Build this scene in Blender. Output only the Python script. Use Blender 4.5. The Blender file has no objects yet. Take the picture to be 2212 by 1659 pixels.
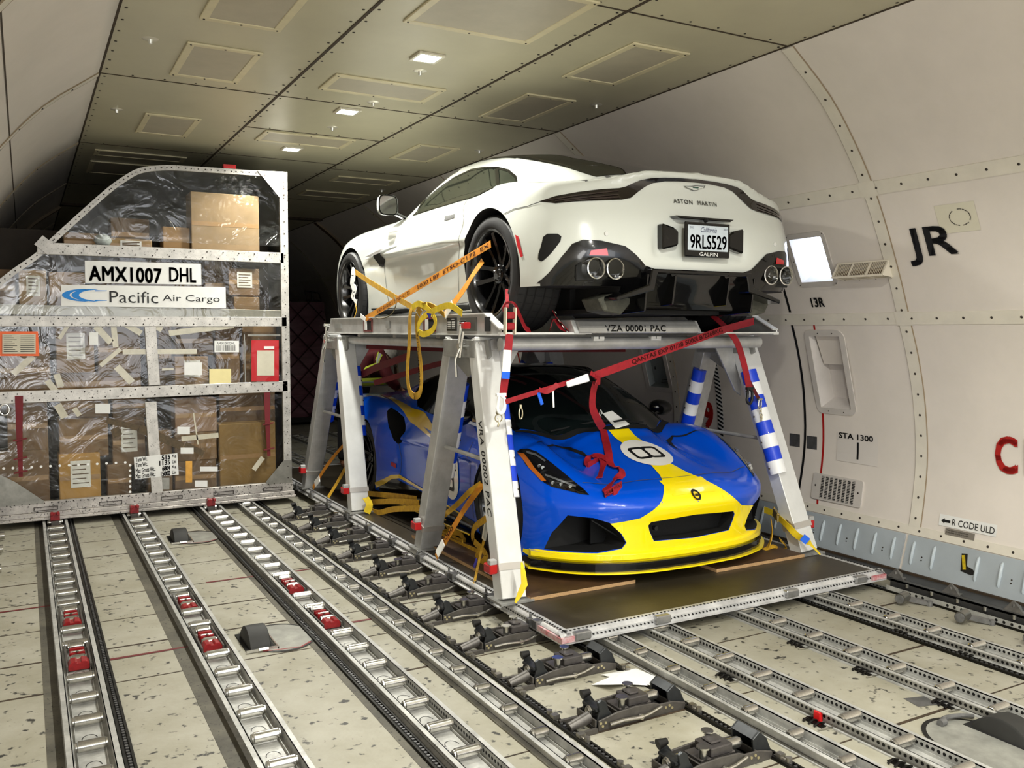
import bpy, bmesh, math, random
import numpy as np
from mathutils import Vector, Matrix
from mathutils.bvhtree import BVHTree
from mathutils.geometry import delaunay_2d_cdt
R=math.radians
random.seed(7)
C=bpy.context.scene.collection
# ---------------------------------------------------------------- camera
CAMZ=1.66; FPX=1900.0; YAW=R(29.0); PIT=R(3.53)
cd=bpy.data.cameras.new('camera'); cam=bpy.data.objects.new('camera',cd); C.objects.link(cam)
cd.sensor_width=36; cd.lens=36*FPX/2212; cd.clip_start=.05; cd.clip_end=200
cam.location=(0,0,CAMZ); cam.rotation_euler=(math.pi/2-PIT,0,-YAW)
bpy.context.scene.camera=cam
FW=Vector((math.sin(YAW)*math.cos(PIT),math.cos(YAW)*math.cos(PIT),-math.sin(PIT)))
RT=Vector((math.cos(YAW),-math.sin(YAW),0)); UP=Vector((math.sin(YAW)*math.sin(PIT),math.cos(YAW)*math.sin(PIT),math.cos(PIT)))
EYE=Vector((0,0,CAMZ))
def sight(x,y):            # direction in which a measured point of the photograph lies
    return FW+RT*((x-1106)/FPX)-UP*((y-829.5)/FPX)
def at(x,y,ax,v):          # measured point on the plane axis=v
    d=sight(x,y); return EYE+d*((v-EYE[ax])/d[ax])
# ---------------------------------------------------------------- materials
def lin(c): 
    c=c/255.0
    return c/12.92 if c<=.04045 else ((c+.055)/1.055)**2.4
def rgb(t): return (lin(t[0]),lin(t[1]),lin(t[2]),1)
MATS={}
def M(name,col,rough=.5,metal=0.,noise=0.,nscale=8.,bump=0.,bscale=60.,spots=0.,emit=0.,coat=0.,alpha=1.,trans=0.,spec=.5,col2=None,stretch=None,ior=1.45):
    if name in MATS: return MATS[name]
    m=bpy.data.materials.new(name); m.use_nodes=True; nt=m.node_tree; N=nt.nodes; L=nt.links
    b=N['Principled BSDF']; b.inputs['Base Color'].default_value=rgb(col); b.inputs['Roughness'].default_value=rough
    b.inputs['Metallic'].default_value=metal; b.inputs['Coat Weight'].default_value=coat; b.inputs['Coat Roughness'].default_value=.03
    b.inputs['Alpha'].default_value=alpha; b.inputs['Transmission Weight'].default_value=trans; b.inputs['Specular IOR Level'].default_value=spec; b.inputs['IOR'].default_value=ior
    if emit: b.inputs['Emission Color'].default_value=rgb(col); b.inputs['Emission Strength'].default_value=emit
    if noise or spots or bump:
        tc=N.new('ShaderNodeTexCoord'); mp=N.new('ShaderNodeMapping'); L.new(tc.outputs['Object'],mp.inputs['Vector'])
        if stretch: mp.inputs['Scale'].default_value=stretch
    if noise or spots:
        n1=N.new('ShaderNodeTexNoise'); n1.inputs['Scale'].default_value=nscale; n1.inputs['Detail'].default_value=6; n1.inputs['Roughness'].default_value=.65
        L.new(mp.outputs['Vector'],n1.inputs['Vector'])
        cr=N.new('ShaderNodeValToRGB'); cr.color_ramp.elements[0].position=.3; cr.color_ramp.elements[1].position=.7
        c2=col2 or tuple(v*(1-noise) for v in col)
        cr.color_ramp.elements[0].color=rgb(c2); cr.color_ramp.elements[1].color=rgb(col)
        L.new(n1.outputs['Fac'],cr.inputs['Fac']); out=cr.outputs['Color']
        if spots:
            n2=N.new('ShaderNodeTexNoise'); n2.inputs['Scale'].default_value=nscale*9; n2.inputs['Detail'].default_value=4
            L.new(mp.outputs['Vector'],n2.inputs['Vector'])
            c3=N.new('ShaderNodeValToRGB'); c3.color_ramp.elements[0].position=.66-spots*.08; c3.color_ramp.elements[1].position=.72-spots*.05
            c3.color_ramp.elements[0].color=(0,0,0,1); c3.color_ramp.elements[1].color=(1,1,1,1)
            L.new(n2.outputs['Fac'],c3.inputs['Fac'])
            mx=N.new('ShaderNodeMixRGB'); mx.inputs['Color2'].default_value=rgb(tuple(v*.3 for v in col)); L.new(out,mx.inputs['Color1']); L.new(c3.outputs['Color'],mx.inputs['Fac']); out=mx.outputs['Color']
        L.new(out,b.inputs['Base Color'])
    if bump:
        n3=N.new('ShaderNodeTexNoise'); n3.inputs['Scale'].default_value=bscale; n3.inputs['Detail'].default_value=4; L.new(mp.outputs['Vector'],n3.inputs['Vector'])
        bp=N.new('ShaderNodeBump'); bp.inputs['Strength'].default_value=bump; bp.inputs['Distance'].default_value=.01
        L.new(n3.outputs['Fac'],bp.inputs['Height']); L.new(bp.outputs['Normal'],b.inputs['Normal'])
    MATS[name]=m; return m
def alu(name,g=175,rough=.38,noise=.22,metal=.8,ns=14,tint=(0,0,0),st=None):
    return M(name,(g+tint[0],g+tint[1],g+tint[2]),rough,metal,noise=noise,nscale=ns,bump=.05,bscale=90,stretch=st)
# ---------------------------------------------------------------- mesh collector
class MB:
    def __init__(s): s.v=[]; s.f=[]; s.m=[]; s.cm=0
    def mat(s,i): s.cm=i; return s
    def add(s,vs,fs,T=None):
        o=len(s.v)
        s.v+=[tuple(T@Vector(v)) for v in vs] if T is not None else [tuple(v) for v in vs]
        s.f+=[tuple(o+i for i in f) for f in fs]; s.m+=[s.cm]*len(fs); return s
    def box(s,c,d,T=None,rz=0,ry=0,rx=0):
        x,y,z=d[0]/2,d[1]/2,d[2]/2
        A=Matrix.Translation(c)@Matrix.Rotation(rz,4,'Z')@Matrix.Rotation(ry,4,'Y')@Matrix.Rotation(rx,4,'X')
        if T is not None: A=T@A
        return s.add([(-x,-y,-z),(x,-y,-z),(x,y,-z),(-x,y,-z),(-x,-y,z),(x,-y,z),(x,y,z),(-x,y,z)],[(0,3,2,1),(4,5,6,7),(0,1,5,4),(1,2,6,5),(2,3,7,6),(3,0,4,7)],A)
    def rng(s,a,b,T=None): return s.box(((a[0]+b[0])/2,(a[1]+b[1])/2,(a[2]+b[2])/2),(abs(b[0]-a[0]),abs(b[1]-a[1]),abs(b[2]-a[2])),T)
    def beam(s,p,q,w,h,side=(1,0,0),w2=None,h2=None):
        p=Vector(p);q=Vector(q);d=(q-p).normalized();a=Vector(side);a=(a-d*a.dot(d)).normalized();b=d.cross(a)
        w2=w2 or w;h2=h2 or h;vs=[]
        for c,ww,hh in((p,w,h),(q,w2,h2)):
            for i,j in((-1,-1),(1,-1),(1,1),(-1,1)): vs.append(c+a*(i*ww/2)+b*(j*hh/2))
        return s.add(vs,[(3,2,1,0),(4,5,6,7),(0,1,5,4),(1,2,6,5),(2,3,7,6),(3,0,4,7)])
    def cyl(s,p,q,r,n=16,r2=None,caps=True):
        p=Vector(p);q=Vector(q);d=(q-p).normalized();a=d.orthogonal().normalized();b=d.cross(a);r2=r if r2 is None else r2
        vs=[p+(a*math.cos(t)+b*math.sin(t))*r for t in[2*math.pi*i/n for i in range(n)]]+[q+(a*math.cos(t)+b*math.sin(t))*r2 for t in[2*math.pi*i/n for i in range(n)]]
        fs=[(i,(i+1)%n,n+(i+1)%n,n+i) for i in range(n)]
        if caps: fs+=[tuple(range(n-1,-1,-1)),tuple(range(n,2*n))]
        return s.add(vs,fs)
    def tube(s,pts,r,n=8,closed=False):
        P=[Vector(p) for p in pts];k=len(P);vs=[];up=None
        for i,p in enumerate(P):
            d=((P[(i+1)%k] if closed or i<k-1 else p)-(P[i-1] if closed or i>0 else p)).normalized()
            if up is None: up=d.orthogonal().normalized()
            up=(up-d*up.dot(d)); up=up.normalized() if up.length>1e-6 else d.orthogonal().normalized()
            b=d.cross(up); rr=r[i] if isinstance(r,(list,tuple)) else r
            for j in range(n): t=2*math.pi*j/n; vs.append(p+(up*math.cos(t)+b*math.sin(t))*rr)
        fs=[]
        for i in range(k if closed else k-1):
            for j in range(n): a,b2=i*n+j,i*n+(j+1)%n; c,d2=((i+1)%k)*n+j,((i+1)%k)*n+(j+1)%n; fs.append((a,b2,d2,c))
        if not closed: fs+=[tuple(range(n-1,-1,-1)),tuple(range((k-1)*n,k*n))]
        return s.add(vs,fs)
    def band(s,pts,w,sides,th=.0025):     # webbing: flat strip along pts, width along side vector(s)
        P=[Vector(p) for p in pts];k=len(P);vs=[]
        for i,p in enumerate(P):
            d=(P[min(i+1,k-1)]-P[max(i-1,0)]).normalized(); a=Vector(sides[i] if isinstance(sides,list) else sides); a=(a-d*a.dot(d)).normalized(); n=d.cross(a)
            ww=w[i] if isinstance(w,list) else w
            vs+=[p+a*ww/2+n*th/2,p-a*ww/2+n*th/2,p-a*ww/2-n*th/2,p+a*ww/2-n*th/2]
        fs=[]
        for i in range(k-1):
            for j in range(4): fs.append((i*4+j,i*4+(j+1)%4,i*4+4+(j+1)%4,i*4+4+j))
        fs+=[(3,2,1,0),tuple(range((k-1)*4,k*4))]
        return s.add(vs,fs)
    def prism(s,poly,f,t):                # poly 2D -> f(u,v) 3D point, extruded by vector t
        t=Vector(t);n=len(poly);A=[Vector(f(*p)) for p in poly];vs=A+[a+t for a in A]
        return s.add(vs,[tuple(range(n)),tuple(range(2*n-1,n-1,-1))]+[(i,n+i,n+(i+1)%n,(i+1)%n) for i in range(n)])
    def lathe(s,prof,T,n=32):             # prof (r,h) about local Z
        vs=[];k=len(prof)
        for r,h in prof:
            for j in range(n): t=2*math.pi*j/n; vs.append((r*math.cos(t),r*math.sin(t),h))
        fs=[(i*n+j,i*n+(j+1)%n,(i+1)*n+(j+1)%n,(i+1)*n+j) for i in range(k-1) for j in range(n)]
        return s.add(vs,fs,T)
    def grid(s,rows,closed_u=False):
        n=len(rows[0]);o=[p for r in rows for p in r]
        fs=[(i*n+j,i*n+j+1,(i+1)*n+j+1,(i+1)*n+j) for i in range(len(rows)-1) for j in range(n-1)]
        return s.add(o,fs)
    def build(s,name,mats,parent=None,smooth=None,bevel=0,bseg=1,fix=True):
        me=bpy.data.meshes.new(name); me.from_pydata([tuple(v) for v in s.v],[],s.f); mats=mats if isinstance(mats,(list,tuple)) else [mats]
        for m in mats: me.materials.append(m)
        if len(mats)>1: me.polygons.foreach_set('material_index',s.m)
        bm=bmesh.new(); bm.from_mesh(me)
        if fix: bmesh.ops.recalc_face_normals(bm,faces=bm.faces)
        if bevel:
            ed=[e for e in bm.edges if len(e.link_faces)==2 and e.calc_face_angle(0)>R(35)]
            bmesh.ops.bevel(bm,geom=ed,offset=bevel,segments=bseg,affect='EDGES',clamp_overlap=True)
        bm.to_mesh(me); bm.free()
        return link(name,me,parent,smooth)
WO={}   # world origin of each built object
def link(name,me,parent=None,smooth=None):
    ob=bpy.data.objects.new(name,me); C.objects.link(ob); o=Vector((0,0,0))
    if smooth is not None:
        me.polygons.foreach_set('use_smooth',[True]*len(me.polygons)); me.set_sharp_from_angle(angle=R(smooth))
    if parent is None and len(me.vertices):
        co=np.empty(len(me.vertices)*3); me.vertices.foreach_get('co',co); co=co.reshape(-1,3); lo,hi=co.min(0),co.max(0)
        o=Vector(((lo[0]+hi[0])/2,(lo[1]+hi[1])/2,lo[2])); me.transform(Matrix.Translation(-o)); ob.location=o
    elif parent is not None:
        ob.parent=parent; ob.location=-WO[parent.name]
    WO[ob.name]=o if parent is None else Vector((0,0,0))
    return ob
def tag(o,label=None,cat=None,group=None,kind=None):
    if label: o['label']=label
    if cat: o['category']=cat
    if group: o['group']=group
    if kind: o['kind']=kind
    return o
def thing(name,loc,label,cat,group=None):
    o=bpy.data.objects.new(name,None); C.objects.link(o); o.location=loc; o.empty_display_size=.1; WO[o.name]=Vector(loc); return tag(o,label,cat,group)
def dup(root,loc,label=None,rz=0,group=None):
    def cp(o,par):
        c=o.copy(); C.objects.link(c)
        if par: c.parent=par
        for ch in [k for k in KIDS.get(o.name,[])]: cp(ch,c)
        return c
    KIDS={}
    for q in bpy.data.objects:
        if q.parent: KIDS.setdefault(q.parent.name,[]).append(q)
    r=cp(root,None); r.location=loc; r.rotation_euler=(0,0,rz)
    if label: r['label']=label
    if group: r['group']=group
    return r
def struct(o): o['kind']='structure'; return o
_tc={}
def textmesh(s,bold=0.,spacing=1.):
    k=(s,bold,spacing)
    if k in _tc: return _tc[k]
    cu=bpy.data.curves.new('lettering','FONT'); cu.body=s; cu.size=1; cu.offset=bold; cu.resolution_u=3; cu.space_character=spacing; cu.fill_mode='FRONT'
    ob=bpy.data.objects.new('lettering',cu); C.objects.link(ob)
    dg=bpy.context.evaluated_depsgraph_get(); me=bpy.data.meshes.new_from_object(ob.evaluated_get(dg))
    vs=[tuple(v.co) for v in me.vertices]; fs=[tuple(p.vertices) for p in me.polygons]
    bpy.data.objects.remove(ob); bpy.data.meshes.remove(me)
    xs=[v[0] for v in vs]; ys=[v[1] for v in vs]; _tc[k]=(vs,fs,(min(xs),max(xs),min(ys),max(ys))); return _tc[k]
def letters(mb,s,box,f,bold=0.,spacing=1.):
    """lettering stretched into box (u0,u1,v0,v1); f(u,v)->3D point"""
    vs,fs,b=textmesh(s,0.,spacing); u0,u1,v0,v1=box; d=max(bold,0)*1.4*abs(v1-v0)
    if d and u1>u0: u0+=d;u1-=d
    if d and v1>v0: v0+=d;v1-=d
    if d: d=min(d,abs(u1-u0)/max(1,len(s))*.08) if False else d
    for du,dv in(((-d,-d),(d,-d),(d,d),(-d,d)) if d else ((0,0),)):
        P=[f(u0+du+(v[0]-b[0])/(b[1]-b[0])*(u1-u0), v0+dv+(v[1]-b[2])/(b[3]-b[2])*(v1-v0)) for v in vs]
        mb.add(P,fs)
    return mb
def plane(o,u,v,n=None,off=0):
    o=Vector(o);u=Vector(u).normalized();v=Vector(v).normalized();n=u.cross(v)
    return lambda a,b:o+u*a+v*b+n*off
def catmull(P,k=6):
    P=[Vector(p) for p in P]; out=[]
    for i in range(len(P)-1):
        a=P[i-1] if i>0 else 2*P[0]-P[1]; b=P[i]; c=P[i+1]; d=P[i+2] if i+2<len(P) else 2*P[-1]-P[-2]
        for j in range(k):
            t=j/k; out.append(.5*((2*b)+(c-a)*t+(2*a-5*b+4*c-d)*t*t+(3*b-a-3*c+d)*t**3))
    out.append(P[-1]); return out
# ================================================================ the hold
CX=2.21; ZC=3.31; Y0,Y1=-7.0,22.0
PROF=[(5.13,.0),(5.215,.30),(5.272,.75),(5.235,1.15),(5.15,1.48),(5.045,1.75),(4.955,1.98),(4.815,2.29),(4.68,2.54),(4.50,2.80),(4.27,3.06),(3.945,ZC)]
PS=[(p.x,p.y) for p in catmull([(a,b,0) for a,b in PROF],5)]
_s=[0.]
for i in range(1,len(PS)): _s.append(_s[-1]+math.dist(PS[i],PS[i-1]))
def wp(z,y,off=0.,side=1):
    """point on the inner face of the side wall at height z, off = distance into the hold"""
    i=0
    while i<len(PS)-2 and PS[i+1][1]<z: i+=1
    (a,b),(c,d)=PS[i],PS[i+1]; t=(z-b)/(d-b); x=a+(c-a)*t; n=Vector((-(d-b),0,(c-a))).normalized()
    x+=n.x*off; zz=z+n.z*off
    return Vector((x,y,zz)) if side==1 else Vector((2*CX-x,y,zz))
mWall=M('wall_paint',(219,211,203),.42,noise=.07,nscale=1.3,bump=.03,bscale=5,col2=(206,199,191))
mStrip=M('wall_strip_paint',(216,210,197),.4,noise=.06,nscale=5)
mCeil=M('ceiling_paint',(186,180,154),.36,noise=.06,nscale=1.1,bump=.02,bscale=4,col2=(172,166,142))
mBolt=M('bolt_head',(52,45,40),.5,metal=.4); mSeam=M('seam_sealant',(70,55,38),.8,noise=.5,nscale=30)
mPanelGrey=M('sidewall_panel_grey',(160,168,174),.42,noise=.07,nscale=3)
mBlack=M('black_paint',(14,14,14),.5); mRed=M('red_paint',(160,24,20),.5); mWhiteP=M('white_label',(225,225,222),.5,noise=.04,nscale=12)
mDark=M('dark_void',(8,8,8),.8)
def sweep(side,th=.05):
    mb=MB(); ys=[Y0,0,4,8,12,16,Y1]
    for yy in [0]:
        inner=[[wp(z,y,0,side) for (x,z) in PS] for y in ys]; outer=[[wp(z,y,-th,side) for (x,z) in PS] for y in ys]
        mb.grid(inner); mb.grid(outer)
        n=len(PS)
        mb.add([inner[i][0] for i in range(len(ys))]+[outer[i][0] for i in range(len(ys))],[(i,i+1,len(ys)+i+1,len(ys)+i) for i in range(len(ys)-1)])
        mb.add([inner[i][-1] for i in range(len(ys))]+[outer[i][-1] for i in range(len(ys))],[(i,i+1,len(ys)+i+1,len(ys)+i) for i in range(len(ys)-1)])
        for k in(0,-1): mb.add(inner[k]+outer[k],[(j,j+1,n+j+1,n+j) for j in range(n-1)])
    return mb
def weld(ob,d=1e-4):
    bm=bmesh.new(); bm.from_mesh(ob.data); bmesh.ops.remove_doubles(bm,verts=bm.verts,dist=d); bmesh.ops.recalc_face_normals(bm,faces=bm.faces); bm.to_mesh(ob.data); bm.free()
def boolean(ob,cut,keepmat=True):
    md=ob.modifiers.new('b','BOOLEAN'); md.operation='DIFFERENCE'; md.object=cut; md.solver='EXACT'
    if keepmat: md.material_mode='TRANSFER'
    dg=bpy.context.evaluated_depsgraph_get(); me=bpy.data.meshes.new_from_object(ob.evaluated_get(dg)); ob.modifiers.clear(); old=ob.data; ob.data=me; me.name=old.name
    bpy.data.meshes.remove(old); bpy.data.objects.remove(cut)
wr=sweep(1).build('wall_right',mWall); weld(wr)
cut=MB()
WIN=(4.300,4.585,2.003,2.302); REC=(4.375,4.650,1.078,1.615); HAT=(6.43,6.72,1.12,1.62)
for (a,b,c,d) in(WIN,REC,HAT):
    P=[wp(c,a),wp(c,b),wp(d,b),wp(d,a)]; n=(wp((c+d)/2,a,.2)-wp((c+d)/2,a,0))
    cut.add([p+n for p in P]+[p-n for p in P],[(0,1,2,3),(7,6,5,4),(0,4,5,1),(1,5,6,2),(2,6,7,3),(3,7,4,0)])
cw=cut.build('cutter',mWall); boolean(wr,cw,False)
wr.data.polygons.foreach_set('use_smooth',[True]*len(wr.data.polygons)); wr.data.set_sharp_from_angle(angle=R(40)); struct(wr)
wl=sweep(-1).build('wall_left',mWall,smooth=40); weld(wl); struct(wl)
struct(MB().rng((2*CX-3.945-.02,Y0,ZC),(3.965,Y1,ZC+.05)).build('ceiling',mCeil))
struct(MB().rng((-1.2,Y1,-.2),(5.6,Y1+.1,3.6)).build('wall_back',M('wall_back_paint',(96,92,84),.6,noise=.1)))
# window: bright recess behind the opening, framed
mFrame=M('window_frame_paint',(196,190,184),.4,noise=.05,nscale=9); mShine=M('window_daylight',(222,232,255),.4,emit=3.2)
def ringpoly(a,b,c,d,r,n=4):
    o=[]
    for cx,cy,t0 in((b-r,d-r,0),(a+r,d-r,90),(a+r,c+r,180),(b-r,c+r,270)):
        for i in range(n+1): t=R(t0+90*i/n); o.append((cx+r*math.cos(t),cy+r*math.sin(t)))
    return o
def wallframe(mb,rect,w,off=.006,r=.04,side=1,y_in=None):
    a,b,c,d=rect; O=ringpoly(a-w,b+w,c-w,d+w,r); I=ringpoly(a,b,c,d,.008); n=len(O)
    vs=[wp(z,y,off,side) for y,z in O]+[wp(z,y,off,side) for y,z in I]+[wp(z,y,-.001,side) for y,z in O]+[wp(z,y,-.02,side) for y,z in I]
    fs=[]
    for i in range(n):
        j=(i+1)%n; fs+=[(i,j,n+j,n+i),(2*n+i,2*n+j,j,i),(n+i,n+j,3*n+j,3*n+i)]
    mb.add(vs,fs)
def recess(mb,rect,depth,inset,mats=(0,0)):
    a,b,c,d=rect; N=(wp((c+d)/2,0,1)-wp((c+d)/2,0,0))
    P=[wp(c,a),wp(c,b),wp(d,b),wp(d,a)]; m=sum(P,Vector())/4
    Q=[m+(p-m)*inset-N*depth for p in P]
    mb.mat(mats[0]); mb.add(P+Q,[(0,1,5,4),(1,2,6,5),(2,3,7,6),(3,0,4,7)]); mb.mat(mats[1]); mb.add(Q,[(0,1,2,3)]); mb.mat(0)
def bolts(mb,pts,r=.006,h=.004):
    for p,n in pts: mb.cyl(p,Vector(p)+Vector(n)*h,r,8,r*.6)
def wn(z,side=1): return (wp(z,0,1,side)-wp(z,0,0,side))
w1=thing('window_1',wp(1.96,4.44),'small bright daylight window in a screwed frame above the 13R marking','window'); struct(w1)
mb=MB(); wallframe(mb,WIN,.035); mb.build('window_frame',mFrame,w1,smooth=40)
mb=MB(); bolts(mb,[(wp(z,y,.006),wn(z)) for y,z in((4.28,2.32),(4.6,2.32),(4.28,2.15),(4.6,2.15),(4.28,1.985),(4.6,1.985))],.005); mb.build('screw',mBolt,w1)
mb=MB(); recess(mb,WIN,.16,.9,(0,1)); mb.build('window_pane',[mWhiteP,mShine],w1)
w2=thing('window_2',wp(1.04,4.51),'tall recessed window box with half lowered shade','window'); struct(w2)
mb=MB(); wallframe(mb,REC,.045,r=.06); mb.build('window_frame',mFrame,w2,smooth=40)
mb=MB(); recess(mb,REC,.13,.86); mb.build('window_recess',M('recess_paint',(206,200,196),.4,noise=.05),w2)
mb=MB(); P=[wp(1.39,4.385,-.055),wp(1.39,4.62,-.055),wp(1.61,4.62,-.03),wp(1.61,4.385,-.03)]; mb.prism([(0,0),(1,0),(1,1),(0,1)],lambda u,v:P[0].lerp(P[1],u).lerp(P[3].lerp(P[2],u),v),(.004,0,0)); mb.build('window_shade',mWall,w2)
mb=MB(); bolts(mb,[(wp(z,y,.007),wn(z)) for y,z in((4.43,1.635),(4.56,1.635),(4.35,1.5),(4.35,1.2),(4.675,1.5),(4.675,1.2),(4.44,1.055),(4.58,1.055))],.005); mb.build('screw',mBolt,w2)
w3=thing('window_3',wp(1.09,6.57),'dark recessed service hatch with louvre slots seen under the rack','hatch'); struct(w3)
mb=MB(); wallframe(mb,HAT,.05,r=.05); mb.build('window_frame',mFrame,w3,smooth=40)
mb=MB(); recess(mb,HAT,.06,.94); mb.mat(1)
for k in range(3): mb.box(wp(1.3+.11*k,6.66,-.052),(.01,.012,.06))
for k in range(3): mb.box(wp(1.15+.015*k,6.55,-.054),(.006,.12-.02*k,.005))
mb.build('hatch_panel',[M('hatch_grey',(128,134,134),.45,noise=.05),mBlack],w3)
# trims: strips with screws, horizontal and vertical, on both walls
def hstrip(k,z,w,side,y0=Y0,y1=Y1,step=.18,two=False):
    mb=MB(); ys=[y0+(y1-y0)*i/16 for i in range(17)]
    zz=[z-w/2,z-w/2,z,z+w/2,z+w/2]; of=[.0,.006,.006,.006,.0]
    mb.grid([[wp(a,y,o,side) for a,o in zip(zz,of)] for y in ys]); mb.mat(1)
    y=max(y0,1.0)+.05
    while y<min(y1,14.):
        bolts(mb,[(wp(z,y,.006,side),wn(z,side))],.009); 
        if two: bolts(mb,[(wp(z-.04,y,.002,side),wn(z,side))],.005)
        y+=step
    struct(mb.build('trim_%d'%k,[mStrip,mBolt],smooth=40))
def vstrip(k,y,w,side,z0=.33,z1=ZC-.005,m=None,step=.14,th=.007,bolt=True):
    mb=MB(); n=36; zs=[z0+(z1-z0)*i/n for i in range(n+1)]
    mb.grid([[wp(z,y-w/2,0,side),wp(z,y-w/2,th,side),wp(z,y+w/2,th,side),wp(z,y+w/2,0,side)] for z in zs]); mb.mat(1); z=z0+.06
    while z<z1 and bolt: bolts(mb,[(wp(z,y,th,side),wn(z,side))],.009); z+=step
    mb.mat(2)
    for sgn in(-1,1): mb.grid([[wp(z,y+sgn*(w/2),th+.001,side),wp(z,y+sgn*(w/2+.004),.001,side)] for z in zs])
    struct(mb.build('trim_%d'%k,[m or mStrip,mBolt,M('strip_seam',(128,112,90),.7)],smooth=40))
mRib=M('rib_brown',(92,66,38),.6,noise=.2)
k=1
for side in(1,-1):
    for z in(1.735,2.545): hstrip(k,z,.078,side); k+=1
    hstrip(k,.31,.06,side,two=True,step=.16); k+=1
    for y in(1.3,3.81,6.345,8.75,11.2): vstrip(k,y,.085,side); k+=1
    vstrip(k,13.3,.12,side,m=mRib,th=.03,bolt=False); k+=1
    for y in (15.4,17.6,19.8): vstrip(k,y,.085,side,bolt=False); k+=1
# cross plates where strips meet on the right wall
mb=MB()
for y in(3.81,6.345):
    for z in(1.735,2.545): mb.grid([[wp(z+b,y+a,.009) for b in(-.045,.045)] for a in(-.06,.06)])
struct(mb.build('trim_%d'%k,mStrip)); k+=1
# ceiling seams, screws
mb=MB(); CS=[.475,1.62,2.79,3.945]
for x in CS: mb.rng((x-.009,Y0,ZC-.004),(x+.009,Y1,ZC+.01))
XS={0:[1.3,3.8,6.33,8.72,11.15,13.0,15.4],1:[1.3,3.8,6.33,7.41,8.64,11.15,13.0],2:[1.3,3.8,6.33,8.9,11.15,13.0]}
for c in range(3):
    for y in XS[c]: mb.rng((CS[c],y-.006,ZC-.003),(CS[c+1],y+.006,ZC+.01))
mb.rng((CS[0],12.93,ZC-.03),(CS[3],13.06,ZC))
mb.mat(1)
for x in CS:
    y=1.0
    while y<12: 
        for d in(-.035,.035):
            if abs(x+d-CX)<1.74: mb.cyl((x+d,y+(.04 if d<0 else 0),ZC-.003),(x+d,y+(.04 if d<0 else 0),ZC),.008,6)
        y+=.2
for c in range(3):
    for y in XS[c][1:4]:
        for i in range(1,6): mb.cyl((CS[c]+i*.195,y-.04,ZC-.003),(CS[c]+i*.195,y-.04,ZC),.007,6)
struct(mb.build('trim_%d'%k,[mSeam,mBolt])); k+=1
# left wall lengthwise seams
mb=MB()
for z in(2.85,2.2): mb.grid([[wp(z+a,y,.002,-1) for a in(-.004,.004)] for y in(Y0,0,5,10,15,Y1)])
struct(mb.build('trim_%d'%k,mSeam)); k+=1
# ceiling access panels
mCream=M('cream_trim',(208,198,164),.4,noise=.08); 
def cpanel(x0,x1,y0,y1,label):
    t=thing('ceiling_access_panel',((x0+x1)/2,(y0+y1)/2,ZC-.012),label,'panel','ceiling access panels')
    mb=MB(); w=.045
    for a,b in(((x0,y0),(x1,y0+w)),((x0,y1-w),(x1,y1)),((x0,y0+w),(x0+w,y1-w)),((x1-w,y0+w),(x1,y1-w))): mb.rng((a[0],a[1],ZC-.012),(b[0],b[1],ZC))
    mb.build('frame',mCream,t,bevel=.003)
    MB().rng((x0+w,y0+w,ZC-.008),(x1-w,y1-w,ZC)).build('cover',M('panel_cover',(172,164,144),.45,noise=.05),t)
    mb=MB()
    for px in(x0+w/2,(x0+x1)/2,x1-w/2):
        for py in(y0+w/2,y1-w/2): mb.cyl((px,py,ZC-.015),(px,py,ZC-.01),.006,6)
    mb.build('screws',mBolt,t)
for a in((.86,1.29,4.26,4.97,'near square access panel of the left ceiling column, cut by the top edge'),(.87,1.3,5.4,6.13,'square ceiling panel left of the centre, between the cut one and the cross seam'),(.86,1.27,7.3,8.03,'square ceiling panel beyond the first left cross seam'),
    (.62,1.42,8.98,9.26,'wide dim ceiling panel above the container on the left'),(.62,1.42,9.6,10.3,'dark ceiling panel hidden partly by the container roof'),
    (1.81,2.59,5.6,6.0,'wide cream edged ceiling panel between the first two lit lamps'),(1.8,2.58,7.45,7.86,'wide ceiling panel between the second and third lit lamps'),(1.82,2.59,3.75,4.49,'largest wide ceiling panel at the top edge above the nearest lamp'),
    (3.11,3.53,4.17,4.95,'brightest right ceiling panel nearest the camera, above the wall rib'),(3.12,3.53,5.41,6.17,'right ceiling panel, second from the camera, above the white car'),(3.12,3.53,7.33,8.07,'right ceiling panel above the roof of the white car'),
    (3.0,3.7,9.25,9.6,'wide dim ceiling panel above the white car door mirror'),(2.96,3.75,10.36,10.78,'farthest faint ceiling panel near the corner rib')): cpanel(*a)
# lamps
mLamp=M('lamp_lens',(255,252,244),.3,emit=38.); mLampOff=M('lamp_bezel',(210,205,190),.3,metal=.5)
def lampfix(x,y,label,power=17,vis=True):
    t=thing('ceiling_lamp',(x,y,ZC-.02),label,'lamp','lit square ceiling lamps')
    mb=MB(); w=.075
    for s in(-1,1): mb.box((x+s*w,y,ZC-.008),(.02,.17,.016)); mb.box((x,y+s*w,ZC-.008),(.13,.02,.016))
    mb.build('bezel',mLampOff,t,bevel=.002)
    MB().rng((x-.062,y-.062,ZC-.013),(x+.062,y+.062,ZC-.002)).build('lens',mLamp,t)
    ld=bpy.data.lights.new('lamp_light','SPOT'); ld.energy=power*12; ld.color=(1,.985,.90); ld.spot_size=R(165); ld.spot_blend=.6; ld.shadow_soft_size=.07
    lo=bpy.data.objects.new('lamp_light',ld); C.objects.link(lo); lo.parent=t; lo.location=(0,0,-.02)
LAMPS=[(2.184,4.997,'nearest of the three lit ceiling lamps'),(2.184,6.5,'middle one of the three lit ceiling lamps'),(2.184,8.08,'farthest lit ceiling lamp, just right of the container top')]
for x,y,l in LAMPS: lampfix(x,y,l,12)
for y in(1.9,.3,-1.3,-2.9): lampfix(2.184,y,'ceiling lamp behind or above the camera, outside the photo',19)
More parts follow.
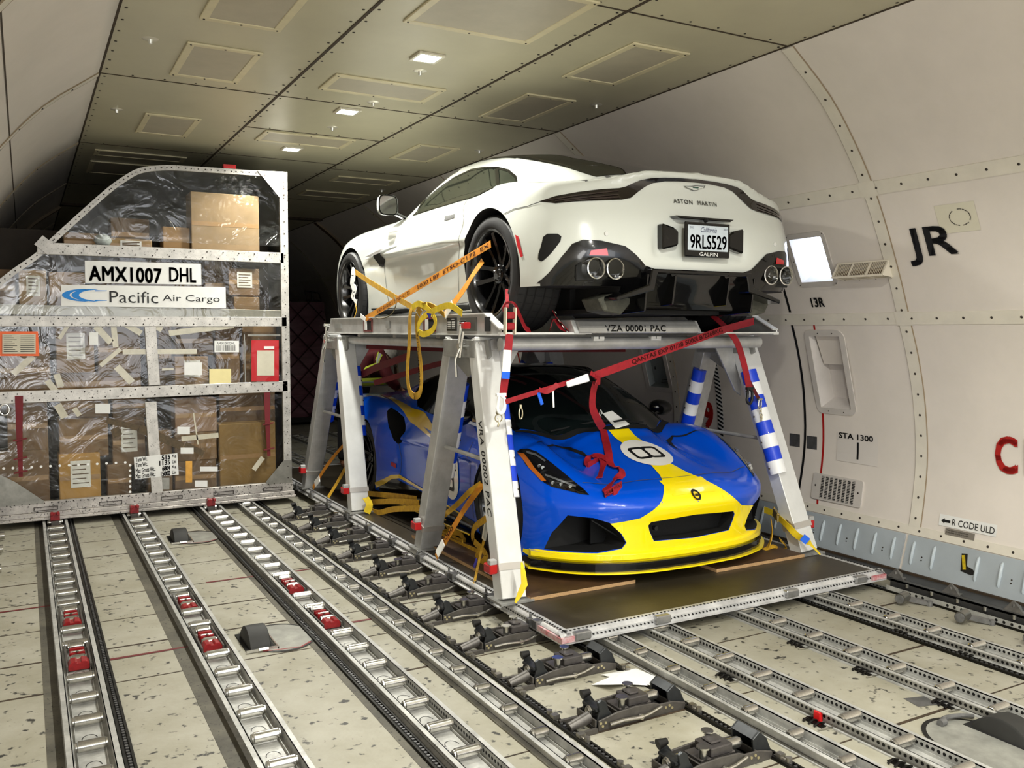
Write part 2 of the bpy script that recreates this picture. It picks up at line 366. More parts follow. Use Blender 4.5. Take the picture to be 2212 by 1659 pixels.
# small domed nozzles
def nozzle(x,y,label):
    t=thing('ceiling_nozzle',(x,y,ZC-.02),label,'nozzle','small round ceiling nozzles')
    mb=MB(); mb.lathe([(.0,-.004),(.03,-.006),(.042,-.002),(.046,0)],Matrix.Translation((x,y,ZC)),20); mb.build('rosette',mLampOff,t,smooth=40)
    MB().cyl((x,y,ZC-.028),(x,y,ZC-.004),.01,10,.013).build('tip',M('nozzle_tip',(232,232,225),.25,metal=.6),t,smooth=40)
for a in((.68,5.466,'ceiling nozzle beside the left square access panels, near one'),(.66,7.305,'ceiling nozzle in the left column, second one back'),(2.265,5.3,'ceiling nozzle just below the nearest lit lamp'),(2.272,6.181,'ceiling nozzle right of the middle lit lamp'),
    (2.255,7.094,'ceiling nozzle below the middle lit lamp'),(3.728,5.449,'ceiling nozzle near the right wall seam, closest one'),(3.724,7.343,'ceiling nozzle near the right wall seam, above the car roof'),(3.75,9.938,'far faint ceiling nozzle near the right seam')): nozzle(*a)
# ---- things on the right wall
def zz_(a,b): n=max(2,int((b-a)/.015)); return [a+(b-a)*i/n for i in range(n+1)]
def wu(y,z0): return lambda u,v: wp(z0+v,y-u,.009)
def ztop(z,off=.009): return off
def sign(name,label,text,y,z0,w,h,mat,plate=None,bold=.0,pm=None,pad=(.02,.015),cat='sign',off=.004):
    t=thing(name,wp(z0,y-w/2,.01),label,cat)
    if plate:
        a,b,c,d=y+plate,y-w-plate,z0-plate,z0+h+plate
        mb=MB(); n=8
        mb.grid([[wp(c+(d-c)*j/n,yy,off+.002) for j in range(n+1)] for yy in(a,b)]); mb.grid([[wp(c+(d-c)*j/n,yy,off) for j in range(n+1)] for yy in(a,b)])
        mb.build('plate',pm or mWhiteP,t)
    mb=MB(); letters(mb,text,(0,w,0,h),lambda u,v:wp(z0+v,y-u,off+.004),bold); mb.build('lettering',mat,t); return t
sign('station_marking','large black letters JR painted on the right wall panel','JR',3.66,2.062,.335,.225,mBlack,cat='marking',bold=.015)
sign('window_marking','black 13R marking on the wall below the bright window','13R',4.545,1.825,.12,.068,mBlack,bold=.025,cat='marking')
t=sign('station_plate','white STA 1300 plate with a short black bar on the right wall','STA 1300',4.494,.862,.30,.042,mBlack,plate=None,bold=.02)
MB().grid([[wp(z,y,.004) for z in zz_(.69,.90)] for y in(4.515,4.155)]).build('plate',M('plate_pale',(206,200,194),.4),t)
MB().grid([[wp(z,y,.0065) for z in(.72,.77,.845)] for y in(4.335,4.318)]).build('bar',mBlack,t)
sign('cargo_marking','red C1 marking cut by the right edge of the photo','C1',3.295,.775,.22,.235,mRed,bold=.02,cat='marking')
sign('cargo_marking','partly hidden red numeral between the right rack legs','9',5.98,.79,.13,.24,mRed,bold=.03,cat='marking')
t=sign('code_sign','white R CODE ULD sign with black arrow pointing left','R CODE ULD',3.545,.393,.285,.042,mBlack,plate=None)
MB().grid([[wp(z,y,.004) for z in zz_(.378,.452)] for y in(3.64,3.25)]).build('plate',mWhiteP,t)
mb=MB(); mb.add([wp(.412,3.625,.0065),wp(.43,3.6,.0065),wp(.421,3.6,.0065),wp(.421,3.56,.0065),wp(.404,3.56,.0065),wp(.404,3.6,.0065),wp(.394,3.6,.0065)],[(0,1,2),(2,3,4,5),(0,2,5),(0,5,6)]); mb.build('arrow',mBlack,t)
t=thing('placard',wp(.33,3.48),'small grey instruction placard under the R CODE sign','placard')
MB().grid([[wp(z,y,.008) for z in(.328,.372)] for y in(3.585,3.383)]).build('plate',M('placard_grey',(118,112,104),.5),t)
mb=MB()
for q in range(2): letters(mb,('THIS VIEW OF CONTAINER','FRAME ONLY USE')[q],(0,.15,0,.008),lambda u,v:wp(.354-.013*q+v,3.575-u,.010))
mb.build('lettering',mBlack,t)
# oval scar patch
t=thing('patch_plate',wp(2.23,3.28),'pale square patch with dashed oval mark above the JR letters','patch')
MB().grid([[wp(z,y,.003) for z in zz_(2.235,2.395)] for y in(3.41,3.16)]).build('plate',M('patch_cream',(208,203,184),.42),t)
mb=MB()
for i in range(26):
    if i in(7,8,19,23): continue
    a0,a1=R(i*13.85),R(i*13.85+11); w=.0018+.0022*((i*7)%3==0)
    P=[]
    for a,rr in((a0,1),(a1,1),(a1,.93-w*6),(a0,.93-w*6)): P.append(wp(2.318+.048*rr*math.sin(a),3.265-.068*rr*math.cos(a),.006))
    mb.add(P,[(0,1,2,3)])
mb.build('oval_mark',mBolt,t)
# wall lamp with grid
t=thing('wall_lamp',wp(2.0,4.02),'wedge shaped white wall light behind a wire grid, right of the bright window','lamp')
mb=MB(); mWL=M('lamp_housing',(214,206,190),.4)
A=lambda z,y,o:wp(z,y,o)
mb.add([A(2.11,4.22,.004),A(2.11,3.82,.004),A(2.05,3.82,.095),A(2.05,4.22,.095),A(2.005,4.22,.004),A(2.005,3.82,.004)],[(0,3,4),(1,5,2)])
mb.beam(A(2.052,4.22,.095),A(2.052,3.82,.095),.012,.012); mb.beam(A(2.11,4.22,.006),A(2.11,3.82,.006),.014,.01); mb.beam(A(2.0,4.225,.003),A(2.0,3.82,.003),.03,.006)
for y in(4.22,4.09,3.95,3.82): mb.beam(A(2.11,y,.006),A(2.052,y,.095),.012,.006,side=(0,1,0)); mb.beam(A(2.052,y,.095),A(2.005,y,.006),.01,.006,side=(0,1,0))
mb.build('housing',mWL,t)
mb=MB()
for i in range(1,30):
    y=4.22-.4*i/30; mb.beam(A(2.11,y,.006),A(2.052,y,.092),.004,.002,side=(0,1,0)); mb.beam(A(2.052,y,.092),A(2.005,y,.006),.004,.002,side=(0,1,0))
for f_ in(.3,.6): mb.beam(A(2.11,4.22,.006).lerp(A(2.052,4.22,.094),f_),A(2.11,3.82,.006).lerp(A(2.052,3.82,.094),f_),.003,.003); mb.beam(A(2.052,4.22,.094).lerp(A(2.005,4.22,.006),f_),A(2.052,3.82,.094).lerp(A(2.005,3.82,.006),f_),.003,.003)
mb.build('wire_grid',M('grid_cream',(190,180,160),.5),t)
MB().beam(A(2.055,4.2,.03),A(2.055,3.84,.03),.03,.03).build('tube',M('tube_brown',(120,100,80),.5),t)
mb=MB(); bolts(mb,[(A(2.0,y,.006),wn(2.0)) for y in(4.2,4.08,3.95,3.83)],.006); mb.build('screw',mBolt,t)
# vent grille
t=thing('vent_grille',wp(.38,4.48),'white louvred air grille low on the wall beside the red line','grille')
mb=MB(); n=4
O=ringpoly(4.255,4.71,.378,.572,.02)
mb.add([wp(z,y,.012) for y,z in O]+[wp(z,y,0) for y,z in O],[tuple(range(len(O)))]+[(i,(i+1)%len(O),len(O)+(i+1)%len(O),len(O)+i) for i in range(len(O))])
mb.build('frame',mFrame,t,smooth=40)
mb=MB()
for c in range(8):
    y=4.335+c*.04
    mb.grid([[wp(z,yy,.0135) for z in(.392,.47,.558)] for yy in(y-.013,y+.013)])
mb.build('slots',mDark,t)
mb=MB()
for c in range(8):
    y=4.335+c*.04
    for q in range(15): z=.397+q*.0112; mb.beam(wp(z,y-.014,.015),wp(z,y+.014,.015),.005,.003,side=(1,0,-.5))
mb.build('louvres',mFrame,t)
mb=MB(); bolts(mb,[(wp(.48,4.29,.012),wn(.48)),(wp(.48,4.68,.012),wn(.48))],.009); mb.build('screw',mBolt,t)
# painted lines and squares
def wline(name,label,pts,w,m,cat='marking'):
    mb=MB(); mb.grid([[wp(z,y-w/2,.003),wp(z,y+w/2,.003)] for y,z in pts]); o=mb.build(name,m); tag(o,label,cat); return o
rr=lambda a,b,y0,y1,n=14:[(y0+(y1-y0)*i/n,a+(b-a)*i/n) for i in range(n+1)]
wline('black_seal_line','long black rubber seal line running down the wall by the rack leg',rr(.335,1.695,4.845,4.785),.022,mBlack)
wline('black_seal_line','short black seal line above the lengthwise strip near the car exhaust',rr(1.79,1.975,4.77,4.775),.022,mBlack)
wline('red_stripe','red stripe on the wall between the recessed window and the grille',rr(.573,1.03,4.65,4.64),.018,mRed)
wline('red_stripe','short red stripe above the recessed window',rr(1.662,1.695,4.58,4.575,2),.016,mRed)
wline('red_stripe','short red stripe below the vent grille',rr(.338,.376,4.645,4.65,2),.018,mRed)
wline('red_stripe','thin red line on the far wall seen under the rack tube',rr(1.0,1.7,9.2,9.2),.03,mRed)
for a,b,l in((4.98,4.875,'left grey metal square beside the black seal'),(4.806,4.706,'right grey metal square between black seal and red stripe')):
    o=MB().grid([[wp(z,y,.003) for z in zz_(.745,.845)] for y in(a,b)]).build('metal_patch',alu('patch_metal',150)); tag(o,l,'patch','grey metal squares on the wall')
# hazard striped strip
t=thing('hazard_strip',wp(.8,5.7),'black and white diagonally striped strip on the wall between the rack legs','strip')
MB().grid([[wp(z,y,.003) for z in zz_(.7,1.5)] for y in(5.73,5.80)]).build('backing',mWhiteP,t)
mb=MB()
for q in range(22): z=.7+q*.036; mb.add([wp(z,5.73,.006),wp(z+.018,5.73,.006),wp(z+.045,5.80,.006),wp(z+.027,5.80,.006)],[(0,1,2,3)])
mb.build('black_bars',mBlack,t)
# black-edged far lines
# grey lower sidewall with pressed ribs
mb=MB()
for side in(1,):
    for (a,b) in((-7,3.84),(3.865,8.7),(8.72,14)):
        mb.grid([[wp(z,y,.012,side) for z in(.03,.15,.275)] for y in(a,(a+b)/2,b)]); mb.grid([[wp(z,a,o) for z in(.03,.275)] for o in(0,.012)]); mb.grid([[wp(z,b,o) for z in(.03,.275)] for o in(0,.012)])
mb.mat(1); y=1.2
while y<9.:
    if abs(y-3.42)>.07 and abs(y-3.85)>.06:
        mb.tube([wp(.085,y,.008),wp(.10,y,.017),wp(.16,y,.019),wp(.225,y,.017),wp(.24,y,.008)],[.004,.009,.011,.009,.004],8)
    y+=.152
mb.mat(2); y=1.28
while y<9:
    for z in(.13,.15): mb.cyl(wp(z,y,.012),wp(z,y,.015),.005,6)
    y+=.304
struct(mb.build('baseboard_right',[mPanelGrey,M('rib_grey',(176,186,192),.35),mBolt],smooth=40))
mb=MB()
for (a,b) in((-7,3.84),(3.865,8.7),(8.72,14)): mb.grid([[wp(z,y,.012,-1) for z in(.03,.15,.275)] for y in(a,(a+b)/2,b)])
struct(mb.build('baseboard_left',mPanelGrey,smooth=40))
t=thing('slot_handle',wp(.12,3.38),'L shaped black slot with a yellow lever in the grey sidewall panel','latch')
mb=MB(); mb.add([wp(z,y,.015) for y,z in((3.445,.235),(3.405,.24),(3.395,.165),(3.355,.155),(3.335,.14),(3.34,.125),(3.36,.118),(3.43,.128))],[(0,1,2,7),(2,3,4,5,6,7)]); mb.build('slot',mBlack,t)
mb=MB(); mb.beam(wp(.14,3.405,.018),wp(.225,3.43,.018),.018,.006,side=(0,1,0)); mb.build('lever',M('lever_yellow',(214,186,30),.4,noise=.3,nscale=40),t)
# ================================================================ floor and cargo loading system
mFloor=M('floor_panel',(164,161,148),.5,noise=.2,nscale=2.6,spots=.5,bump=.12,bscale=35,col2=(140,136,118))
mFloorD=M('floor_dirty_strip',(98,94,82),.6,noise=.35,nscale=7,spots=.6)
mAlu=alu('rail_aluminium',196,.42,.25,.3,12,(0,0,-4)); mAluD=alu('dull_aluminium',128,.45,.3,.4,16); mSteel=M('roller_steel',(205,203,196),.2,.95,noise=.18,nscale=25)
mTrack=M('greasy_track',(30,28,22),.45,metal=.5,noise=.5,nscale=50); mUnit=M('guide_unit_metal',(92,88,84),.42,metal=.4,noise=.25,nscale=20); mUnitD=M('guide_unit_dark',(24,23,22),.5,metal=.4)
mLatchRed=M('latch_red',(150,18,24),.38,noise=.25,nscale=30)
SEAMS=[2.41,2.92,3.43,3.94,4.445,4.945,5.43,5.95,6.5,7.03,7.55,8.1,8.6,9.2,9.7,10.3,10.9,11.5,12.1,12.8,13.5]
mb=MB().rng((-1.0,Y0,-.06),(5.14,Y1,0)); mb.mat(1)
for i,y in enumerate(SEAMS):
    for j,(a,b) in enumerate(((-.62,.09),(.33,.71),(.9,1.34),(1.55,1.71),(1.83,1.91),(1.94,2.49),(2.52,2.62),(2.72,2.89),(3.09,3.52),(3.71,4.15),(4.33,4.73))):
        d=(((i*7+j*5)%5)-2)*.02 if j not in(1,2) else 0
        if (i+j)%4==3 and j in(4,5,6): continue
        if 3.2<y<4.1 and j<3: continue
        if 2.5<y<4.3 and (i+j)%2: continue
        w=.008 if (abs(y-4.945)<.01 and j<3) or (i*3+j)%4==0 else .004
        mb.rng((a,y+d-w,-.001),(b,y+d+w,.0012))
mb.mat(2)
for a,b in((.06,.10),(.66,.715),(1.3,1.335)): mb.rng((a-.03,Y0,0),(b,Y1,.0015))
mb.mat(3)
for a,b,y in((.33,.72,4.775),(.99,1.34,4.735),(1.54,1.72,4.73),(-.3,.1,5.9),(1.0,1.33,5.95),(1.52,1.7,5.94)):
    mb.add([(a,y-.015,.002),(b,y-.009,.002),(b,y+.011,.002),(a,y+.014,.002)],[(0,1,2,3)])
struct(mb.build('floor',[mFloor,mSeam,mFloorD,M('worn_red_line',(112,26,30),.6,noise=.35,nscale=60)]))
# dark side gutter along the right wall
mb=MB().rng((4.98,Y0,0),(5.13,Y1,.03)).mat(1); mb.rng((5.115,Y0,.03),(5.15,Y1,.045)); struct(mb.build('trim_80',[M('gutter_grey',(62,62,62),.5,noise=.3,nscale=9),mSeam]))
# --- roller prototype
def rollermesh(L):
    mb=MB(); r=.0222
    Mx=Matrix.Rotation(R(90),4,'Y')
    mb.lathe([(0,-L/2),(r*.72,-L/2),(r*.8,-L/2+.002),(r*.82,-L/2+.008),(r,-L/2+.011),(r,L/2-.011),(r*.82,L/2-.008),(r*.8,L/2-.002),(r*.72,L/2),(0,L/2)],Mx,18)
    o=mb.build('roller',mSteel,None,smooth=35); me=o.data; bpy.data.objects.remove(o)
    me.transform(Matrix.Translation((0,0,-sum(v.co.z for v in me.vertices)/len(me.vertices)))); return me
RM={L:rollermesh(L) for L in(.118,.078,.135)}
def rail(x,w,label,y0,y1,gaps=(),holes=False,ry=None,wall=.05,flange=.02,plateholes=False,rl=None,phase=3.477,skip=()):
    t=thing('roller_track',(x,(y0+y1)/2,0),label,'roller track','roller tracks running lengthwise along the floor')
    mb=MB(); h=w/2; p0=y0
    for a,b in [(y0,y1)]:
        mb.rng((x-h,a,0),(x+h,b,.008))
        for s in(-1,1):
            mb.rng((x+s*(h-.004),a,0),(x+s*h,b,wall)); mb.rng((x+s*(h-.004),a,wall-.004),(x+s*(h+flange),b,wall)) if flange>.01 else None
            mb.rng((x+s*h,a,0),(x+s*(h+.022),b,.006))
            mb.rng((x+s*(h-.022),a,.008),(x+s*(h-.02),b,.02))
    if plateholes:
        mb.mat(1); y=phase-.254*12+.127
        while y<y1:
            if y>y0:
                O=[(x+.03*math.cos(q),y+.042*math.sin(q),.0085) for q in[2*math.pi*i/20 for i in range(20)]]
                I=[(x+.026*math.cos(q),y+.038*math.sin(q),.0085) for q in[2*math.pi*i/20 for i in range(20)]]
                mb.add(O+I,[(i,i+1,21+i,20+i) for i in range(10)])
            y+=.254
    if holes:
        mb.mat(1); y=max(y0,1.8)
        while y<min(y1,3.72):
            for s in(-1,1):
                mb.cyl((x+s*(h-.0045),y,.03),(x+s*(h-.0038),y,.03),.0075,8); mb.cyl((x+s*(h+.0002),y,.026),(x+s*(h+.0006),y,.026),.0075,8)
            y+=.0245
    mb.build('channel',[mAlu,mUnitD],t)
    n=0; k=math.ceil((y0-phase)/.254)
    while phase+k*.254<y1:
        y=phase+k*.254; k+=1
        if any(a<y<b for a,b in skip): continue
        o=bpy.data.objects.new('roller',RM[rl or .118]); C.objects.link(o); o.parent=t; o.location=Vector((x,y,.0375))-Vector((x,(y0+y1)/2,0)); n+=1
    return t
rail(.185,.145,'roller track farthest left in the photo, with two red latches',2.9,12.5,plateholes=True,skip=((4.66,5.0),(5.3,5.74)))
rail(.80,.145,'second roller track from the left, beside the black drive wheels',2.6,12.5,plateholes=True,skip=((4.6,4.95),(5.28,5.7)))
rail(1.445,.145,'third roller track from the left, with a black toothed track along it',2.2,12.5,plateholes=True,holes=True,skip=((4.66,5.0),(5.4,5.74)))
rail(1.77,.1,'narrow roller track just left of the dark guide units',2.0,12.5,rl=.078)
rail(2.665,.1,'narrow roller track just right of the dark guide units',1.6,13.5,rl=.078,skip=((4.2,9.5),))
rail(2.985,.135,'perforated roller track coming out under the pallet corner, left of its mates',1.4,13.5,holes=True,skip=((4.2,9.5),))
rail(3.612,.135,'perforated roller track running to the big round drive wheel plate',1.4,13.5,holes=True,skip=((4.2,9.5),))
rail(4.237,.135,'perforated roller track nearest the right wall',1.9,13.5,holes=True,skip=((4.2,9.5),))
# --- toothed seat tracks
def seattrack(x,y0,y1,label,n=3):
    mb=MB(); mb.rng((x-.022,y0,0),(x+.022,y1,.006)); mb.mat(1)
    for s in(-1,1): mb.rng((x+s*.015-.005,y0,.006),(x+s*.015+.005,y1,.013))
    mb.mat(2); y=y0
    while y<min(y1,9.5): mb.cyl((x,y,.006),(x,y,.0135),.0075,6); y+=.0255
    o=mb.build('seat_track',[mTrack,mTrack,alu('track_worn',120,.4)]); tag(o,label,'track','toothed tie-down tracks in the floor')
seattrack(.308,3.0,12.5,'greasy black toothed track beside the leftmost roller track')
seattrack(1.325,2.5,12.5,'greasy black toothed track beside the third roller track')
seattrack(1.925,2.0,12.5,'toothed track along the left ends of the dark guide units')
seattrack(2.505,2.0,3.9,'toothed track along the right ends of the dark guide units')
seattrack(4.122,1.9,3.9,'toothed track beside the perforated roller track nearest the wall')
seattrack(4.765,2.3,3.9,'toothed track next to the wall side guide beam')
# --- red latches in the left tracks
def latch(x,y,label,first=[None]):
    if first[0] is None:
        t=thing('track_latch',(0,0,0),label,'latch','red latches set in the roller tracks')
        mb=MB()
        for s in(-1,1): mb.rng((s*.052-.005,-.17,.01),(s*.052+.005,.17,.042))
        mb.build('side_plate',mUnit,t,bevel=.002)
        mb=MB(); mb.prism([(-.045,.012),(-.052,.03),(-.035,.055),(-.012,.058),(-.008,.048),(.008,.048),(.012,.058),(.035,.055),(.052,.03),(.045,.012)],lambda u,v:(u,-.165,v),(0,.07,0)); mb.build('pawl',mLatchRed,t,bevel=.003)
        mb=MB(); mb.rng((-.035,-.01,.012),(.035,.02,.05)); mb.rng((-.035,.035,.012),(.035,.05,.045)); mb.rng((-.035,.06,.012),(.035,.075,.05)); mb.build('lock_block',mLatchRed,t,bevel=.004)
        MB().cyl((-.03,.002,.052),(.03,.002,.052),.005,8).cyl((0,-.012,.052),(0,-.012,.058),.006,8).build('pin',mSteel,t)
        for yy in(-.07,.13):
            o=bpy.data.objects.new('roller',RM[.078]); C.objects.link(o); o.parent=t; o.location=(0,yy,.0375)
        t.location=(x,y,0); first[0]=t
    else: dup(first[0],(x,y,0),label)
latch(.187,4.83,'nearer red latch in the leftmost roller track'); latch(.187,5.50,'farther red latch in the leftmost roller track')
latch(.80,4.77,'nearer red latch in the second roller track'); latch(.80,5.47,'farther red latch in the second roller track, right beside the small gap')
latch(1.445,4.82,'nearer red latch in the third roller track'); latch(1.445,5.55,'farther red latch in the third roller track')
# red stops raised against the container base
def stop(x,label):
    t=thing('end_stop',(x,8.28,0),label,'stop','raised red end stops under the container edge')
    mb=MB(); mb.rng((x-.035,8.24,.06),(x+.035,8.285,.125)); mb.rng((x-.035,8.2,.11),(x-.012,8.26,.135)); mb.rng((x+.012,8.2,.11),(x+.035,8.26,.135)); mb.build('stop_head',mLatchRed,t,bevel=.004)
    MB().rng((x-.03,8.22,.0),(x+.03,8.27,.06)).build('stop_base',mUnit,t)
stop(.185,'red stop at the container foot on the leftmost roller track'); stop(.80,'red stop at the container foot on the second roller track'); stop(1.445,'red stop at the container foot on the third roller track')
# --- drive wheels in round plates
mRub=M('tyre_rubber_drive',(40,40,38),.62,noise=.2,nscale=12); mDisc=alu('disc_plate',158,.5,.25,.25,8,(0,0,-8))
def drive(x,y,label,rz=0,first=[None]):
    if first[0] is None:
        t=thing('drive_wheel',(0,0,0),label,'drive wheel','black drive wheels in round floor plates')
        mb=MB(); n=40; O=[(.17*math.cos(2*math.pi*i/n)+.13,.21*math.sin(2*math.pi*i/n),.004) for i in range(n)]
        mb.add(O,[tuple(range(n))]); mb.mat(1)
        I=[(p[0]+(p[0]-.13)*.09,p[1]*1.09,.004) for p in O]; mb.add([(a,b,.0042) for a,b,c in O]+I,[(i,(i+1)%n,n+(i+1)%n,n+i) for i in range(n)])
        mb.build('plate',[mDisc,mUnitD],t)
        MB().rng((-.075,-.155,.001),(.075,.155,.0055)).build('well',mDark,t)
        mb=MB(); mb.lathe([(.02,-.055),(.125,-.056),(.135,-.05),(.137,0),(.135,.05),(.125,.056),(.02,.055)],Matrix.Translation((0,.0,-.045))@Matrix.Rotation(R(90),4,'Y'),40); mb.build('wheel',mRub,t,smooth=50)
        mb=MB(); mb.rng((-.08,-.165,.004),(.085,-.157,.018)); mb.rng((.08,-.165,.004),(.086,.1,.014)); mb.cyl((-.02,-.165,.012),(.03,-.165,.012),.01,8); mb.build('bracket',mSteel,t)
        mb=MB(); mb.add([(.0,-.176,.0045),(.19,-.206,.0045),(.26,-.15,.0045),(.25,-.143,.0045),(.187,-.196,.0045),(0,-.167,.0045)],[(0,1,4,5),(1,2,3,4)]); mb.build('red_paint_mark',mLatchRed,t)
        t.location=(x,y,0); t.rotation_euler=(0,0,rz); first[0]=t
    else: dup(first[0],(x,y,0),label,rz)
drive(1.03,4.68,'black drive wheel in a round plate, between the second and third roller tracks')
drive(1.03,7.3,'small looking black drive wheel near the container foot')
drive(3.16,10.7,'drive wheel on the far floor between the rack legs')
t=thing('drive_wheel',(3.33,2.06,0),'large black drive wheel in a dark rimmed oval plate at the lower right corner','drive wheel','black drive wheels in round floor plates')
mb=MB(); n=48; cx,cy=3.32,2.06
O=[(cx+.187*math.cos(2*math.pi*i/n),cy+.25*math.sin(2*math.pi*i/n),.006) for i in range(n)]; mb.add(O,[tuple(range(n))]); mb.mat(1)
I=[(cx+(p[0]-cx)*1.08,cy+(p[1]-cy)*1.08,.0055) for p in O]; mb.add(O+I,[(i,(i+1)%n,n+(i+1)%n,n+i) for i in range(n)]); mb.build('plate',[mDisc,mUnitD],t)
MB().rng((3.40,1.92,.003),(3.535,2.23,.0075)).build('well',mDark,t)
mb=MB(); mb.lathe([(.02,-.055),(.135,-.056),(.145,-.05),(.147,0),(.145,.05),(.135,.056),(.02,.055)],Matrix.Translation((3.466,2.075,-.06))@Matrix.Rotation(R(90),4,'Y'),44); mb.build('wheel',mRub,t,smooth=50)
mb=MB(); mb.tube(catmull([(3.30,2.27,.012),(3.36,2.285,.02),(3.44,2.27,.02),(3.5,2.25,.012)],4),.01,8); mb.cyl((3.30,2.265,.018),(3.335,2.268,.018),.015,10); mb.build('bracket',mAluD,t,smooth=40)
o=MB().add([(3.40,2.44,.0015),(3.50,2.41,.0015),(3.525,2.50,.0015),(3.42,2.53,.0015)],[(0,1,2,3)]).build('floor_patch',alu('patch_grey',140,.5)); tag(o,'grey metal patch taped on the floor near the big round wheel plate','patch')
# --- centre guide units (restraint modules)
def unit(folded=False):
    t=thing('guide_unit',(0,0,0),'x','guide unit','dark guide units in a row along the centre line')
    mb=MB()
    # side beams arched in elevation
    for y in(-.075,.068):
        top=[(-.19,.045),(-.1,.062),(0,.068),(.10,.062),(.13,.05),(.2,.048),(.27,.03)]; P=[(-.19,.0),*top,(.27,0)]
        mb.prism(P,lambda u,v,y=y:(u+.01,y,v),(0,.009,0))
    for x in(-.19,-.06,.04,.2): mb.rng((x-.004,-.07,.02),(x+.004,.072,.05))
    mb.rng((-.19,-.07,.0),(.28,.072,.006))
    mb.mat(1); mb.rng((-.185,-.066,.006),(.27,.068,.012)); mb.mat(0)
    mb.build('frame',[mUnit,mUnitD],t,bevel=.002)
    mb=MB(); mb.rng((-.055,-.05,.012),(.115,.05,.062)); mb.rng((-.01,-.055,.062),(.095,.045,.098)); mb.rng((.01,-.03,.098),(.06,.03,.108)); mb.build('centre_block',M('centre_block_metal',(92,88,87),.4,.6,noise=.2,nscale=25),t,bevel=.004)
    mb=MB(); mb.cyl((-.035,-.035,.03),(-.035,-.035,.1),.016,14); mb.cyl((-.035,-.035,.1),(-.035,-.035,.107),.026,14); mb.build('post',mSteel,t,smooth=40)
    mb=MB(); mb.cyl((.05,.04,.1),(.05,.04,.115),.012,10); mb.cyl((.05,.04,.115),(.05,.04,.12),.024,12); mb.build('stud',mSteel,t,smooth=40)
    # left claw and right ramp
    mb=MB(); mb.prism([(-.19,.0),(-.165,.075),(-.175,.115),(-.155,.125),(-.13,.11),(-.12,.08),(-.085,.03),(-.08,0)],lambda u,v:(u+.0,-.06-.0,v),(0,.012,0)); mb.prism([(-.19,.0),(-.165,.075),(-.175,.11),(-.15,.12),(-.12,.08),(-.085,.03),(-.08,0)],lambda u,v:(u,.05,v),(0,.012,0)); mb.rng((-.178,-.05,.07),(-.135,.055,.085)); mb.build('claw',M('claw_metal',(62,64,66),.38,.6,noise=.2,nscale=20),t,bevel=.003)
    mb=MB(); mb.cyl((-.19,.04,.118),(-.15,.035,.125),.02,12,.012); mb.build('claw_tip',mUnitD,t,smooth=40)
    mb=MB(); mb.cyl((-.29,-.02,.02),(-.19,-.02,.045),.02,12,.026); mb.rng((-.29,-.085,.0),(-.19,-.07,.02)); mb.rng((-.29,.05,.0),(-.19,.065,.02)); mb.build('arm',mUnit,t,smooth=40)
    mb=MB(); P=[(.2,.0),(.19,.09),(.225,.115),(.26,.08),(.3,0)]; z1,z2,z3=.09,.115,.08
    if folded: P=[(.2,.0),(.2,.045),(.225,.05),(.26,.045),(.3,0)]; z1,z2,z3=.045,.05,.045
    for y in(-.062,.05): mb.prism(P,lambda u,v,y=y:(u,y,v),(0,.012,0))
    mb.add([(.19,-.06,z1),(.19,.06,z1),(.225,.06,z2),(.225,-.06,z2),(.262,.06,z3),(.262,-.06,z3),(.3,-.06,0),(.3,.06,0)],[(0,1,2,3),(3,2,4,5),(5,4,7,6)]); mb.build('ramp',M('claw_metal',(62,64,66)),t,bevel=.002)
    mb=MB(); mb.tube([(-.13,-.084,.025),(-.06,-.088,.03),(.0,-.09,.026),(.03,-.09,.024)],.008,8); mb.tube([(.03,-.09,.024),(.08,-.088,.03),(.14,-.084,.045)],.006,8); mb.cyl((.03,-.094,.024),(.03,-.08,.024),.012,10); mb.build('linkage',mSteel,t,smooth=40)
    mb=MB()
    for x,z in((-.16,.02),(-.145,.032),(-.17,.034),(.17,.03),(.19,.035),(.205,.022)): mb.cyl((x,-.0775,z),(x,-.074,z),.006,8)
    mb.build('rivet',M('rivet_brass',(196,186,150),.3,.8),t)
    for x in(-.15,.14):
        o=bpy.data.objects.new('roller',RM[.078]); C.objects.link(o); o.parent=t; o.location=(x,0,.036 if x>0 and folded else .062)
    mF=M('fitting_metal',(150,146,138),.32,.8,noise=.2,nscale=30)
    for y in(-.1,.1):
        for x0,x1,xc in((-.3,-.268,-.284),(.284,.31,.296)):
            MB().rng((x0,y-.014,.0),(x1,y+.014,.03)).cyl((xc,y*1.12,.012),(xc,y*1.5,.012),.009,8).cyl((xc,y*1.45,.01),(xc,y*1.45,.032),.013,10).build('clamp_fitting',mF,t,smooth=40)
    return t
U0=unit(); U1=unit(True); ul=['guide unit at the bottom edge of the photo, closest of the row','guide unit touching the scrap of white paper','guide unit right below the pallet corner','guide unit tucked under the near pallet corner, just left of it']
o_='guide unit at the pallet side, number counted back from the pallet corner: '
names=['first','second','third','fourth','fifth','sixth','seventh']
for i in range(11):
    y=2.485+.513*i
    lab=ul[i] if i<4 else 'dark guide unit along the pallet side, %s behind the one at the pallet corner'%names[i-4]
    if i==0: U0.location=(2.21,y,0); U0['label']=lab
    elif i==3: U1.location=(2.21,y,0); U1['label']=lab
    else: dup(U0 if i<3 else U1,(2.21,y,0),lab)
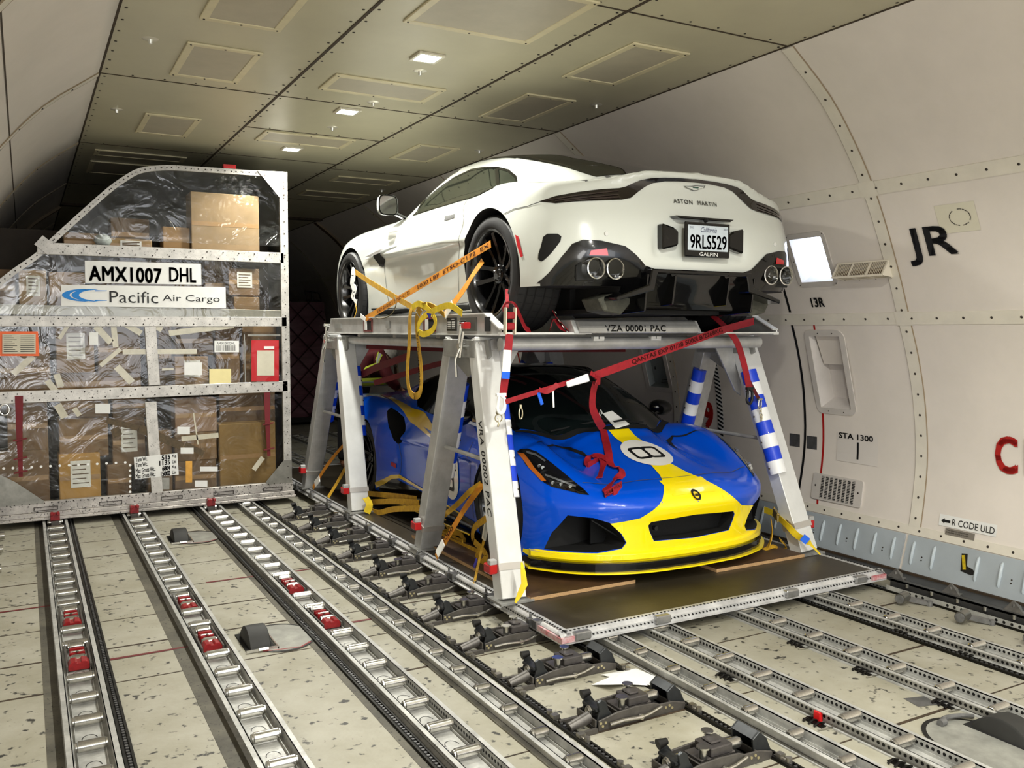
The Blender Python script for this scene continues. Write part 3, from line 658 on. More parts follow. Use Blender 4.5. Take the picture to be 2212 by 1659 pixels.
# --- wall side guide beam with rollers
def sidebeam(x,s,label,y0,y1):
    t=thing('side_guide',(x,(y0+y1)/2,0),label,'guide rail'); mb=MB()
    mb.rng((x-.045*s,y0,.0),(x+.02*s,y1,.012)); mb.rng((x-.012*s,y0,.012),(x,y1,.075)); mb.rng((x-.012*s,y0,.065),(x+.04*s,y1,.075)); mb.build('guide_beam',M('beam_dark',(70,70,70),.42,.5,noise=.2,nscale=12),t)
    mb=MB(); y=y0+.1
    while y<y1: mb.cyl((x-.02*s,y,.05),(x-.02*s,y,.072),.011,10); y+=.17
    mb.build('stud',mSteel,t,smooth=40)
    mb=MB(); mb.rng((x-.05*s,y0,.012),(x-.046*s,y1,.04)); mb.mat(1); y=y0
    while y<y1: 
        for q in range(4): mb.cyl((x-.0505*s,y+q*.045,.026),(x-.051*s,y+q*.045,.026),.009,8)
        y+=.3
    mb.build('perforated_strip',[mAlu,mUnitD],t)
    for i,y in enumerate(np.arange(y0+.2,y1,.385)):
        mb=MB(); mb.box((x+.06*s,y,.05),(.07,.05,.05),rz=.3*s); mb.cyl((x+.05*s,y+.03,.05),(x+.05*s,y+.03,.11),.008,8); mb.add([(x+.02*s,y-.05,.076),(x+.02*s,y+.07,.076),(x+.08*s,y+.05,.125),(x+.09*s,y+.01,.1)],[(0,1,2,3)]); mb.build('restraint_pawl',M('pawl_metal',(140,138,134),.34,.8,noise=.25,nscale=22),t,bevel=.002)
sidebeam(4.80,1,'dark guide beam with studs and pawls along the right wall',1.9,3.66)
for y in(3.43,3.04,2.65):
    t=thing('side_roller',(4.59,y,0),'short swivelling steel roller in a bracket beside the wall guide beam','roller','side rollers by the right wall')
    MB().cyl((4.565,y-.01,.042),(4.645,y+.01,.042),.032,16).build('roller',M('side_roller_steel',(128,126,120),.3,.85),t,smooth=40)
    mb=MB(); mb.cyl((4.555,y-.012,.042),(4.565,y-.01,.042),.026,12); mb.beam((4.65,y+.01,.03),(4.72,y-.09,.015),.04,.02); mb.cyl((4.72,y-.1,0),(4.72,y-.1,.03),.016,10); mb.build('bracket',mAluD,t,smooth=40)
sidebeam(-.34,-1,'dark guide beam at the left edge of the floor',4.4,8.1)
for y in(7.93,7.45,6.83):
    t=thing('side_roller',(-.2,y,0),'small guide roller at the left edge of the photo','roller','side rollers at the left edge')
    MB().cyl((-.25,y,.042),(-.18,y,.042),.03,14).build('roller',mSteel,t,smooth=40); MB().rng((-.3,y-.03,0),(-.25,y+.03,.05)).build('bracket',mAluD,t)
# floor fittings beside the perforated tracks
def fitting(x,y,red,label):
    t=thing('track_fitting',(x,y,0),label,'fitting','small fittings clipped beside the perforated tracks')
    mb=MB()
    for q in range(3): mb.tube([(x-.05,y-.03+q*.03,.006),(x-.02,y-.03+q*.03,.016),(x+.01,y-.03+q*.03,.006)],.005,6)
    mb.rng((x-.03,y-.05,.0),(x,y+.05,.005)); mb.build('clip',M('clip_black',(34,32,30),.4,.7),t,smooth=40)
    mb=MB(); mb.tube([(x-.06,y-.06,.004),(x+.01,y-.075,.006),(x+.03,y-.05,.005)],.004,6); mb.build('wire',mSteel,t)
    if red: MB().rng((x+.0,y-.015,.005),(x+.02,y+.02,.045)).build('red_tab',M('tab_red',(200,20,24),.4),t,bevel=.002)
for a in((2.9,3.10,0,'black clip fitting, left of the first perforated track near the pallet'),(2.89,2.55,1,'clip fitting with a red tab beside the first perforated track'),(2.89,2.13,0,'clip fitting closest to the bottom edge, beside the first perforated track'),(2.9,1.86,1,'clip fitting with red tab cut by the bottom edge'),
    (3.53,3.25,0,'black clip fitting beside the middle perforated track, near the pallet'),(3.53,2.83,0,'black clip fitting beside the middle perforated track, nearer the wheel plate'),(3.53,2.40,0,'black clip fitting just above the big wheel plate'),(4.165,3.1,0,'black clip fitting on the toothed track near the wall'),(4.165,2.72,0,'black clip fitting on the toothed track, farther right')): fitting(*a)
# scrap of paper
mb=MB(); P=[(2.47,3.405,.004),(2.55,3.36,.02),(2.60,3.22,.006),(2.50,3.17,.012),(2.42,3.24,.01),(2.31,3.24,.03),(2.27,3.33,.005),(2.36,3.33,.02),(2.40,3.36,.006),(2.37,3.40,.01)]
mb.add(P+[(2.44,3.33,.03)],[(i,(i+1)%len(P),len(P)) for i in range(len(P))]); o=mb.build('paper_scrap',mWhiteP); tag(o,'torn white paper scrap lying on the floor behind a guide unit','paper')
# ================================================================ pallet
PX0,PX1,PY0,PY1=2.335,4.79,3.69,9.76; PZ=.12
mDeck=M('pallet_deck',(74,68,56),.42,metal=.45,noise=.3,nscale=2.6,bump=.06,bscale=20,col2=(56,50,40)); mEdge=alu('pallet_edge',214,.4,.2,.35,9)
t=thing('cargo_pallet',((PX0+PX1)/2,(PY0+PY1)/2,.06),'long metal cargo pallet with a brown deck carrying the car rack','pallet')
MB().rng((PX0+.06,PY0+.06,.064),(PX1-.06,PY1-.06,PZ)).build('deck',mDeck,t)
mb=MB()
def edge(a,b,n):   # a->b along outside edge, n outward
    a=Vector(a);b=Vector(b);n=Vector(n); prof=[(-.065,.062),(.0,.062),(.0,.07),(-.012,.074),(-.012,.1),(-.018,.108),(-.03,.115),(-.03,.122),(-.05,.122),(-.065,.1205)]
    rows=[[p+n*u+Vector((0,0,v)) for u,v in prof] for p in(a,b)]; mb.grid(rows)
edge((PX0,PY0,0),(PX1,PY0,0),(0,-1,0)); edge((PX0,PY1,0),(PX1,PY1,0),(0,1,0)); edge((PX0,PY0,0),(PX0,PY1,0),(-1,0,0)); edge((PX1,PY0,0),(PX1,PY1,0),(1,0,0))
mb.build('edge_rail',mEdge,t,smooth=30)
mb=MB(); 
x=PX0+.02
while x<PX1-.02: mb.box((x,PY0+.034,.122),(.011,.008,.004)); mb.box((x,PY0+.0105,.088),(.012,.003,.007),ry=.5); x+=.0255
y=PY0+.02
while y<PY1-.05:
    for X,s in((PX0,1),(PX1,-1)): mb.box((X+s*.034,y,.123),(.008,.011,.005)); 
    mb.box((PX0+.0105,y,.088),(.003,.012,.007)); y+=.0255
mb.build('tiedown_teeth',mDark,t)
for xx in(2.40,2.555) : pass
for xx in(2.46,2.98,3.95,4.55): MB().rng((xx-.05,PY0-.012,.075),(xx+.05,PY0+.03,.118)).build('edge_clasp',alu('clasp',190,.3,.2),t,bevel=.006)
mb=MB(); mb.rng((PX0-.002,PY0-.003,.073),(PX0+.115,PY0+.012,.1)); mb.rng((PX1-.13,PY0-.003,.073),(PX1-.005,PY0+.012,.1)); mb.rng((PX0-.003,PY0,.072),(PX0+.01,PY0+.25,.098)); mb.build('red_corner_paint',M('corner_red',(170,30,48),.45,noise=.5,nscale=22,col2=(205,195,195)),t)
y=3.95
while y<9.6:
    mb=MB(); mb.rng((PX0-.012,y-.02,.075),(PX0+.03,y+.03,.12)); mb.rng((PX0-.01,y+.06,.07),(PX0+.02,y+.09,.11)); mb.cyl((PX0+.01,y+.075,.1),(PX0+.01,y+.075,.135),.008,8); mb.build('edge_clasp',alu('clasp2',150,.35,.35),t,bevel=.004); y+=.52
# plywood sheets
mPlyT=M('plywood_face',(92,66,42),.5,noise=.35,nscale=5,bump=.08,bscale=30,col2=(56,40,26)); mPlyE=M('plywood_edge',(196,158,112),.7,noise=.25,nscale=40,stretch=(1,1,12))
def ply(x0,x1,y0,y1,label,sk=0):
    mb=MB(); z0,z1=PZ+.001,PZ+.022
    vs=[(x0,y0,z0),(x1,y0+sk,z0),(x1,y1,z0),(x0,y1,z0)]; vs+=[(a,b,z1) for a,b,_ in vs]
    mb.mat(1).add(vs,[(0,1,5,4),(1,2,6,5),(2,3,7,6),(3,0,4,7),(3,2,1,0)]); mb.mat(0).add(vs[4:],[(0,1,2,3)]); o=mb.build('plywood_sheet',[mPlyT,mPlyE]); tag(o,label,'plywood','plywood sheets under the blue car')
p=at(1143,1297,2,PZ); q=at(1377,1262,2,PZ); ply(p.x,q.x,(p.y+q.y)/2,6.0,'brown plywood sheet under the left side of the blue car nose')
p=at(1553,1236,2,PZ); q=at(1738,1204,2,PZ); ply(p.x-.02,q.x,(p.y+q.y)/2,6.0,'brown plywood sheet under the right side of the blue car, by the right rack leg')
# ================================================================ car bodies from smooth implicit surfaces
def pchip(xs,ys,q):
    xs=np.asarray(xs,float); ys=np.asarray(ys,float); h=np.diff(xs); d=np.diff(ys,axis=0)/h.reshape((-1,)+(1,)*(ys.ndim-1))
    m=np.zeros_like(ys)
    for i in range(1,len(xs)-1):
        w1=2*h[i]+h[i-1]; w2=h[i]+2*h[i-1]; a,b=d[i-1],d[i]; ok=(a*b)>0
        with np.errstate(divide='ignore',invalid='ignore'): v=(w1+w2)/(w1/np.where(ok,a,1)+w2/np.where(ok,b,1))
        m[i]=np.where(ok,v,0)
    m[0]=d[0]; m[-1]=d[-1]
    q=np.asarray(q,float); qc=np.clip(q,xs[0],xs[-1]); i=np.clip(np.searchsorted(xs,qc)-1,0,len(xs)-2)
    H=h[i]; t=(qc-xs[i])/H; sh=(-1,)+(1,)*(ys.ndim-1); t=t.reshape(sh); H=H.reshape(sh)
    r=(2*t**3-3*t**2+1)*ys[i]+(t**3-2*t**2+t)*H*m[i]+(-2*t**3+3*t**2)*ys[i+1]+(t**3-t**2)*H*m[i+1]
    e=(q-qc).reshape(sh); return r+np.where(e<0,m[0]*e,m[-1]*e)
def table(us,vs,T,U,V):      # T[len(us)][len(vs)] -> values on the grid U x V
    A=pchip(us,np.array(T,float),U); return pchip(vs,A.T,V).T
def smax(a,b,k): h=np.maximum(k-np.abs(a-b),0); return np.maximum(a,b)+h*h/(4*k)
def smin(a,b,k): return -smax(-a,-b,k)
def norm2(F,h): gx,gy=np.gradient(F,h); return np.sqrt(1+gx*gx+gy*gy)
def surfnet(F,o,h):
    nx,ny,nz=F.shape; S=F<0
    c=np.zeros((nx-1,ny-1,nz-1),np.int8)
    for a in(0,1):
        for b in(0,1):
            for d in(0,1): c+=S[a:nx-1+a,b:ny-1+b,d:nz-1+d]
    act=(c>0)&(c<8); idx=-np.ones(act.shape,np.int64); ii=np.argwhere(act); idx[act]=np.arange(len(ii))
    P=np.zeros((len(ii),3)); n=np.zeros(len(ii))
    cor=[(a,b,d) for a in(0,1) for b in(0,1) for d in(0,1)]
    for p in cor:
        for ax in range(3):
            if p[ax]==0:
                q=list(p); q[ax]=1
                fa=F[ii[:,0]+p[0],ii[:,1]+p[1],ii[:,2]+p[2]]; fb=F[ii[:,0]+q[0],ii[:,1]+q[1],ii[:,2]+q[2]]
                m=(fa<0)!=(fb<0); t=np.where(m,fa/(fa-fb+1e-12*(fa==fb)),0)
                for k in range(3): P[:,k]+=np.where(m,p[k]+(t if k==ax else 0),0)
                n+=m
    P=(P/n[:,None]+ii)*h+np.array(o)
    quads=[]
    for ax in range(3):
        sl0=[slice(1,-1)]*3; sl1=[slice(1,-1)]*3; sl0[ax]=slice(0,-1); sl1[ax]=slice(1,None)
        A=S[tuple(sl0)]; B=S[tuple(sl1)]; e=np.argwhere(A!=B); base=e.copy()
        u,v=[k for k in range(3) if k!=ax]
        for k in(u,v): base[:,k]+=1
        def cell(du,dv): c=base.copy(); c[:,u]-=du; c[:,v]-=dv; return idx[c[:,0],c[:,1],c[:,2]]
        q=np.stack([cell(1,1),cell(0,1),cell(0,0),cell(1,0)],1)
        fl=A[e[:,0],e[:,1],e[:,2]]
        if ax==1: fl=~fl
        q=np.where(fl[:,None],q,q[:,::-1]); quads.append(q)
    return P,np.concatenate(quads)
def laplace(P,Q,it=3,lam=.5):
    n=len(P); E=np.concatenate([Q[:,[0,1]],Q[:,[1,2]],Q[:,[2,3]],Q[:,[3,0]]]); E=np.concatenate([E,E[:,::-1]])
    cnt=np.bincount(E[:,0],minlength=n)[:,None]
    for k in range(it):
        for l in(lam,-lam*1.03):
            A=np.stack([np.bincount(E[:,0],weights=P[E[:,1],j],minlength=n) for j in range(3)],1)/cnt; P=P+l*(A-P)
    return P
class Car:
    def __init__(s,name,label,org,flip,spec,h=.018):
        s.o=Vector(org); s.flip=flip
        s.root=thing(name,org,label,'car'); L=spec['L']
        xs=np.arange(-1.1,1.1+h/2,h); ys=np.arange(-.12,L+.12,h); zs=np.arange(.02,1.36,h); ax=np.abs(xs)
        T=spec['top']; top=table(T[0],T[1],T[2],ys,ax)         # ys x xs
        if 'topfix' in spec: top=spec['topfix'](ys[:,None],ax[None,:],top)
        ft=((zs[None,None,:]-top.T[:,:,None]))/norm2(top.T,h)[:,:,None]
        W=spec['side']; w=table(W[0],W[1],W[2],ys,zs); fs=(ax[:,None,None]-w[None])/norm2(w,h)[None]
        Rr=spec['tail']; r=table(Rr[0],Rr[1],Rr[2],zs,ax).T; fr=(r[:,None,:]-ys[None,:,None])/norm2(r,h)[:,None,:]
        Fr=spec['nose']; n=table(Fr[0],Fr[1],Fr[2],zs,ax).T; fn=(ys[None,:,None]-n[:,None,:])/norm2(n,h)[:,None,:]
        if spec.get('reverse'): fr,fn=fn,fr
        fb=(spec['floor']-zs)[None,None,:]
        B=smax(ft,fs,spec.get('k',.07)); B=smax(B,fr,spec.get('kr',.04)); B=smax(B,fn,.06); B=smax(B,fb,.03)
        G=spec['house']; yy=ys[:,None]-G['bow']*ax[None,:]**2*np.where(ys[:,None]*(1 if G['wsfront']>0 else -1)>G['mid']*(1 if G['wsfront']>0 else -1),-G['wsfront'],G['wsfront']*.4)
        hg=pchip(G['y'],G['z'],yy.ravel()).reshape(yy.shape)-G['crown']*ax[None,:]**2
        fg=(zs[None,None,:]-hg.T[:,:,None])/norm2(hg.T,h)[:,:,None]
        wg=table(G['wy'],[.85,1.2],G['w'],ys,zs); fw=(ax[:,None,None]-wg[None])/norm2(wg,h)[None]
        H=smax(fg,fw,G['k']); H=smax(H,(G['y'][0]-ys)[None,:,None],.03); H=smax(H,(ys-G['y'][-1])[None,:,None],.03); H=smax(H,(.6-zs)[None,None,:],.03)
        F=smin(B,H,G['blend'])
        if 'extra' in spec: F=spec['extra'](F,xs[:,None,None],ax[:,None,None],ys[None,:,None],zs[None,None,:])
        P,Q=surfnet(F,(xs[0],ys[0],zs[0]),h); P=laplace(P,Q,6)
        if flip: pass
        P=P+np.array(org)
        me=bpy.data.meshes.new('body'); me.vertices.add(len(P)); me.vertices.foreach_set('co',P.astype(np.float32).ravel())
        me.loops.add(len(Q)*4); me.loops.foreach_set('vertex_index',Q.ravel().astype(np.int32)); me.polygons.add(len(Q))
        me.polygons.foreach_set('loop_start',np.arange(0,len(Q)*4,4,dtype=np.int32)); me.update(); me.validate()
        s.body=bpy.data.objects.new('body',me); C.objects.link(s.body); me.materials.append(spec['paint']); s.paint=spec['paint']
        s.body.parent=s.root; s.body.location=-WO[s.root.name]; WO[s.body.name]=Vector((0,0,0))
        bm=bmesh.new(); bm.from_mesh(me); s.bvh=BVHTree.FromBMesh(bm); bm.free()
        c=s.bvh.ray_cast(s.o+Vector((0,spec['L']/2,3)),Vector((0,0,-1)))
        if c[1] is not None and c[1].z<0:
            bm=bmesh.new(); bm.from_mesh(me); bmesh.ops.reverse_faces(bm,faces=bm.faces); bm.to_mesh(me); s.bvh=BVHTree.FromBMesh(bm); bm.free()
    def L2(s,p): return s.o+Vector(p)
    def see(s,pts):                     # measured photograph points -> car coordinates on the body
        out=[]
        for x,y in pts:
            d=sight(x,y); h=s.bvh.ray_cast(EYE,d)
            if h[0] is None: h=s.bvh.find_nearest(EYE+d*(s.o+Vector((0,1,0))-EYE).length)
            out.append(h[0]-s.o)
        return out
    def carve(s,mb,mats):
        c=mb.build('cutter',mats); bm=bmesh.new(); bm.from_mesh(c.data); bmesh.ops.recalc_face_normals(bm,faces=bm.faces); bm.to_mesh(c.data); bm.free()
        boolean(s.body,c,True)
        me=s.body.data; bm=bmesh.new(); bm.from_mesh(me); s.bvh2=BVHTree.FromBMesh(bm); bm.free()
    def finish(s,ang=50):
        me=s.body.data; me.polygons.foreach_set('use_smooth',[True]*len(me.polygons)); me.set_sharp_from_angle(angle=R(ang))
    AX={'left':(0,Vector((1,0,0)),(1,2)),'right':(0,Vector((-1,0,0)),(1,2)),'back':(1,Vector((0,1,0)),(0,2)),'top':(2,Vector((0,0,-1)),(0,1))}
    def skin(s,name,poly,axis,mat,off=.004,parent=None,step=.025,mb=None,maxn=None,flatten=None):
        """patch of outline poly (2D in the two coordinates other than the axis) laid on the body"""
        k,d,(a,b)=s.AX[axis]; P=[]
        n=len(poly)
        for i in range(n):
            p,q=Vector(poly[i][:2]),Vector(poly[(i+1)%n][:2]); m=max(1,int((q-p).length/step))
            P+=[p.lerp(q,j/m) for j in range(m)]
        nb=len(P); xs=[p.x for p in P]; ys=[p.y for p in P]
        gx=np.arange(min(xs)+step/2,max(xs),step); gy=np.arange(min(ys)+step/2,max(ys),step)
        if len(gx)*len(gy)<9000:
            A=np.array([tuple(p) for p in P]); X,Y=np.meshgrid(gx,gy); X=X.ravel();Y=Y.ravel(); ins=np.zeros(len(X),bool); near=np.full(len(X),9.)
            for i in range(nb):
                x1,y1=A[i];x2,y2=A[(i+1)%nb]; c=((y1>Y)!=(y2>Y))&(X<(x2-x1)*(Y-y1)/((y2-y1) or 1e-9)+x1); ins^=c; near=np.minimum(near,np.hypot(X-x1,Y-y1))
            P+=[Vector((x,y)) for x,y,i,nn in zip(X,Y,ins,near) if i and nn>step*.45]
        R_=delaunay_2d_cdt(P,[],[list(range(nb))],1,1e-5); V,Fc=R_[0],R_[2]
        pts=[];ok=[]
        for v in V:
            o=Vector((0,0,0)); o[a]=v.x; o[b]=v.y; o[k]=0; o=s.o+o; o[k]=s.o[k]+(-4*d[k] if k!=1 else -2); 
            if k==2: o[k]=s.o[k]+3
            h=s.bvh.ray_cast(o,d)
            if h[0] is None: pts.append(None); continue
            nn=h[1] if h[1].dot(d)<0 else -h[1]; pts.append(h[0]+nn*off)
        out=MB() if mb is None else mb; keep=[f for f in Fc if all(pts[i] is not None for i in f)]
        keep=[f for f in keep if max((pts[f[i]]-pts[f[(i+1)%len(f)]]).length for i in range(len(f)))<step*6]
        out.add([p if p is not None else (0,0,0) for p in pts],keep)
        if mb is not None: return out
        me=bpy.data.meshes.new(name); bmv=bmesh.new()
        used=sorted({i for f in keep for i in f}); mp={i:bmv.verts.new(pts[i]) for i in used}
        for f in keep:
            try: fc=bmv.faces.new([mp[i] for i in f])
            except ValueError: continue
            fc.normal_update()
            if fc.normal.dot(d)>0: fc.normal_flip()
        bmv.to_mesh(me); bmv.free(); me.materials.append(mat); me.polygons.foreach_set('use_smooth',[True]*len(me.polygons))
        ob=bpy.data.objects.new(name,me); C.objects.link(ob); par=parent or s.root; ob.parent=par; ob.location=-WO[par.name]; WO[ob.name]=Vector((0,0,0)); return ob
    def seen(s,pts,axis): a,b=s.AX[axis][2]; return [(p[a],p[b]) for p in s.see(pts)]
    def line(s,name,pts,w,axis,mat,off=.003,parent=None,closed=False):
        P=[Vector(p[:2]) for p in pts]; Lf=[];Rt=[]
        for i,p in enumerate(P):
            d=(P[min(i+1,len(P)-1)]-P[max(i-1,0)]); d.normalize(); n=Vector((-d.y,d.x)); ww=w[i] if isinstance(w,list) else w
            Lf.append(p+n*ww/2); Rt.append(p-n*ww/2)
        return s.skin(name,[tuple(v) for v in Lf+Rt[::-1]],axis,mat,off,parent)
mir=lambda P:[(-a,b) for a,b in P]
def wheel(parent,c,r,w,side,rimr,mats,spokes=5,twin=True,tread=True,name='wheel'):
    """side=-1: face towards -X. c = centre of the tyre"""
    mT,mR,mD,mC=mats; T=Matrix.Translation(c)@Matrix.Rotation(R(90)*side,4,'Y')   # local z -> outward
    h=w/2; prof=[(rimr-.01,-h*.9),(rimr+.004,-h),(r-.05,-h*1.02),(r-.02,-h*.96),(r-.008,-h*.86)]
    gs=[-.55,-.2,.2,.55] if tread else []
    for g in gs: prof+=[(r-.002,h*(g-.03)*1.0-.004),(r-.010,h*g-.004),(r-.010,h*g+.004),(r-.002,h*(g+.03)+.004)]
    prof+=[(r-.008,h*.86),(r-.02,h*.96),(r-.05,h*1.02),(rimr+.012,h),(rimr+.004,h*.97),(rimr-.01,h*.9)]
    t=MB().lathe(prof,T,72).build('tyre',mT,parent,smooth=28)
    if tread:
        mb=MB(); n=44
        for i in range(n):
            a=2*math.pi*i/n
            for g in(-.78,-.38,0,.38,.78):
                aa=a+.03*g; mb.add([Vector((math.cos(aa+da)*(r+.0012),math.sin(aa+da)*(r+.0012),h*(g+dg))) if abs(g)<.7 else Vector((math.cos(aa+da)*(r-.003),math.sin(aa+da)*(r-.003),h*(g+dg))) for da,dg in((-.004,-.13),(.004,-.13),(.014,.13),(.006,.13))],[(0,1,2,3)],T)
        mb.build('tread_slots',mD,parent)
    k=MB().lathe([(rimr+.006,h*.93),(rimr+.002,h*.99),(rimr-.012,h*.97),(rimr-.022,h*.86),(rimr-.03,0),(rimr-.03,-h*.8)],T,64)
    o=h*.80; n=spokes
    for i in range(n):
        a0=2*math.pi*i/n+.3
        for dd in((-1,1) if twin else (0,)):
            vs=[]
            for rr,ww,z,th in((.05,.030,o-.045,.05),(rimr*.5,.024,o-.03,.04),(rimr-.016,.034,o+.004,.035)):
                off=dd*(.018+.042*(rr/rimr)) 
                cx,cy=math.cos(a0)*rr-math.sin(a0)*off,math.sin(a0)*rr+math.cos(a0)*off; tx,ty=-math.sin(a0)*ww/2,math.cos(a0)*ww/2
                vs+=[(cx-tx,cy-ty,z),(cx+tx,cy+ty,z),(cx+tx,cy+ty,z-th),(cx-tx,cy-ty,z-th)]
            fs=[(0,1,2,3),(8,11,10,9)]
            for q in(0,4):
                for j in range(4): fs.append((q+j,q+4+j,q+4+(j+1)%4,q+(j+1)%4))
            k.add(vs,fs,T)
    k.lathe([(0,o-.02),(.03,o-.022),(.034,o-.03),(.062,o-.032),(.066,o-.06)],T,24)
    for i in range(5): a=2*math.pi*i/5; k.cyl(T@Vector((.048*math.cos(a),.048*math.sin(a),o-.036)),T@Vector((.048*math.cos(a),.048*math.sin(a),o-.02)),.008,6)
    rim=k.build('rim',mR,parent,smooth=35)
    MB().lathe([(.06,o-.1),(.19,o-.1),(.19,o-.125),(.06,o-.125)],T,48).build('brake_disc',M('brake_disc_metal',(120,118,114),.35,.9),parent,smooth=30)
    mb=MB(); 
    pts=[(a,rr) for a,rr in((-.5,.14),(-.5,.205),(-.2,.215),(.1,.215),(.4,.205),(.4,.14),(0,.13))]; mb.prism(pts,lambda a,rr:T@Vector((rr*math.cos(a+2.6),rr*math.sin(a+2.6),o-.13)),(T.to_3x3()@Vector((0,0,.05)))); mb.build('brake_caliper',mC,parent,bevel=.004)
    return t
# ================================================================ white coupe on the rack
mWhite=M('white_car_paint',(206,209,202),.25,coat=.8,spec=.5); mGlass=M('car_glass_dark',(9,12,11),.04,spec=.9,coat=.6); mGlassG=M('car_glass_green',(20,27,22),.05,spec=.8,coat=.6)
mGloss=M('gloss_black',(5,5,6),.14,coat=.5,spec=.35); mSatin=M('satin_black',(24,25,26),.38); mRubT=M('tyre_rubber',(26,26,27),.6,bump=.05,bscale=120); mRim=M('rim_black',(10,10,11),.22,coat=.6)
mMatt=M('matt_black',(10,10,10),.75); mChrome=M('chrome',(225,225,222),.12,metal=1.); mTail=M('tail_lens',(14,6,7),.12,coat=1.); mTailL=M('tail_lens_light',(46,36,36),.2,coat=1.); mRefl=M('reflector_red',(196,26,38),.25,coat=1.)
mGap=M('panel_gap',(70,70,68),.7); mMesh=M('mesh_black',(16,17,18),.5,metal=.3)
A_TOP=([0,.12,.3,.86,1.4,2.0,2.85,3.3,3.565,4.0,4.3,4.495],[0,.3,.55,.75,.9,1.0],
 [[.940,.932,.880,.825,.785,.74],[.938,.930,.885,.850,.82,.775],[.915,.905,.868,.86,.85,.82],[.93,.93,.915,.925,.915,.865],[.93,.93,.93,.92,.885,.82],[.92,.92,.915,.905,.865,.81],[.95,.95,.94,.905,.865,.81],[.92,.915,.90,.885,.865,.82],[.875,.87,.86,.865,.85,.80],[.79,.785,.77,.78,.76,.70],[.70,.69,.68,.67,.64,.60],[.58,.57,.56,.545,.52,.50]])
A_SIDE=([0,.25,.6,.86,1.3,1.9,2.6,3.1,3.565,4.0,4.3,4.495],[.15,.35,.55,.75,.9],
 [[.84,.86,.88,.87,.83],[.93,.955,.965,.955,.91],[.955,.98,.988,.975,.94],[.965,.988,.992,.985,.95],[.89,.925,.955,.955,.90],[.86,.89,.92,.925,.87],[.865,.895,.915,.91,.86],[.89,.92,.935,.925,.88],[.945,.962,.965,.95,.90],[.92,.94,.945,.92,.86],[.85,.87,.87,.83,.76],[.70,.72,.70,.62,.5]])
A_TAIL=([.2,.35,.45,.6,.75,.84,.92,.98],[0,.4,.7,.9,1.0],
 [[.10,.12,.17,.27,.42],[.02,.04,.10,.22,.38],[.0,.02,.08,.2,.36],[.02,.04,.10,.22,.38],[.07,.09,.15,.27,.42],[.09,.11,.17,.29,.44],[.04,.06,.14,.30,.48],[.0,.02,.12,.34,.55]])
A_NOSE=([.15,.4,.6,.8],[0,.4,.7,.9,1.0],[[4.47,4.44,4.33,4.08,3.9],[4.49,4.46,4.35,4.1,3.92],[4.46,4.43,4.30,4.05,3.85],[4.38,4.33,4.18,3.9,3.7]])
A_H=dict(y=[.28,.42,.62,.94,1.38,1.8,2.1,2.4,2.62,2.86,3.1,3.32],z=[.925,.98,1.06,1.156,1.255,1.294,1.294,1.27,1.215,1.12,1.01,.90],bow=.62,wsfront=1,mid=2.1,crown=.13,
  wy=[.28,.6,.9,1.2,1.7,2.1,2.6,3.0,3.32],w=[[.60,.36],[.70,.46],[.77,.53],[.81,.58],[.835,.605],[.835,.605],[.82,.585],[.79,.55],[.72,.4]],k=.07,blend=.05)
def a_extra(F,x,ax,y,z):
    # flared haunch groove above rear arch is soft; sculpted plinth around the plate
    d=np.sqrt(np.maximum(ax-.0,0)**2*0+ (np.maximum(ax-.32,0))**2+(np.maximum(np.abs(z-.52)-.055,0))**2+(y-.0)**2)-.035
    F=smax(F,-d,.03)
    # side strake scoop behind front wheel
    s=np.sqrt(((y-3.0)/.30)**2+((z-.56-(3.0-y)*.12)/.055)**2+((ax-.985)/.06)**2)-1
    return smax(F,-s*.05,.02)
car=Car('white_coupe','shiny white sports coupe tied on top of the metal rack, rear end towards the camera',(3.50,4.0,1.645),False,
 dict(L=4.495,top=A_TOP,side=A_SIDE,tail=A_TAIL,nose=A_NOSE,floor=.13,house=A_H,paint=mWhite,extra=a_extra,k=.08,kr=.035))
A=car
# wheel arches and the diffuser tunnel are cut out
ac=[(.863,.361),(3.568,.350)]; mb=MB().mat(0)
for (y,z),rr in zip(ac,(.400,.388)):
    for s_ in(-1,1): mb.cyl(A.L2((s_*.56,y,z)),A.L2((s_*1.2,y,z)),rr,64)
P=[(-.40,.10),(-.36,.30),(-.30,.345),(.30,.345),(.36,.30),(.40,.10)]; mb.prism(P,lambda u,v:A.L2((u,-.3,v)),(0,.75,0))
for s_ in(-1,1):
    mb.prism([(s_*.44,.285),(s_*.42,.36),(s_*.47,.42),(s_*.74,.425),(s_*.80,.37),(s_*.80,.29)],lambda u,v:A.L2((u,-.3,v)),(0,.36 if s_<0 else .36,0))
A.carve(mb,[mMatt])
mb=MB()
for s_ in(-1,1): mb.prism([(-.4,.0),(-.4,.262),(.57,.262),(.57,.0)],lambda u,v:A.L2((s_*.52,u,v)),(s_*.7,0,0))
A.carve(mb,[mMatt]); A.finish(40)
A.body.data.materials.append(mGloss); kG=len(A.body.data.materials)-1
for p_ in A.body.data.polygons:
    c_=p_.center-A.o
    if p_.material_index==0 and c_.y<.62 and (c_.z<.262 or (c_.z<.275 and c_.y<.3)): p_.material_index=kG
B_=lambda pts:A.seen(pts,'back')
S_=lambda pts:A.seen(pts,'left')
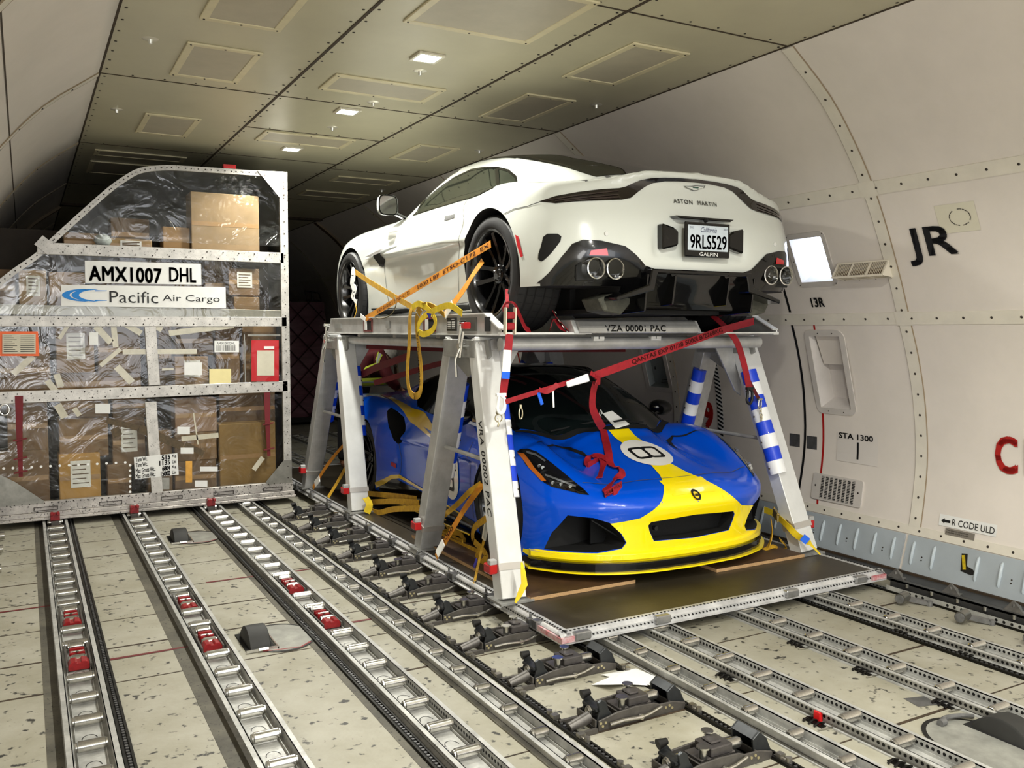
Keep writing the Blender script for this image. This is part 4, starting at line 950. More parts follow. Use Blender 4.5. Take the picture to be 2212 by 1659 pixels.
# lower black surround on the bumper, from the photographed left half mirrored
up=B_([(1160,612),(1185,590),(1212,556),(1236,527),(1259,518),(1297,520),(1350,532),(1373,550),(1393,573),(1420,583),(1469,586)])
up=[(-.93,.24)]+[p for p in up if p[0]<-.05]+[(0,up[-1][1]-.004)]
up=[(a,b) for a,b in up]
up[0]=(-.93,.275); poly=up+mir(up[:-1])[::-1]+[(.9,.268),(.51,.268),(.51,.14),(-.51,.14),(-.51,.268),(-.9,.268)]
A.skin('lower_bumper',poly,'back',mGloss,off=.006,step=.03)
# exhaust panels: dark grey mesh panels around the pipes
for s_ in(-1,1):
    n=MB(); q=[(.43,.29),(.41,.355),(.47,.425),(.74,.43),(.81,.37),(.81,.285)]
    n.prism([(s_*a,b) for a,b in q],lambda u,v:A.L2((u,.115,v)),(0,.02,0)); pn=n.build('exhaust_panel',mSatin,A.root,bevel=.004)
    n=MB()
    for i in range(9):
        for j in range(7):
            a=.42+.013*i+(.0065 if j%2 else 0); b=.31+j*.014; n.cyl(A.L2((s_*a,.113,b)),A.L2((s_*a,.116,b)),.0045,6)
    n.build('mesh_holes',mMatt,pn)
    for i,xx in enumerate((.725,.595)):
        n=MB(); T=Matrix.Translation(A.L2((s_*xx,.105,.355)))@Matrix.Rotation(R(90),4,'X'); n.lathe([(.052,-.02),(.056,.055),(.060,.060),(.054,.062),(.049,.05),(.047,-.03)],T,36); e=n.build('exhaust_tip',mChrome,A.root,smooth=40)
        MB().lathe([(.0,-.02),(.05,-.022),(.05,-.03)],T,24).build('exhaust_bore',mMatt,e)
# reflectors in the bumper
rf=B_([(1276,541),(1310,537),(1313,552),(1272,551)])
A.skin('rear_reflector',rf,'back',mRefl,off=.010,step=.02); A.skin('rear_reflector',mir(rf),'back',mRefl,off=.010,step=.02)
# triangular bumper vents
tv=B_([(1174,512),(1183,505),(1205,505),(1213,511),(1211,521),(1177,561),(1170,565),(1163,560),(1164,548)])
for P in(tv,mir(tv)): v=A.skin('bumper_vent',P,'back',mMatt,off=.004,step=.02)
# light band: blade, arch over the tail panel
bu=B_([(1164,436),(1200,424),(1250,415),(1300,409),(1337,407),(1352,403),(1366,396),(1384,388),(1406,384),(1435,383),(1470,384)]); bl=B_([(1470,391),(1435,391),(1410,395),(1395,402),(1380,413),(1362,428),(1342,432),(1290,434),(1241,436),(1200,440)])
bu=[p for p in bu if p[0]<-.02]+[(0,bu[-1][1]+.001)]; bl=[(0,bl[0][1]+.001)]+[p for p in bl if p[0]<-.02]
band=bu+mir(bu[:-1])[::-1]+mir(bl[1:])[::-1][::-1]
band=bu+[(-a,b) for a,b in bu[:-1][::-1]]+[(-a,b) for a,b in bl[1:][::-1]]+bl
tl=A.skin('tail_light_band',band,'back',mTail,off=.005,step=.02)
for P in((1180,434),(1240,424),(1335,413)),((1200,435),(1260,428),(1335,421)),((1220,436),(1270,431),(1338,427)):
    q=B_(P)
    for z in(q,mir(q)): A.line('light_strip',z,.007,'back',mTailL,.009,tl)
# badge, name lettering
wings=B_([(1500,403),(1512,404),(1524,402),(1540,403),(1544,401),(1541,408),(1530,411),(1524,415),(1517,415),(1510,410),(1503,408)])
cxw=sum(p[0] for p in wings)/len(wings); bd=A.skin('wing_badge',[(a-cxw,b) for a,b in wings],'back',M('badge_line',(120,124,124),.3,.9),off=.008,step=.01)
cc=[(a-cxw)*.86 for a,b in wings]; mz=sum(b for a,b in wings)/len(wings)
A.skin('wing_field',[((a-cxw)*.86,mz+(b-mz)*.72) for a,b in wings],'back',mWhite,off=.010,step=.01,parent=bd)
A.skin('centre_bar',[(-.022,mz-.004),(.022,mz-.004),(.022,mz+.006),(-.022,mz+.006)],'back',M('badge_green',(14,70,58),.3,coat=.8),off=.012,step=.01,parent=bd)
def onback(car,off):
    def f(u,v):
        h=car.bvh.ray_cast(car.o+Vector((u,-2,v)),Vector((0,1,0))); return (h[0]+h[1]*off*(1 if h[1].y<0 else -1)) if h[0] is not None else car.o+Vector((u,0,v))
    return f
q=B_([(1461,432),(1574,446),(1517,434),(1517,445)]); zc=(q[2][1]+q[3][1])/2
mb=MB(); letters(mb,'ASTON  MARTIN',(-.165,.165,zc-.014,zc+.012),onback(A,.006),.02,1.25); mb.build('name_lettering',M('badge_line',(120,124,124)),A.root)
# parking sensors
for s_ in(-1,1):
    q=B_([(1309,505)])[0]; c=onback(A,.002)(s_*abs(q[0]),q[1]); MB().cyl(c,c+Vector((s_*.0,-.006,0)),.012,16).build('parking_sensor',M('sensor_white',(214,214,210),.3,coat=.5),A.root,smooth=40)
# number plate in its frame
pl=thing('x',(0,0,0),'x','x'); bpy.data.objects.remove(pl)
yP=.0
def onplate(y): return lambda u,v:A.L2((u,y,v))
mb=MB(); mb.rng(A.L2((-.170,-.040,.435)),A.L2((.170,-.022,.635))); fr=mb.build('plate_frame',mGloss,A.root,bevel=.006)
MB().rng(A.L2((-.152,-.044,.472)),A.L2((.152,-.038,.618))).build('number_plate',M('plate_blue_white',(196,206,214),.35,noise=.05),fr,bevel=.003)
mb=MB(); letters(mb,'9RLS529',(-.138,.138,.482,.563),onplate(-.0455),.012); mb.build('plate_number',M('plate_ink',(28,30,44),.5),fr)
mb=MB(); letters(mb,'California',(-.06,.062,.578,.608),lambda u,v:A.L2((u+(v-.59)*.35,-.0455,v)),-.01); mb.build('plate_state',M('plate_ink2',(60,60,90),.5),fr)
mb=MB(); letters(mb,'DEC',(-.14,-.112,.597,.608),onplate(-.0455)); mb.build('plate_month',M('plate_ink2',(60,60,90)),fr)
mb=MB(); letters(mb,'2023',(.112,.14,.597,.608),onplate(-.0455)); mb.build('plate_year',M('plate_ink2',(60,60,90)),fr)
mb=MB(); letters(mb,'GALPIN',(-.065,.072,.442,.464),onplate(-.0425),0); mb.build('dealer_lettering',mWhiteP,fr)
for s_ in(-1,1):
    mb=MB(); x0=s_*.30; P=[(s_*.19,.50),(s_*.19,.58),(s_*.225,.60),(s_*.31,.62),(s_*.31,.47),(s_*.225,.49)]
    mb.prism(P,lambda u,v:A.L2((u,-.012,v)),(0,.06,0)); mb.build('plate_plinth',mGloss,A.root,bevel=.01)
mb=MB(); mb.prism([(-.22,.668),(.22,.668),(.19,.652),(-.19,.652)],lambda u,v:A.L2((u,-.02,v)),(0,.07,0)); o=mb.build('plate_light_bar',mGloss,A.root,bevel=.004)
T=Matrix.Translation(A.L2((0,-.022,.652)))@Matrix.Rotation(R(90),4,'X'); MB().lathe([(0,.012),(.008,.012),(.012,.006),(.014,-.01)],T,16).build('rear_camera',mMatt,o,smooth=40)
# diffuser with fins
mb=MB(); mb.prism([(-.62,.20),(-.40,.27),(-.38,.36),(.38,.36),(.40,.27),(.62,.20),(.62,.175),(.36,.24),(.34,.335),(-.34,.335),(-.36,.24),(-.62,.175)],lambda u,v:A.L2((u,-.01,v)),(0,.3,0)); df=mb.build('diffuser',mGloss,A.root,bevel=.006)
for s_ in(-1,1):
    for xx,zb in((.40,.10),(.20,.14)):
        mb=MB(); mb.prism([(-.03,.33),(.0,zb+.02),(.30,zb-.0),(.55,zb+.03),(.55,.2)],lambda u,v:A.L2((s_*xx,u+.02,v)),(s_*.012,0,0)); mb.build('diffuser_fin',mGloss,df,bevel=.003)
    mb=MB(); mb.prism([(.42,.26),(.44,.16),(.50,.10),(.62,.12),(.66,.19)],lambda u,v:A.L2((s_*u,.12,v)),(0,.18,0)); mb.build('underbody_bracket',M('casting_grey',(88,88,78),.55,.4,noise=.3,nscale=20),df,bevel=.006)
MB().rng(A.L2((-.6,.3,.11)),A.L2((.6,3.9,.135))).build('underbody',mMatt,A.root)
mb=MB(); mb.prism([(-.34,.335),(-.2,.20),(.2,.20),(.34,.335)],lambda u,v:A.L2((u,.12+(.335-v)*.3,v)),(0,.02,0)); mb.build('diffuser_floor',M('floor_navy',(16,20,66),.3,coat=.8),df)
# wheels
wm=(mRubT,mRim,mMatt,M('caliper_black',(18,18,18),.35,coat=.5))
for s_,t_ in((-1,'left'),(1,'right')):
    for (y,z),w_,r_ in(((.863,.364),.325,.364),((3.568,.353),.275,.353)):
        p=A.L2((s_*(.966-w_/2),y,z)); wt=wheel(A.root,p,r_,w_,s_,.272,wm)
# side windows
sw=S_([(893,466),(912,438),(944,411),(981,385),(1017,368),(1047,363),(1073,363),(1098,369),(1114,382),(1066,406),(1039,419),(993,434),(944,448.6),(915,458)])
for ax_ in('left','right'):
    g=A.skin('side_window',sw,ax_,mGlassG,off=.003); 
    A.line('window_trim',sw+[sw[0],sw[1]],.014,ax_,mGloss,.005,g)
    A.line('b_pillar',S_([(1074,364),(1038,421)]),.03,ax_,mGloss,.006,g)
    A.line('door_gap',S_([(1013,430),(1003,470),(993,530),(990,590),(992,645)]),.006,ax_,mGap,.0025)
    A.line('door_gap',S_([(828,560),(838,640),(842,668)]),.006,ax_,mGap,.0025)
    A.line('fuel_flap_gap',S_([(1266,364),(1268,392)]),.006,ax_,mGap,.0025)
    A.line('bumper_gap',S_([(1090,462),(1110,452),(1140,446),(1165,437)]),.005,ax_,mGap,.0025)
    hd=S_([(961,468),(983,463),(982,470),(960,477)]); A.line('door_handle_gap',hd+[hd[0]],.004,ax_,mGap,.0025)
    A.skin('side_marker',S_([(1114,507),(1121,511),(1131,553),(1126,556),(1118,530)]),ax_,mRefl,off=.004)
    A.skin('fender_vent',S_([(807,549),(821,545),(832,560),(829,577),(821,575),(812,562)]),ax_,mMatt,off=.004)
    st=S_([(790,556),(822,541),(860,528),(858,533),(822,547),(800,556)]); A.skin('side_strake',st,ax_,alu('strake',190,.3,.1),off=.012)
    A.line('sill_blade',[(1.27,.175),(2.0,.16),(3.15,.17)],.05,ax_,mGloss,.006)
# roof panel and rear glass in dark, windscreen
def both(P): return P+[(-a,b) for a,b in P[::-1]]
A.skin('roof_panel',both([(-.20,2.54),(-.42,2.47),(-.51,2.2),(-.555,1.7),(-.565,1.25)]),'top',mGloss,off=.003,step=.04)
A.skin('rear_window',both([(-.56,1.24),(-.55,.9),(-.52,.62),(-.48,.42),(-.2,.40)]),'top',mGlass,off=.004,step=.04)
A.skin('windscreen',both([(-.2,2.60),(-.46,2.52),(-.6,2.75),(-.66,2.98),(-.3,3.2)][::1]),'top',mGlass,off=.003,step=.04)
# spoiler lip
# mirrors
for s_ in(-1,1):
    mb=MB(); c=Vector((s_*.985,2.60,.985)); rows=[]
    for i in range(9):
        t=i/8; yy=-.075+.17*t; k_=math.sin(math.pi*min(1,.25+.75*(1-t)))**.5 if t>0 else .95
        k_=(1-.85*t**2.2)
        ring=[]
        for j in range(20):
            a=2*math.pi*j/20; ca,sa=math.cos(a),math.sin(a)
            ex=.080*math.copysign(abs(ca)**.5,ca)*k_; ez=.080*math.copysign(abs(sa)**.55,sa)*k_
            ring.append(A.L2((c.x+ex+s_*(.0),c.y+yy,c.z+ez+.02*s_*ex)))
        rows.append(ring+[ring[0]])
    mb.grid(rows); mb.add(rows[-1][:-1],[tuple(range(20))]); m_=mb.build('mirror_shell',mWhite,A.root,smooth=60)
    MB().add([tuple(Vector(p)+Vector((0,.004,0))) for p in rows[0][:-1]],[tuple(range(20))]).build('mirror_rim',mGloss,m_,smooth=40)
    rr=[Vector(rows[0][0])*0+(Vector(p)-A.L2(c+Vector((0,-.075,0))))*.88+A.L2(c+Vector((0,-.0765,0))) for p in rows[0][:-1]]
    MB().add(rr,[tuple(range(20))]).build('mirror_glass',M('mirror_silver',(205,205,205),.06,metal=1.),m_)
    MB().beam(A.L2((s_*.90,2.60,.935)),A.L2((s_*.78,2.64,.90)),.06,.025,side=(0,1,0)).build('mirror_arm',mGloss,m_,bevel=.006)
# ================================================================ blue coupe under the rack
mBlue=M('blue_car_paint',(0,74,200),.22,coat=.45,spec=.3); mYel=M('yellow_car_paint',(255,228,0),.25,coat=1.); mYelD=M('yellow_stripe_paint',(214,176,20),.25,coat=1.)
L_TOP=([0,.12,.3,.5,.75,1.0,1.3,1.8,2.4,2.9,3.3,3.6,4.0,4.41],[0,.25,.5,.7,.84,.95],
 [[.50,.50,.48,.44,.40,.36],[.555,.555,.54,.51,.47,.42],[.615,.61,.595,.61,.60,.52],[.685,.675,.665,.71,.71,.62],[.775,.765,.75,.79,.785,.69],[.83,.82,.80,.815,.80,.71],[.83,.83,.80,.79,.765,.68],[.82,.82,.80,.77,.735,.66],[.82,.82,.82,.80,.77,.69],[.86,.86,.86,.86,.85,.75],[.90,.90,.90,.905,.895,.80],[.91,.91,.91,.915,.90,.81],[.90,.90,.90,.90,.87,.78],[.88,.88,.87,.86,.82,.74]])
L_SIDE=([0,.2,.5,.93,1.35,1.9,2.4,2.8,3.2,3.6,4.1,4.41],[.1,.25,.45,.62,.8],
 [[.80,.82,.80,.70,.5],[.88,.89,.88,.80,.6],[.925,.93,.925,.88,.74],[.94,.945,.948,.93,.82],[.88,.89,.905,.88,.80],[.86,.865,.87,.835,.78],[.87,.875,.875,.85,.80],[.90,.905,.90,.88,.85],[.935,.945,.948,.935,.88],[.94,.948,.95,.94,.88],[.86,.90,.91,.89,.82],[.74,.79,.82,.79,.7]])
L_NOSE=([.08,.2,.33,.45,.54,.64,.8],[0,.3,.6,.8,.95],
 [[.05,.07,.16,.33,.56],[.04,.06,.15,.31,.54],[.035,.05,.14,.29,.52],[.0,.02,.12,.28,.52],[.06,.08,.19,.36,.6],[.25,.27,.36,.5,.75],[.7,.7,.72,.8,1.0]])
L_TAILF=([.1,.4,.7,.9],[0,.4,.7,.9,1.0],[[4.3,4.28,4.2,4.05,3.9],[4.39,4.37,4.29,4.12,3.95],[4.41,4.39,4.31,4.14,3.95],[4.41,4.38,4.28,4.08,3.9]])
L_H=dict(y=[.80,1.0,1.2,1.45,1.7,1.95,2.25,2.6,3.0,3.4,3.8,4.1],z=[.80,.90,.995,1.10,1.185,1.228,1.235,1.205,1.13,1.03,.95,.90],bow=.60,wsfront=-1,mid=1.95,crown=.10,
  wy=[.8,1.1,1.4,1.9,2.4,2.9,3.4,3.8,4.1],w=[[.62,.36],[.70,.44],[.75,.50],[.785,.55],[.785,.56],[.72,.50],[.60,.42],[.5,.35],[.45,.3]],k=.07,blend=.035)
def l_extra(F,x,ax,y,z):
    # scooped hood channels beside the centre spine and side intake hollow
    d=np.sqrt(((ax-.47)/.16)**2+((y-.66)/.42)**2+((z-.80+ (.9-y)*.28)/.07)**2)-1
    return smax(F,-d*.05,.04)
L=Car('blue_coupe','blue and yellow sports coupe with an 8 roundel, parked nose out under the rack',(3.62,4.15,.142),True,
 dict(L=4.41,top=L_TOP,side=L_SIDE,tail=L_NOSE,nose=L_TAILF,floor=.09,house=L_H,paint=mBlue,extra=l_extra,k=.07,kr=.05))
F_=lambda pts:L.seen(pts,'back'); T_=lambda pts:L.seen(pts,'top'); D_=lambda pts:L.seen(pts,'left')
def sym(P): return [p for p in P]
# openings in the nose, wheel arches
gl=F_([(1381,1133),(1384,1128),(1394,1125),(1500,1118)]); gb=F_([(1391,1164),(1402,1176),(1495,1165)])
grille=[(-.30,.235),(-.335,.30),(-.345,.335),(-.33,.355),(0,.372),(.33,.355),(.345,.335),(.335,.30),(.30,.235),(0,.225)]
side_in=[p for p in F_([(1226,1113),(1282,1119),(1318,1130),(1341,1153),(1352,1172),(1343,1184),(1290,1193),(1175,1186),(1192,1150)])]
mb=MB().mat(0)
for y in(.93,3.505):
    for s_ in(-1,1): mb.cyl(L.L2((s_*.56,y,.335)),L.L2((s_*1.2,y,.335)),.372,64)
mb.prism(grille,lambda u,v:L.L2((u,-.2,v)),(0,.42,0))
for s_ in(-1,1): mb.prism([(a*-s_ if a<0 else a,b) for a,b in side_in] if s_==1 else side_in,lambda u,v:L.L2((u,-.2,v)),(0,.85 if False else .62,0))
si=D_([(836,888),(845,880),(858,888),(873,901),(875,933),(868,955),(860,960),(851,951),(840,923)])
for s_ in(-1,1): mb.prism(si,lambda u,v:L.L2((s_*.70,u,v)),(s_*.4,0,0))
L.carve(mb,[mMatt]); L.finish(40)
L.body.data.materials.append(mGloss); kG=len(L.body.data.materials)-1
for p_ in L.body.data.polygons:
    c_=p_.center-L.o
    if p_.material_index==0 and c_.z>.872 and 1.0<c_.y<3.0 and (c_.y<2.7 or c_.z>.95): p_.material_index=kG
# grille backing with mesh, centre bar and sensor
MB().prism([(a*.99,b) for a,b in grille],lambda u,v:L.L2((u,.16,v)),(0,.01,0)).build('front_grille',M('radiator_mesh',(30,31,32),.5,.5,noise=.4,nscale=120),L.root)
MB().cyl(L.L2((-.27,.07,.305)),L.L2((-.27,.1,.305)),.014,16).build('radar_sensor',mSatin,L.root)
for s_ in(-1,1):
    mb=MB(); mb.prism([(s_*.44,.20),(s_*.46,.355),(s_*.60,.36),(s_*.60,.20)],lambda u,v:L.L2((u,.30,v)),(0,.01,0)); r_=mb.build('radiator',M('radiator_mesh',(30,31,32)),L.root)
    MB().beam(L.L2((s_*.66,.2,.37)),L.L2((s_*.46,.16,.24)),.008,.008).build('intake_strut',mSatin,r_)
# yellow nose livery: lower mask + hood stripe, both on the real surfaces
yl=F_([(1383,1119),(1416,1097),(1433,1072),(1434,1049)]); 
xs0=[p[0] for p in yl]
lowL=F_([(1383,1119),(1318,1130)])
mask_l=[(-.02,.60)]
P=F_([(1434,1049),(1434,1062),(1431,1078),(1424,1090),(1410,1102),(1383,1119),(1350,1126),(1318,1131)])
P=[p for p in P]
inl=[p for p in side_in if p[0]>-.75]
mk=P+[(side_in[3][0]+.004,side_in[3][1]),(side_in[4][0]+.004,side_in[4][1]),(side_in[5][0],side_in[5][1]-.004),(side_in[6][0],side_in[6][1]-.006),(side_in[7][0]-.02,side_in[7][1]-.006),(-.935,.150),(-.935,.11)]
left=mk; right=[(-a,b) for a,b in mk[::-1]]
gr=grille
top=[(-a,b) for a,b in P[:1]]
m_=MB()
# left half and right half meet at the centre above and below the grille
gl_=[(0,.374),(-.33,.357),(-.347,.335),(-.337,.30),(-.302,.233),(0,.223)]
half=[(0,P[0][1]+.02),(P[0][0]*.99,P[0][1]+.02)]+mk+[(0,.11)]+gl_[::-1]
L.skin('nose_livery',half,'back',mYel,off=.003,step=.03); L.skin('nose_livery',mir(half)[::-1],'back',mYel,off=.003,step=.03)
fp=F_([(1432,1080),(1445,1076),(1446,1094),(1428,1092)])
for P3 in(fp,mir(fp)): L.skin('nose_livery',P3,'back',mYel,off=.0033,step=.02)
st=T_([(1313,929),(1343,957),(1370,978),(1402,1001),(1425,1027),(1434,1049)]); st2=T_([(1358,927),(1397,958),(1425,978),(1453,996),(1517,1041)])
cx_=(st[0][0]+st2[0][0])/2
hw=[(.86,.105),(.72,.115),(.6,.12),(.48,.13),(.34,.17),(.22,.25),(.13,.34)]
def pair(a,b): return a
yb=[p[1] for p in st]; 
stripe=[(p[0]-cx_*1,p[1]) for p in st]
stripe=[(min(p[0],-.06),p[1]) for p in stripe]
ytip=min(p[1] for p in stripe)
poly=stripe+[(stripe[-1][0]+.002,ytip-.085),( -stripe[-1][0]-.002,ytip-.085)]+[(-a,b) for a,b in stripe[::-1]]
L.skin('hood_stripe',poly,'top',mYel,off=.0032,step=.03)
# roundels with number eight
def roundel(name,c,rx,ry,axis,f,num,wide,bold=.03,step=.02,sc=1.):
    g=L.skin(name,[(c[0]+rx*math.cos(2*math.pi*i/48),c[1]+ry*math.sin(2*math.pi*i/48)) for i in range(48)],axis,M('roundel_white',(232,230,224),.3,coat=.8),off=.006,step=.025)
    return g
rc=T_([(1398,979)])[0]; rt_=T_([(1341,977),(1455,982)]); rx_=abs(rt_[1][0]-rt_[0][0])/2
rd=roundel('hood_roundel',(0,rc[1]),.175,.175,'top',None,'8',.1)
def ontop(car,off):
    def f(u,v):
        h=car.bvh.ray_cast(car.o+Vector((u,v,3)),Vector((0,0,-1))); return h[0]+Vector((0,0,off)) if h[0] is not None else car.o+Vector((u,v,0))
    return f
def eight(mb,f,cx,cy,w,h,t):     # squared digit 8 as rounded loops
    for k in(-1,1):
        O=[];I=[]
        for (a,b,q) in((1,1,0),(-1,1,90),(-1,-1,180),(1,-1,270)):
            for i in range(7):
                an=R(q+15*i); r=min(w,h/2)*.28
                O.append((cx+a*(w/2-r)+r*math.cos(an),cy+k*(h/4-t*.25)+b*(h/4+t*.25-r)+r*math.sin(an)))
                r2=r*.55; I.append((cx+a*(w/2-t-r2)+r2*math.cos(an),cy+k*(h/4-t*.25)+b*(h/4+t*.25-t-r2)+r2*math.sin(an)))
        n=len(O); mb.add([f(*p) for p in O]+[f(*p) for p in I],[(i,(i+1)%n,n+(i+1)%n,n+i) for i in range(n)])
# the hood numeral reads from the side: its long axis runs across the car
mb=MB(); eight(mb,lambda u,v:ontop(L,.0075)(v,u),rc[1],0,.15,.235,.024); mb.build('hood_numeral',mBlack,rd)
dc=D_([(975,1031)])[0]
rd2=roundel('door_roundel',(dc[0],dc[1]),.155,.165,'left',None,'8',.1)
def onleft(car,off):
    def f(u,v):
        h=car.bvh.ray_cast(car.o+Vector((-3,u,v)),Vector((1,0,0))); return h[0]-Vector((off,0,0)) if h[0] is not None else car.o+Vector((0,u,v))
    return f
mb=MB(); eight(mb,onleft(L,.0078),dc[0]-.0,dc[1],.13,.2,.028); mb.build('door_numeral',mBlack,rd2)
# nose badge
bc=F_([(1502,1070)])[0]
g=L.skin('nose_badge',[(.030*math.cos(2*math.pi*i/28),bc[1]+.026*math.sin(2*math.pi*i/28)) for i in range(28)],'back',M('badge_yellow',(226,196,30),.3,coat=.8),off=.007,step=.012)
L.line('badge_ring',[(.030*math.cos(2*math.pi*i/28),bc[1]+.026*math.sin(2*math.pi*i/28)) for i in range(29)],.003,'back',mBlack,.009,g)
mb=MB(); letters(mb,'Lotus',(-.02,.02,bc[1]-.008,bc[1]+.009),onback(L,.010),.03); mb.build('badge_script',mBlack,g)
# seams, vents
for sgn in(-1,1):
    hood=[(sgn*abs(p[0]),p[1]) for p in T_([(1273,1071),(1310,1073),(1345,1052),(1434,1051)])]
L.line('hood_gap',[(-.66,.30),(-.5,.245),(-.25,.205),(0,.195),(.25,.205),(.5,.245),(.66,.30)],.005,'top',mGap,.004)
hv=T_([(1150,955),(1190,961),(1240,972),(1265,981),(1275,987),(1268,993),(1255,989),(1220,976),(1180,964)])
hv=T_([(1160,957),(1195,962),(1230,970),(1255,979),(1272,989)])
for P in(hv,mir(hv)): L.line('hood_vent',P,[.006,.022,.036,.036,.008],'top',mMatt,.004)
# headlights
hl=F_([(1118,976),(1124,971),(1140,970),(1159,976),(1192,1001),(1237,1038),(1262,1058),(1273,1070),(1255,1068),(1237,1063),(1192,1052),(1176,1043),(1164,1032),(1136,1004)])
mLens=M('headlight_black',(12,12,12),.08,coat=1.); mLamp2=M('headlight_chrome',(200,204,206),.15,metal=.9); mAmb=M('headlight_amber',(176,92,14),.25,coat=1.)
for k in(0,1):
    f=(lambda P:P) if k==0 else mir
    h=L.skin('headlight',f(hl),'back',mLens,off=.004,step=.02)
    L.line('headlight_amber',f(F_([(1126,980),(1150,1012),(1176,1040)])),.020,'back',mAmb,.007,h)
    L.line('headlight_strip',f(F_([(1138,978),(1158,984),(1178,998)])),.014,'back',mLamp2,.008,h)
    L.line('headlight_strip',f(F_([(1178,1027),(1212,1040),(1244,1052)])),.012,'back',mLamp2,.008,h)
    for px in((1165,1008),(1172,1011),(1194,1044),(1212,1047),(1232,1052)):
        q=f(F_([px]))[0]; c=onback(L,.006)(*q); MB().cyl(c,c+Vector((0,-.006,0)),.012,14).build('headlight_lens',mLamp2,h,smooth=40)
# windscreen, side glass, black roof
L.skin('windscreen',both([(-.2,.90),(-.45,1.0),(-.64,1.18),(-.60,1.42),(-.50,1.78),(-.25,1.86)]),'top',M('windscreen_glass',(15,22,22),.04,spec=.9,coat=.6),off=.003,step=.04)
L.line('windscreen_seal',[(-.66,1.14),(-.45,.97),(-.2,.875),(0,.86),(.2,.875),(.45,.97),(.66,1.14)],.05,'top',mMatt,.005)
L.line('a_pillar',[(-.64,1.15),(-.62,1.42),(-.52,1.8),(-.47,1.95)],.045,'top',mGloss,.006); L.line('a_pillar',[(.64,1.15),(.62,1.42),(.52,1.8),(.47,1.95)],.045,'top',mGloss,.006)
L.skin('roof_panel',both([(-.24,1.9),(-.47,1.85),(-.52,2.1),(-.50,2.6),(-.42,3.0),(-.2,3.05)]),'top',mGloss,off=.004,step=.04)
L.skin('engine_cover_glass',both([(-.2,3.1),(-.38,3.08),(-.36,3.5),(-.3,3.85),(-.1,3.9)]),'top',mGlass,off=.004,step=.04)
gw=[(1.20,.86),(1.45,1.01),(1.75,1.12),(2.05,1.165),(2.4,1.16),(2.75,1.09),(2.95,.98),(2.7,.885),(2.3,.845),(1.8,.835)]
for ax_ in('left','right'):
    L.skin('side_window',gw,ax_,mGlass,off=.004)
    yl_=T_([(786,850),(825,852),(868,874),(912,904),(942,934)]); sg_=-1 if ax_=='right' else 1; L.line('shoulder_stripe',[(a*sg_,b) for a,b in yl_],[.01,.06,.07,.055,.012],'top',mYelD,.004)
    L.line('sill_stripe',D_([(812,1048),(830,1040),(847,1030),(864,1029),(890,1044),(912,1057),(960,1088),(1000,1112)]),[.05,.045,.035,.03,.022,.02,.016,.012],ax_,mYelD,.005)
    L.skin('sill_panel',[(1.32,.1),(1.32,.17),(1.9,.20),(2.55,.24),(2.85,.27),(2.98,.21),(3.1,.19),(3.1,.1)],ax_,mGloss,off=.004)
    L.line('door_gap',D_([(862,957),(868,990),(866,1020),(860,1028)]),.006,ax_,mGap,.003)
    L.line('door_gap',[(1.33,.2),(1.36,.5),(1.42,.72)],.006,ax_,mGap,.003)
    L.skin('side_marker',D_([(845,997),(857,1002),(856,1011),(846,1006)]),ax_,M('marker_dark_red',(150,24,44),.3),off=.005)
# side skirt blade with yellow edge, splitter with yellow edge
def contour(out,hw,n=49):
    xs=np.linspace(-hw,hw,n); yy=pchip([0,.3,.6,.8,.95],[.045,.065,.155,.32,.55],np.abs(xs)*.95/.98); return [(float(x),float(y)-out) for x,y in zip(xs,yy)]
def splitter(z,inset,th,mat,name,par,y0=0):
    O=contour(.055-inset,.955-inset*.6)
    mb=MB(); Pp=O+[(.9,.72),(-.9,.72)]; mb.prism(Pp,lambda u,v:L.L2((u,v,z)),(0,0,th)); return mb.build(name,mat,par)
sp=splitter(.055,.0,.009,mYel,'front_splitter',L.root); splitter(.064,.03,.05,mGloss,'splitter_core',sp)
A1=contour(.022,.935); A2=[(x*.97,y+.08) for x,y in A1[::-1]]
mb=MB(); mb.prism(A1+A2,lambda u,v:L.L2((u,v,.135)),(0,0,.028)); mb.build('lower_lip',mYel,L.root,smooth=35)
for s_ in(-1,1):
    P=[(1.33,.86),(2.2,.88),(3.05,.91)]; mb=MB(); mb.prism([(s_*.80,1.33),(s_*.925,1.33),(s_*.945,2.2),(s_*.96,3.1),(s_*.80,3.1)],lambda u,v:L.L2((u,v,.075)),(0,0,.012)); k_=mb.build('side_skirt',mGloss,L.root)
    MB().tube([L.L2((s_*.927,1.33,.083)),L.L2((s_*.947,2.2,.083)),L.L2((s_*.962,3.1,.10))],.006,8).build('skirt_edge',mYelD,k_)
MB().rng(L.L2((-.7,.5,.085)),L.L2((.7,3.9,.11))).build('underbody',mMatt,L.root)
for s_ in(-1,1):
    for (y,r_,w_) in((.93,.340,.245),(3.505,.3425,.295)): wheel(L.root,L.L2((s_*(.925-w_/2),y,r_)),r_,w_,s_,.262,wm)
# mirrors
for s_ in(-1,1):
    rows=[]
    for i in range(11):
        t=i/10; k_=math.sqrt(max(0,1-(2*t-1)**2))*.95+.05; ring=[]
        for j in range(18):
            a=2*math.pi*j/18; ring.append(L.L2((s_*(.80+.24*t),1.52+.075*k_*math.cos(a)+.03*t,.895+.065*k_*math.sin(a)-.02*t)))
        rows.append(ring+[ring[0]])
    m_=MB().grid(rows).build('mirror_shell',mGloss,L.root,smooth=60)
    MB().beam(L.L2((s_*.86,1.52,.86)),L.L2((s_*.76,1.5,.82)),.08,.02,side=(0,1,0)).build('mirror_arm',mGloss,m_)
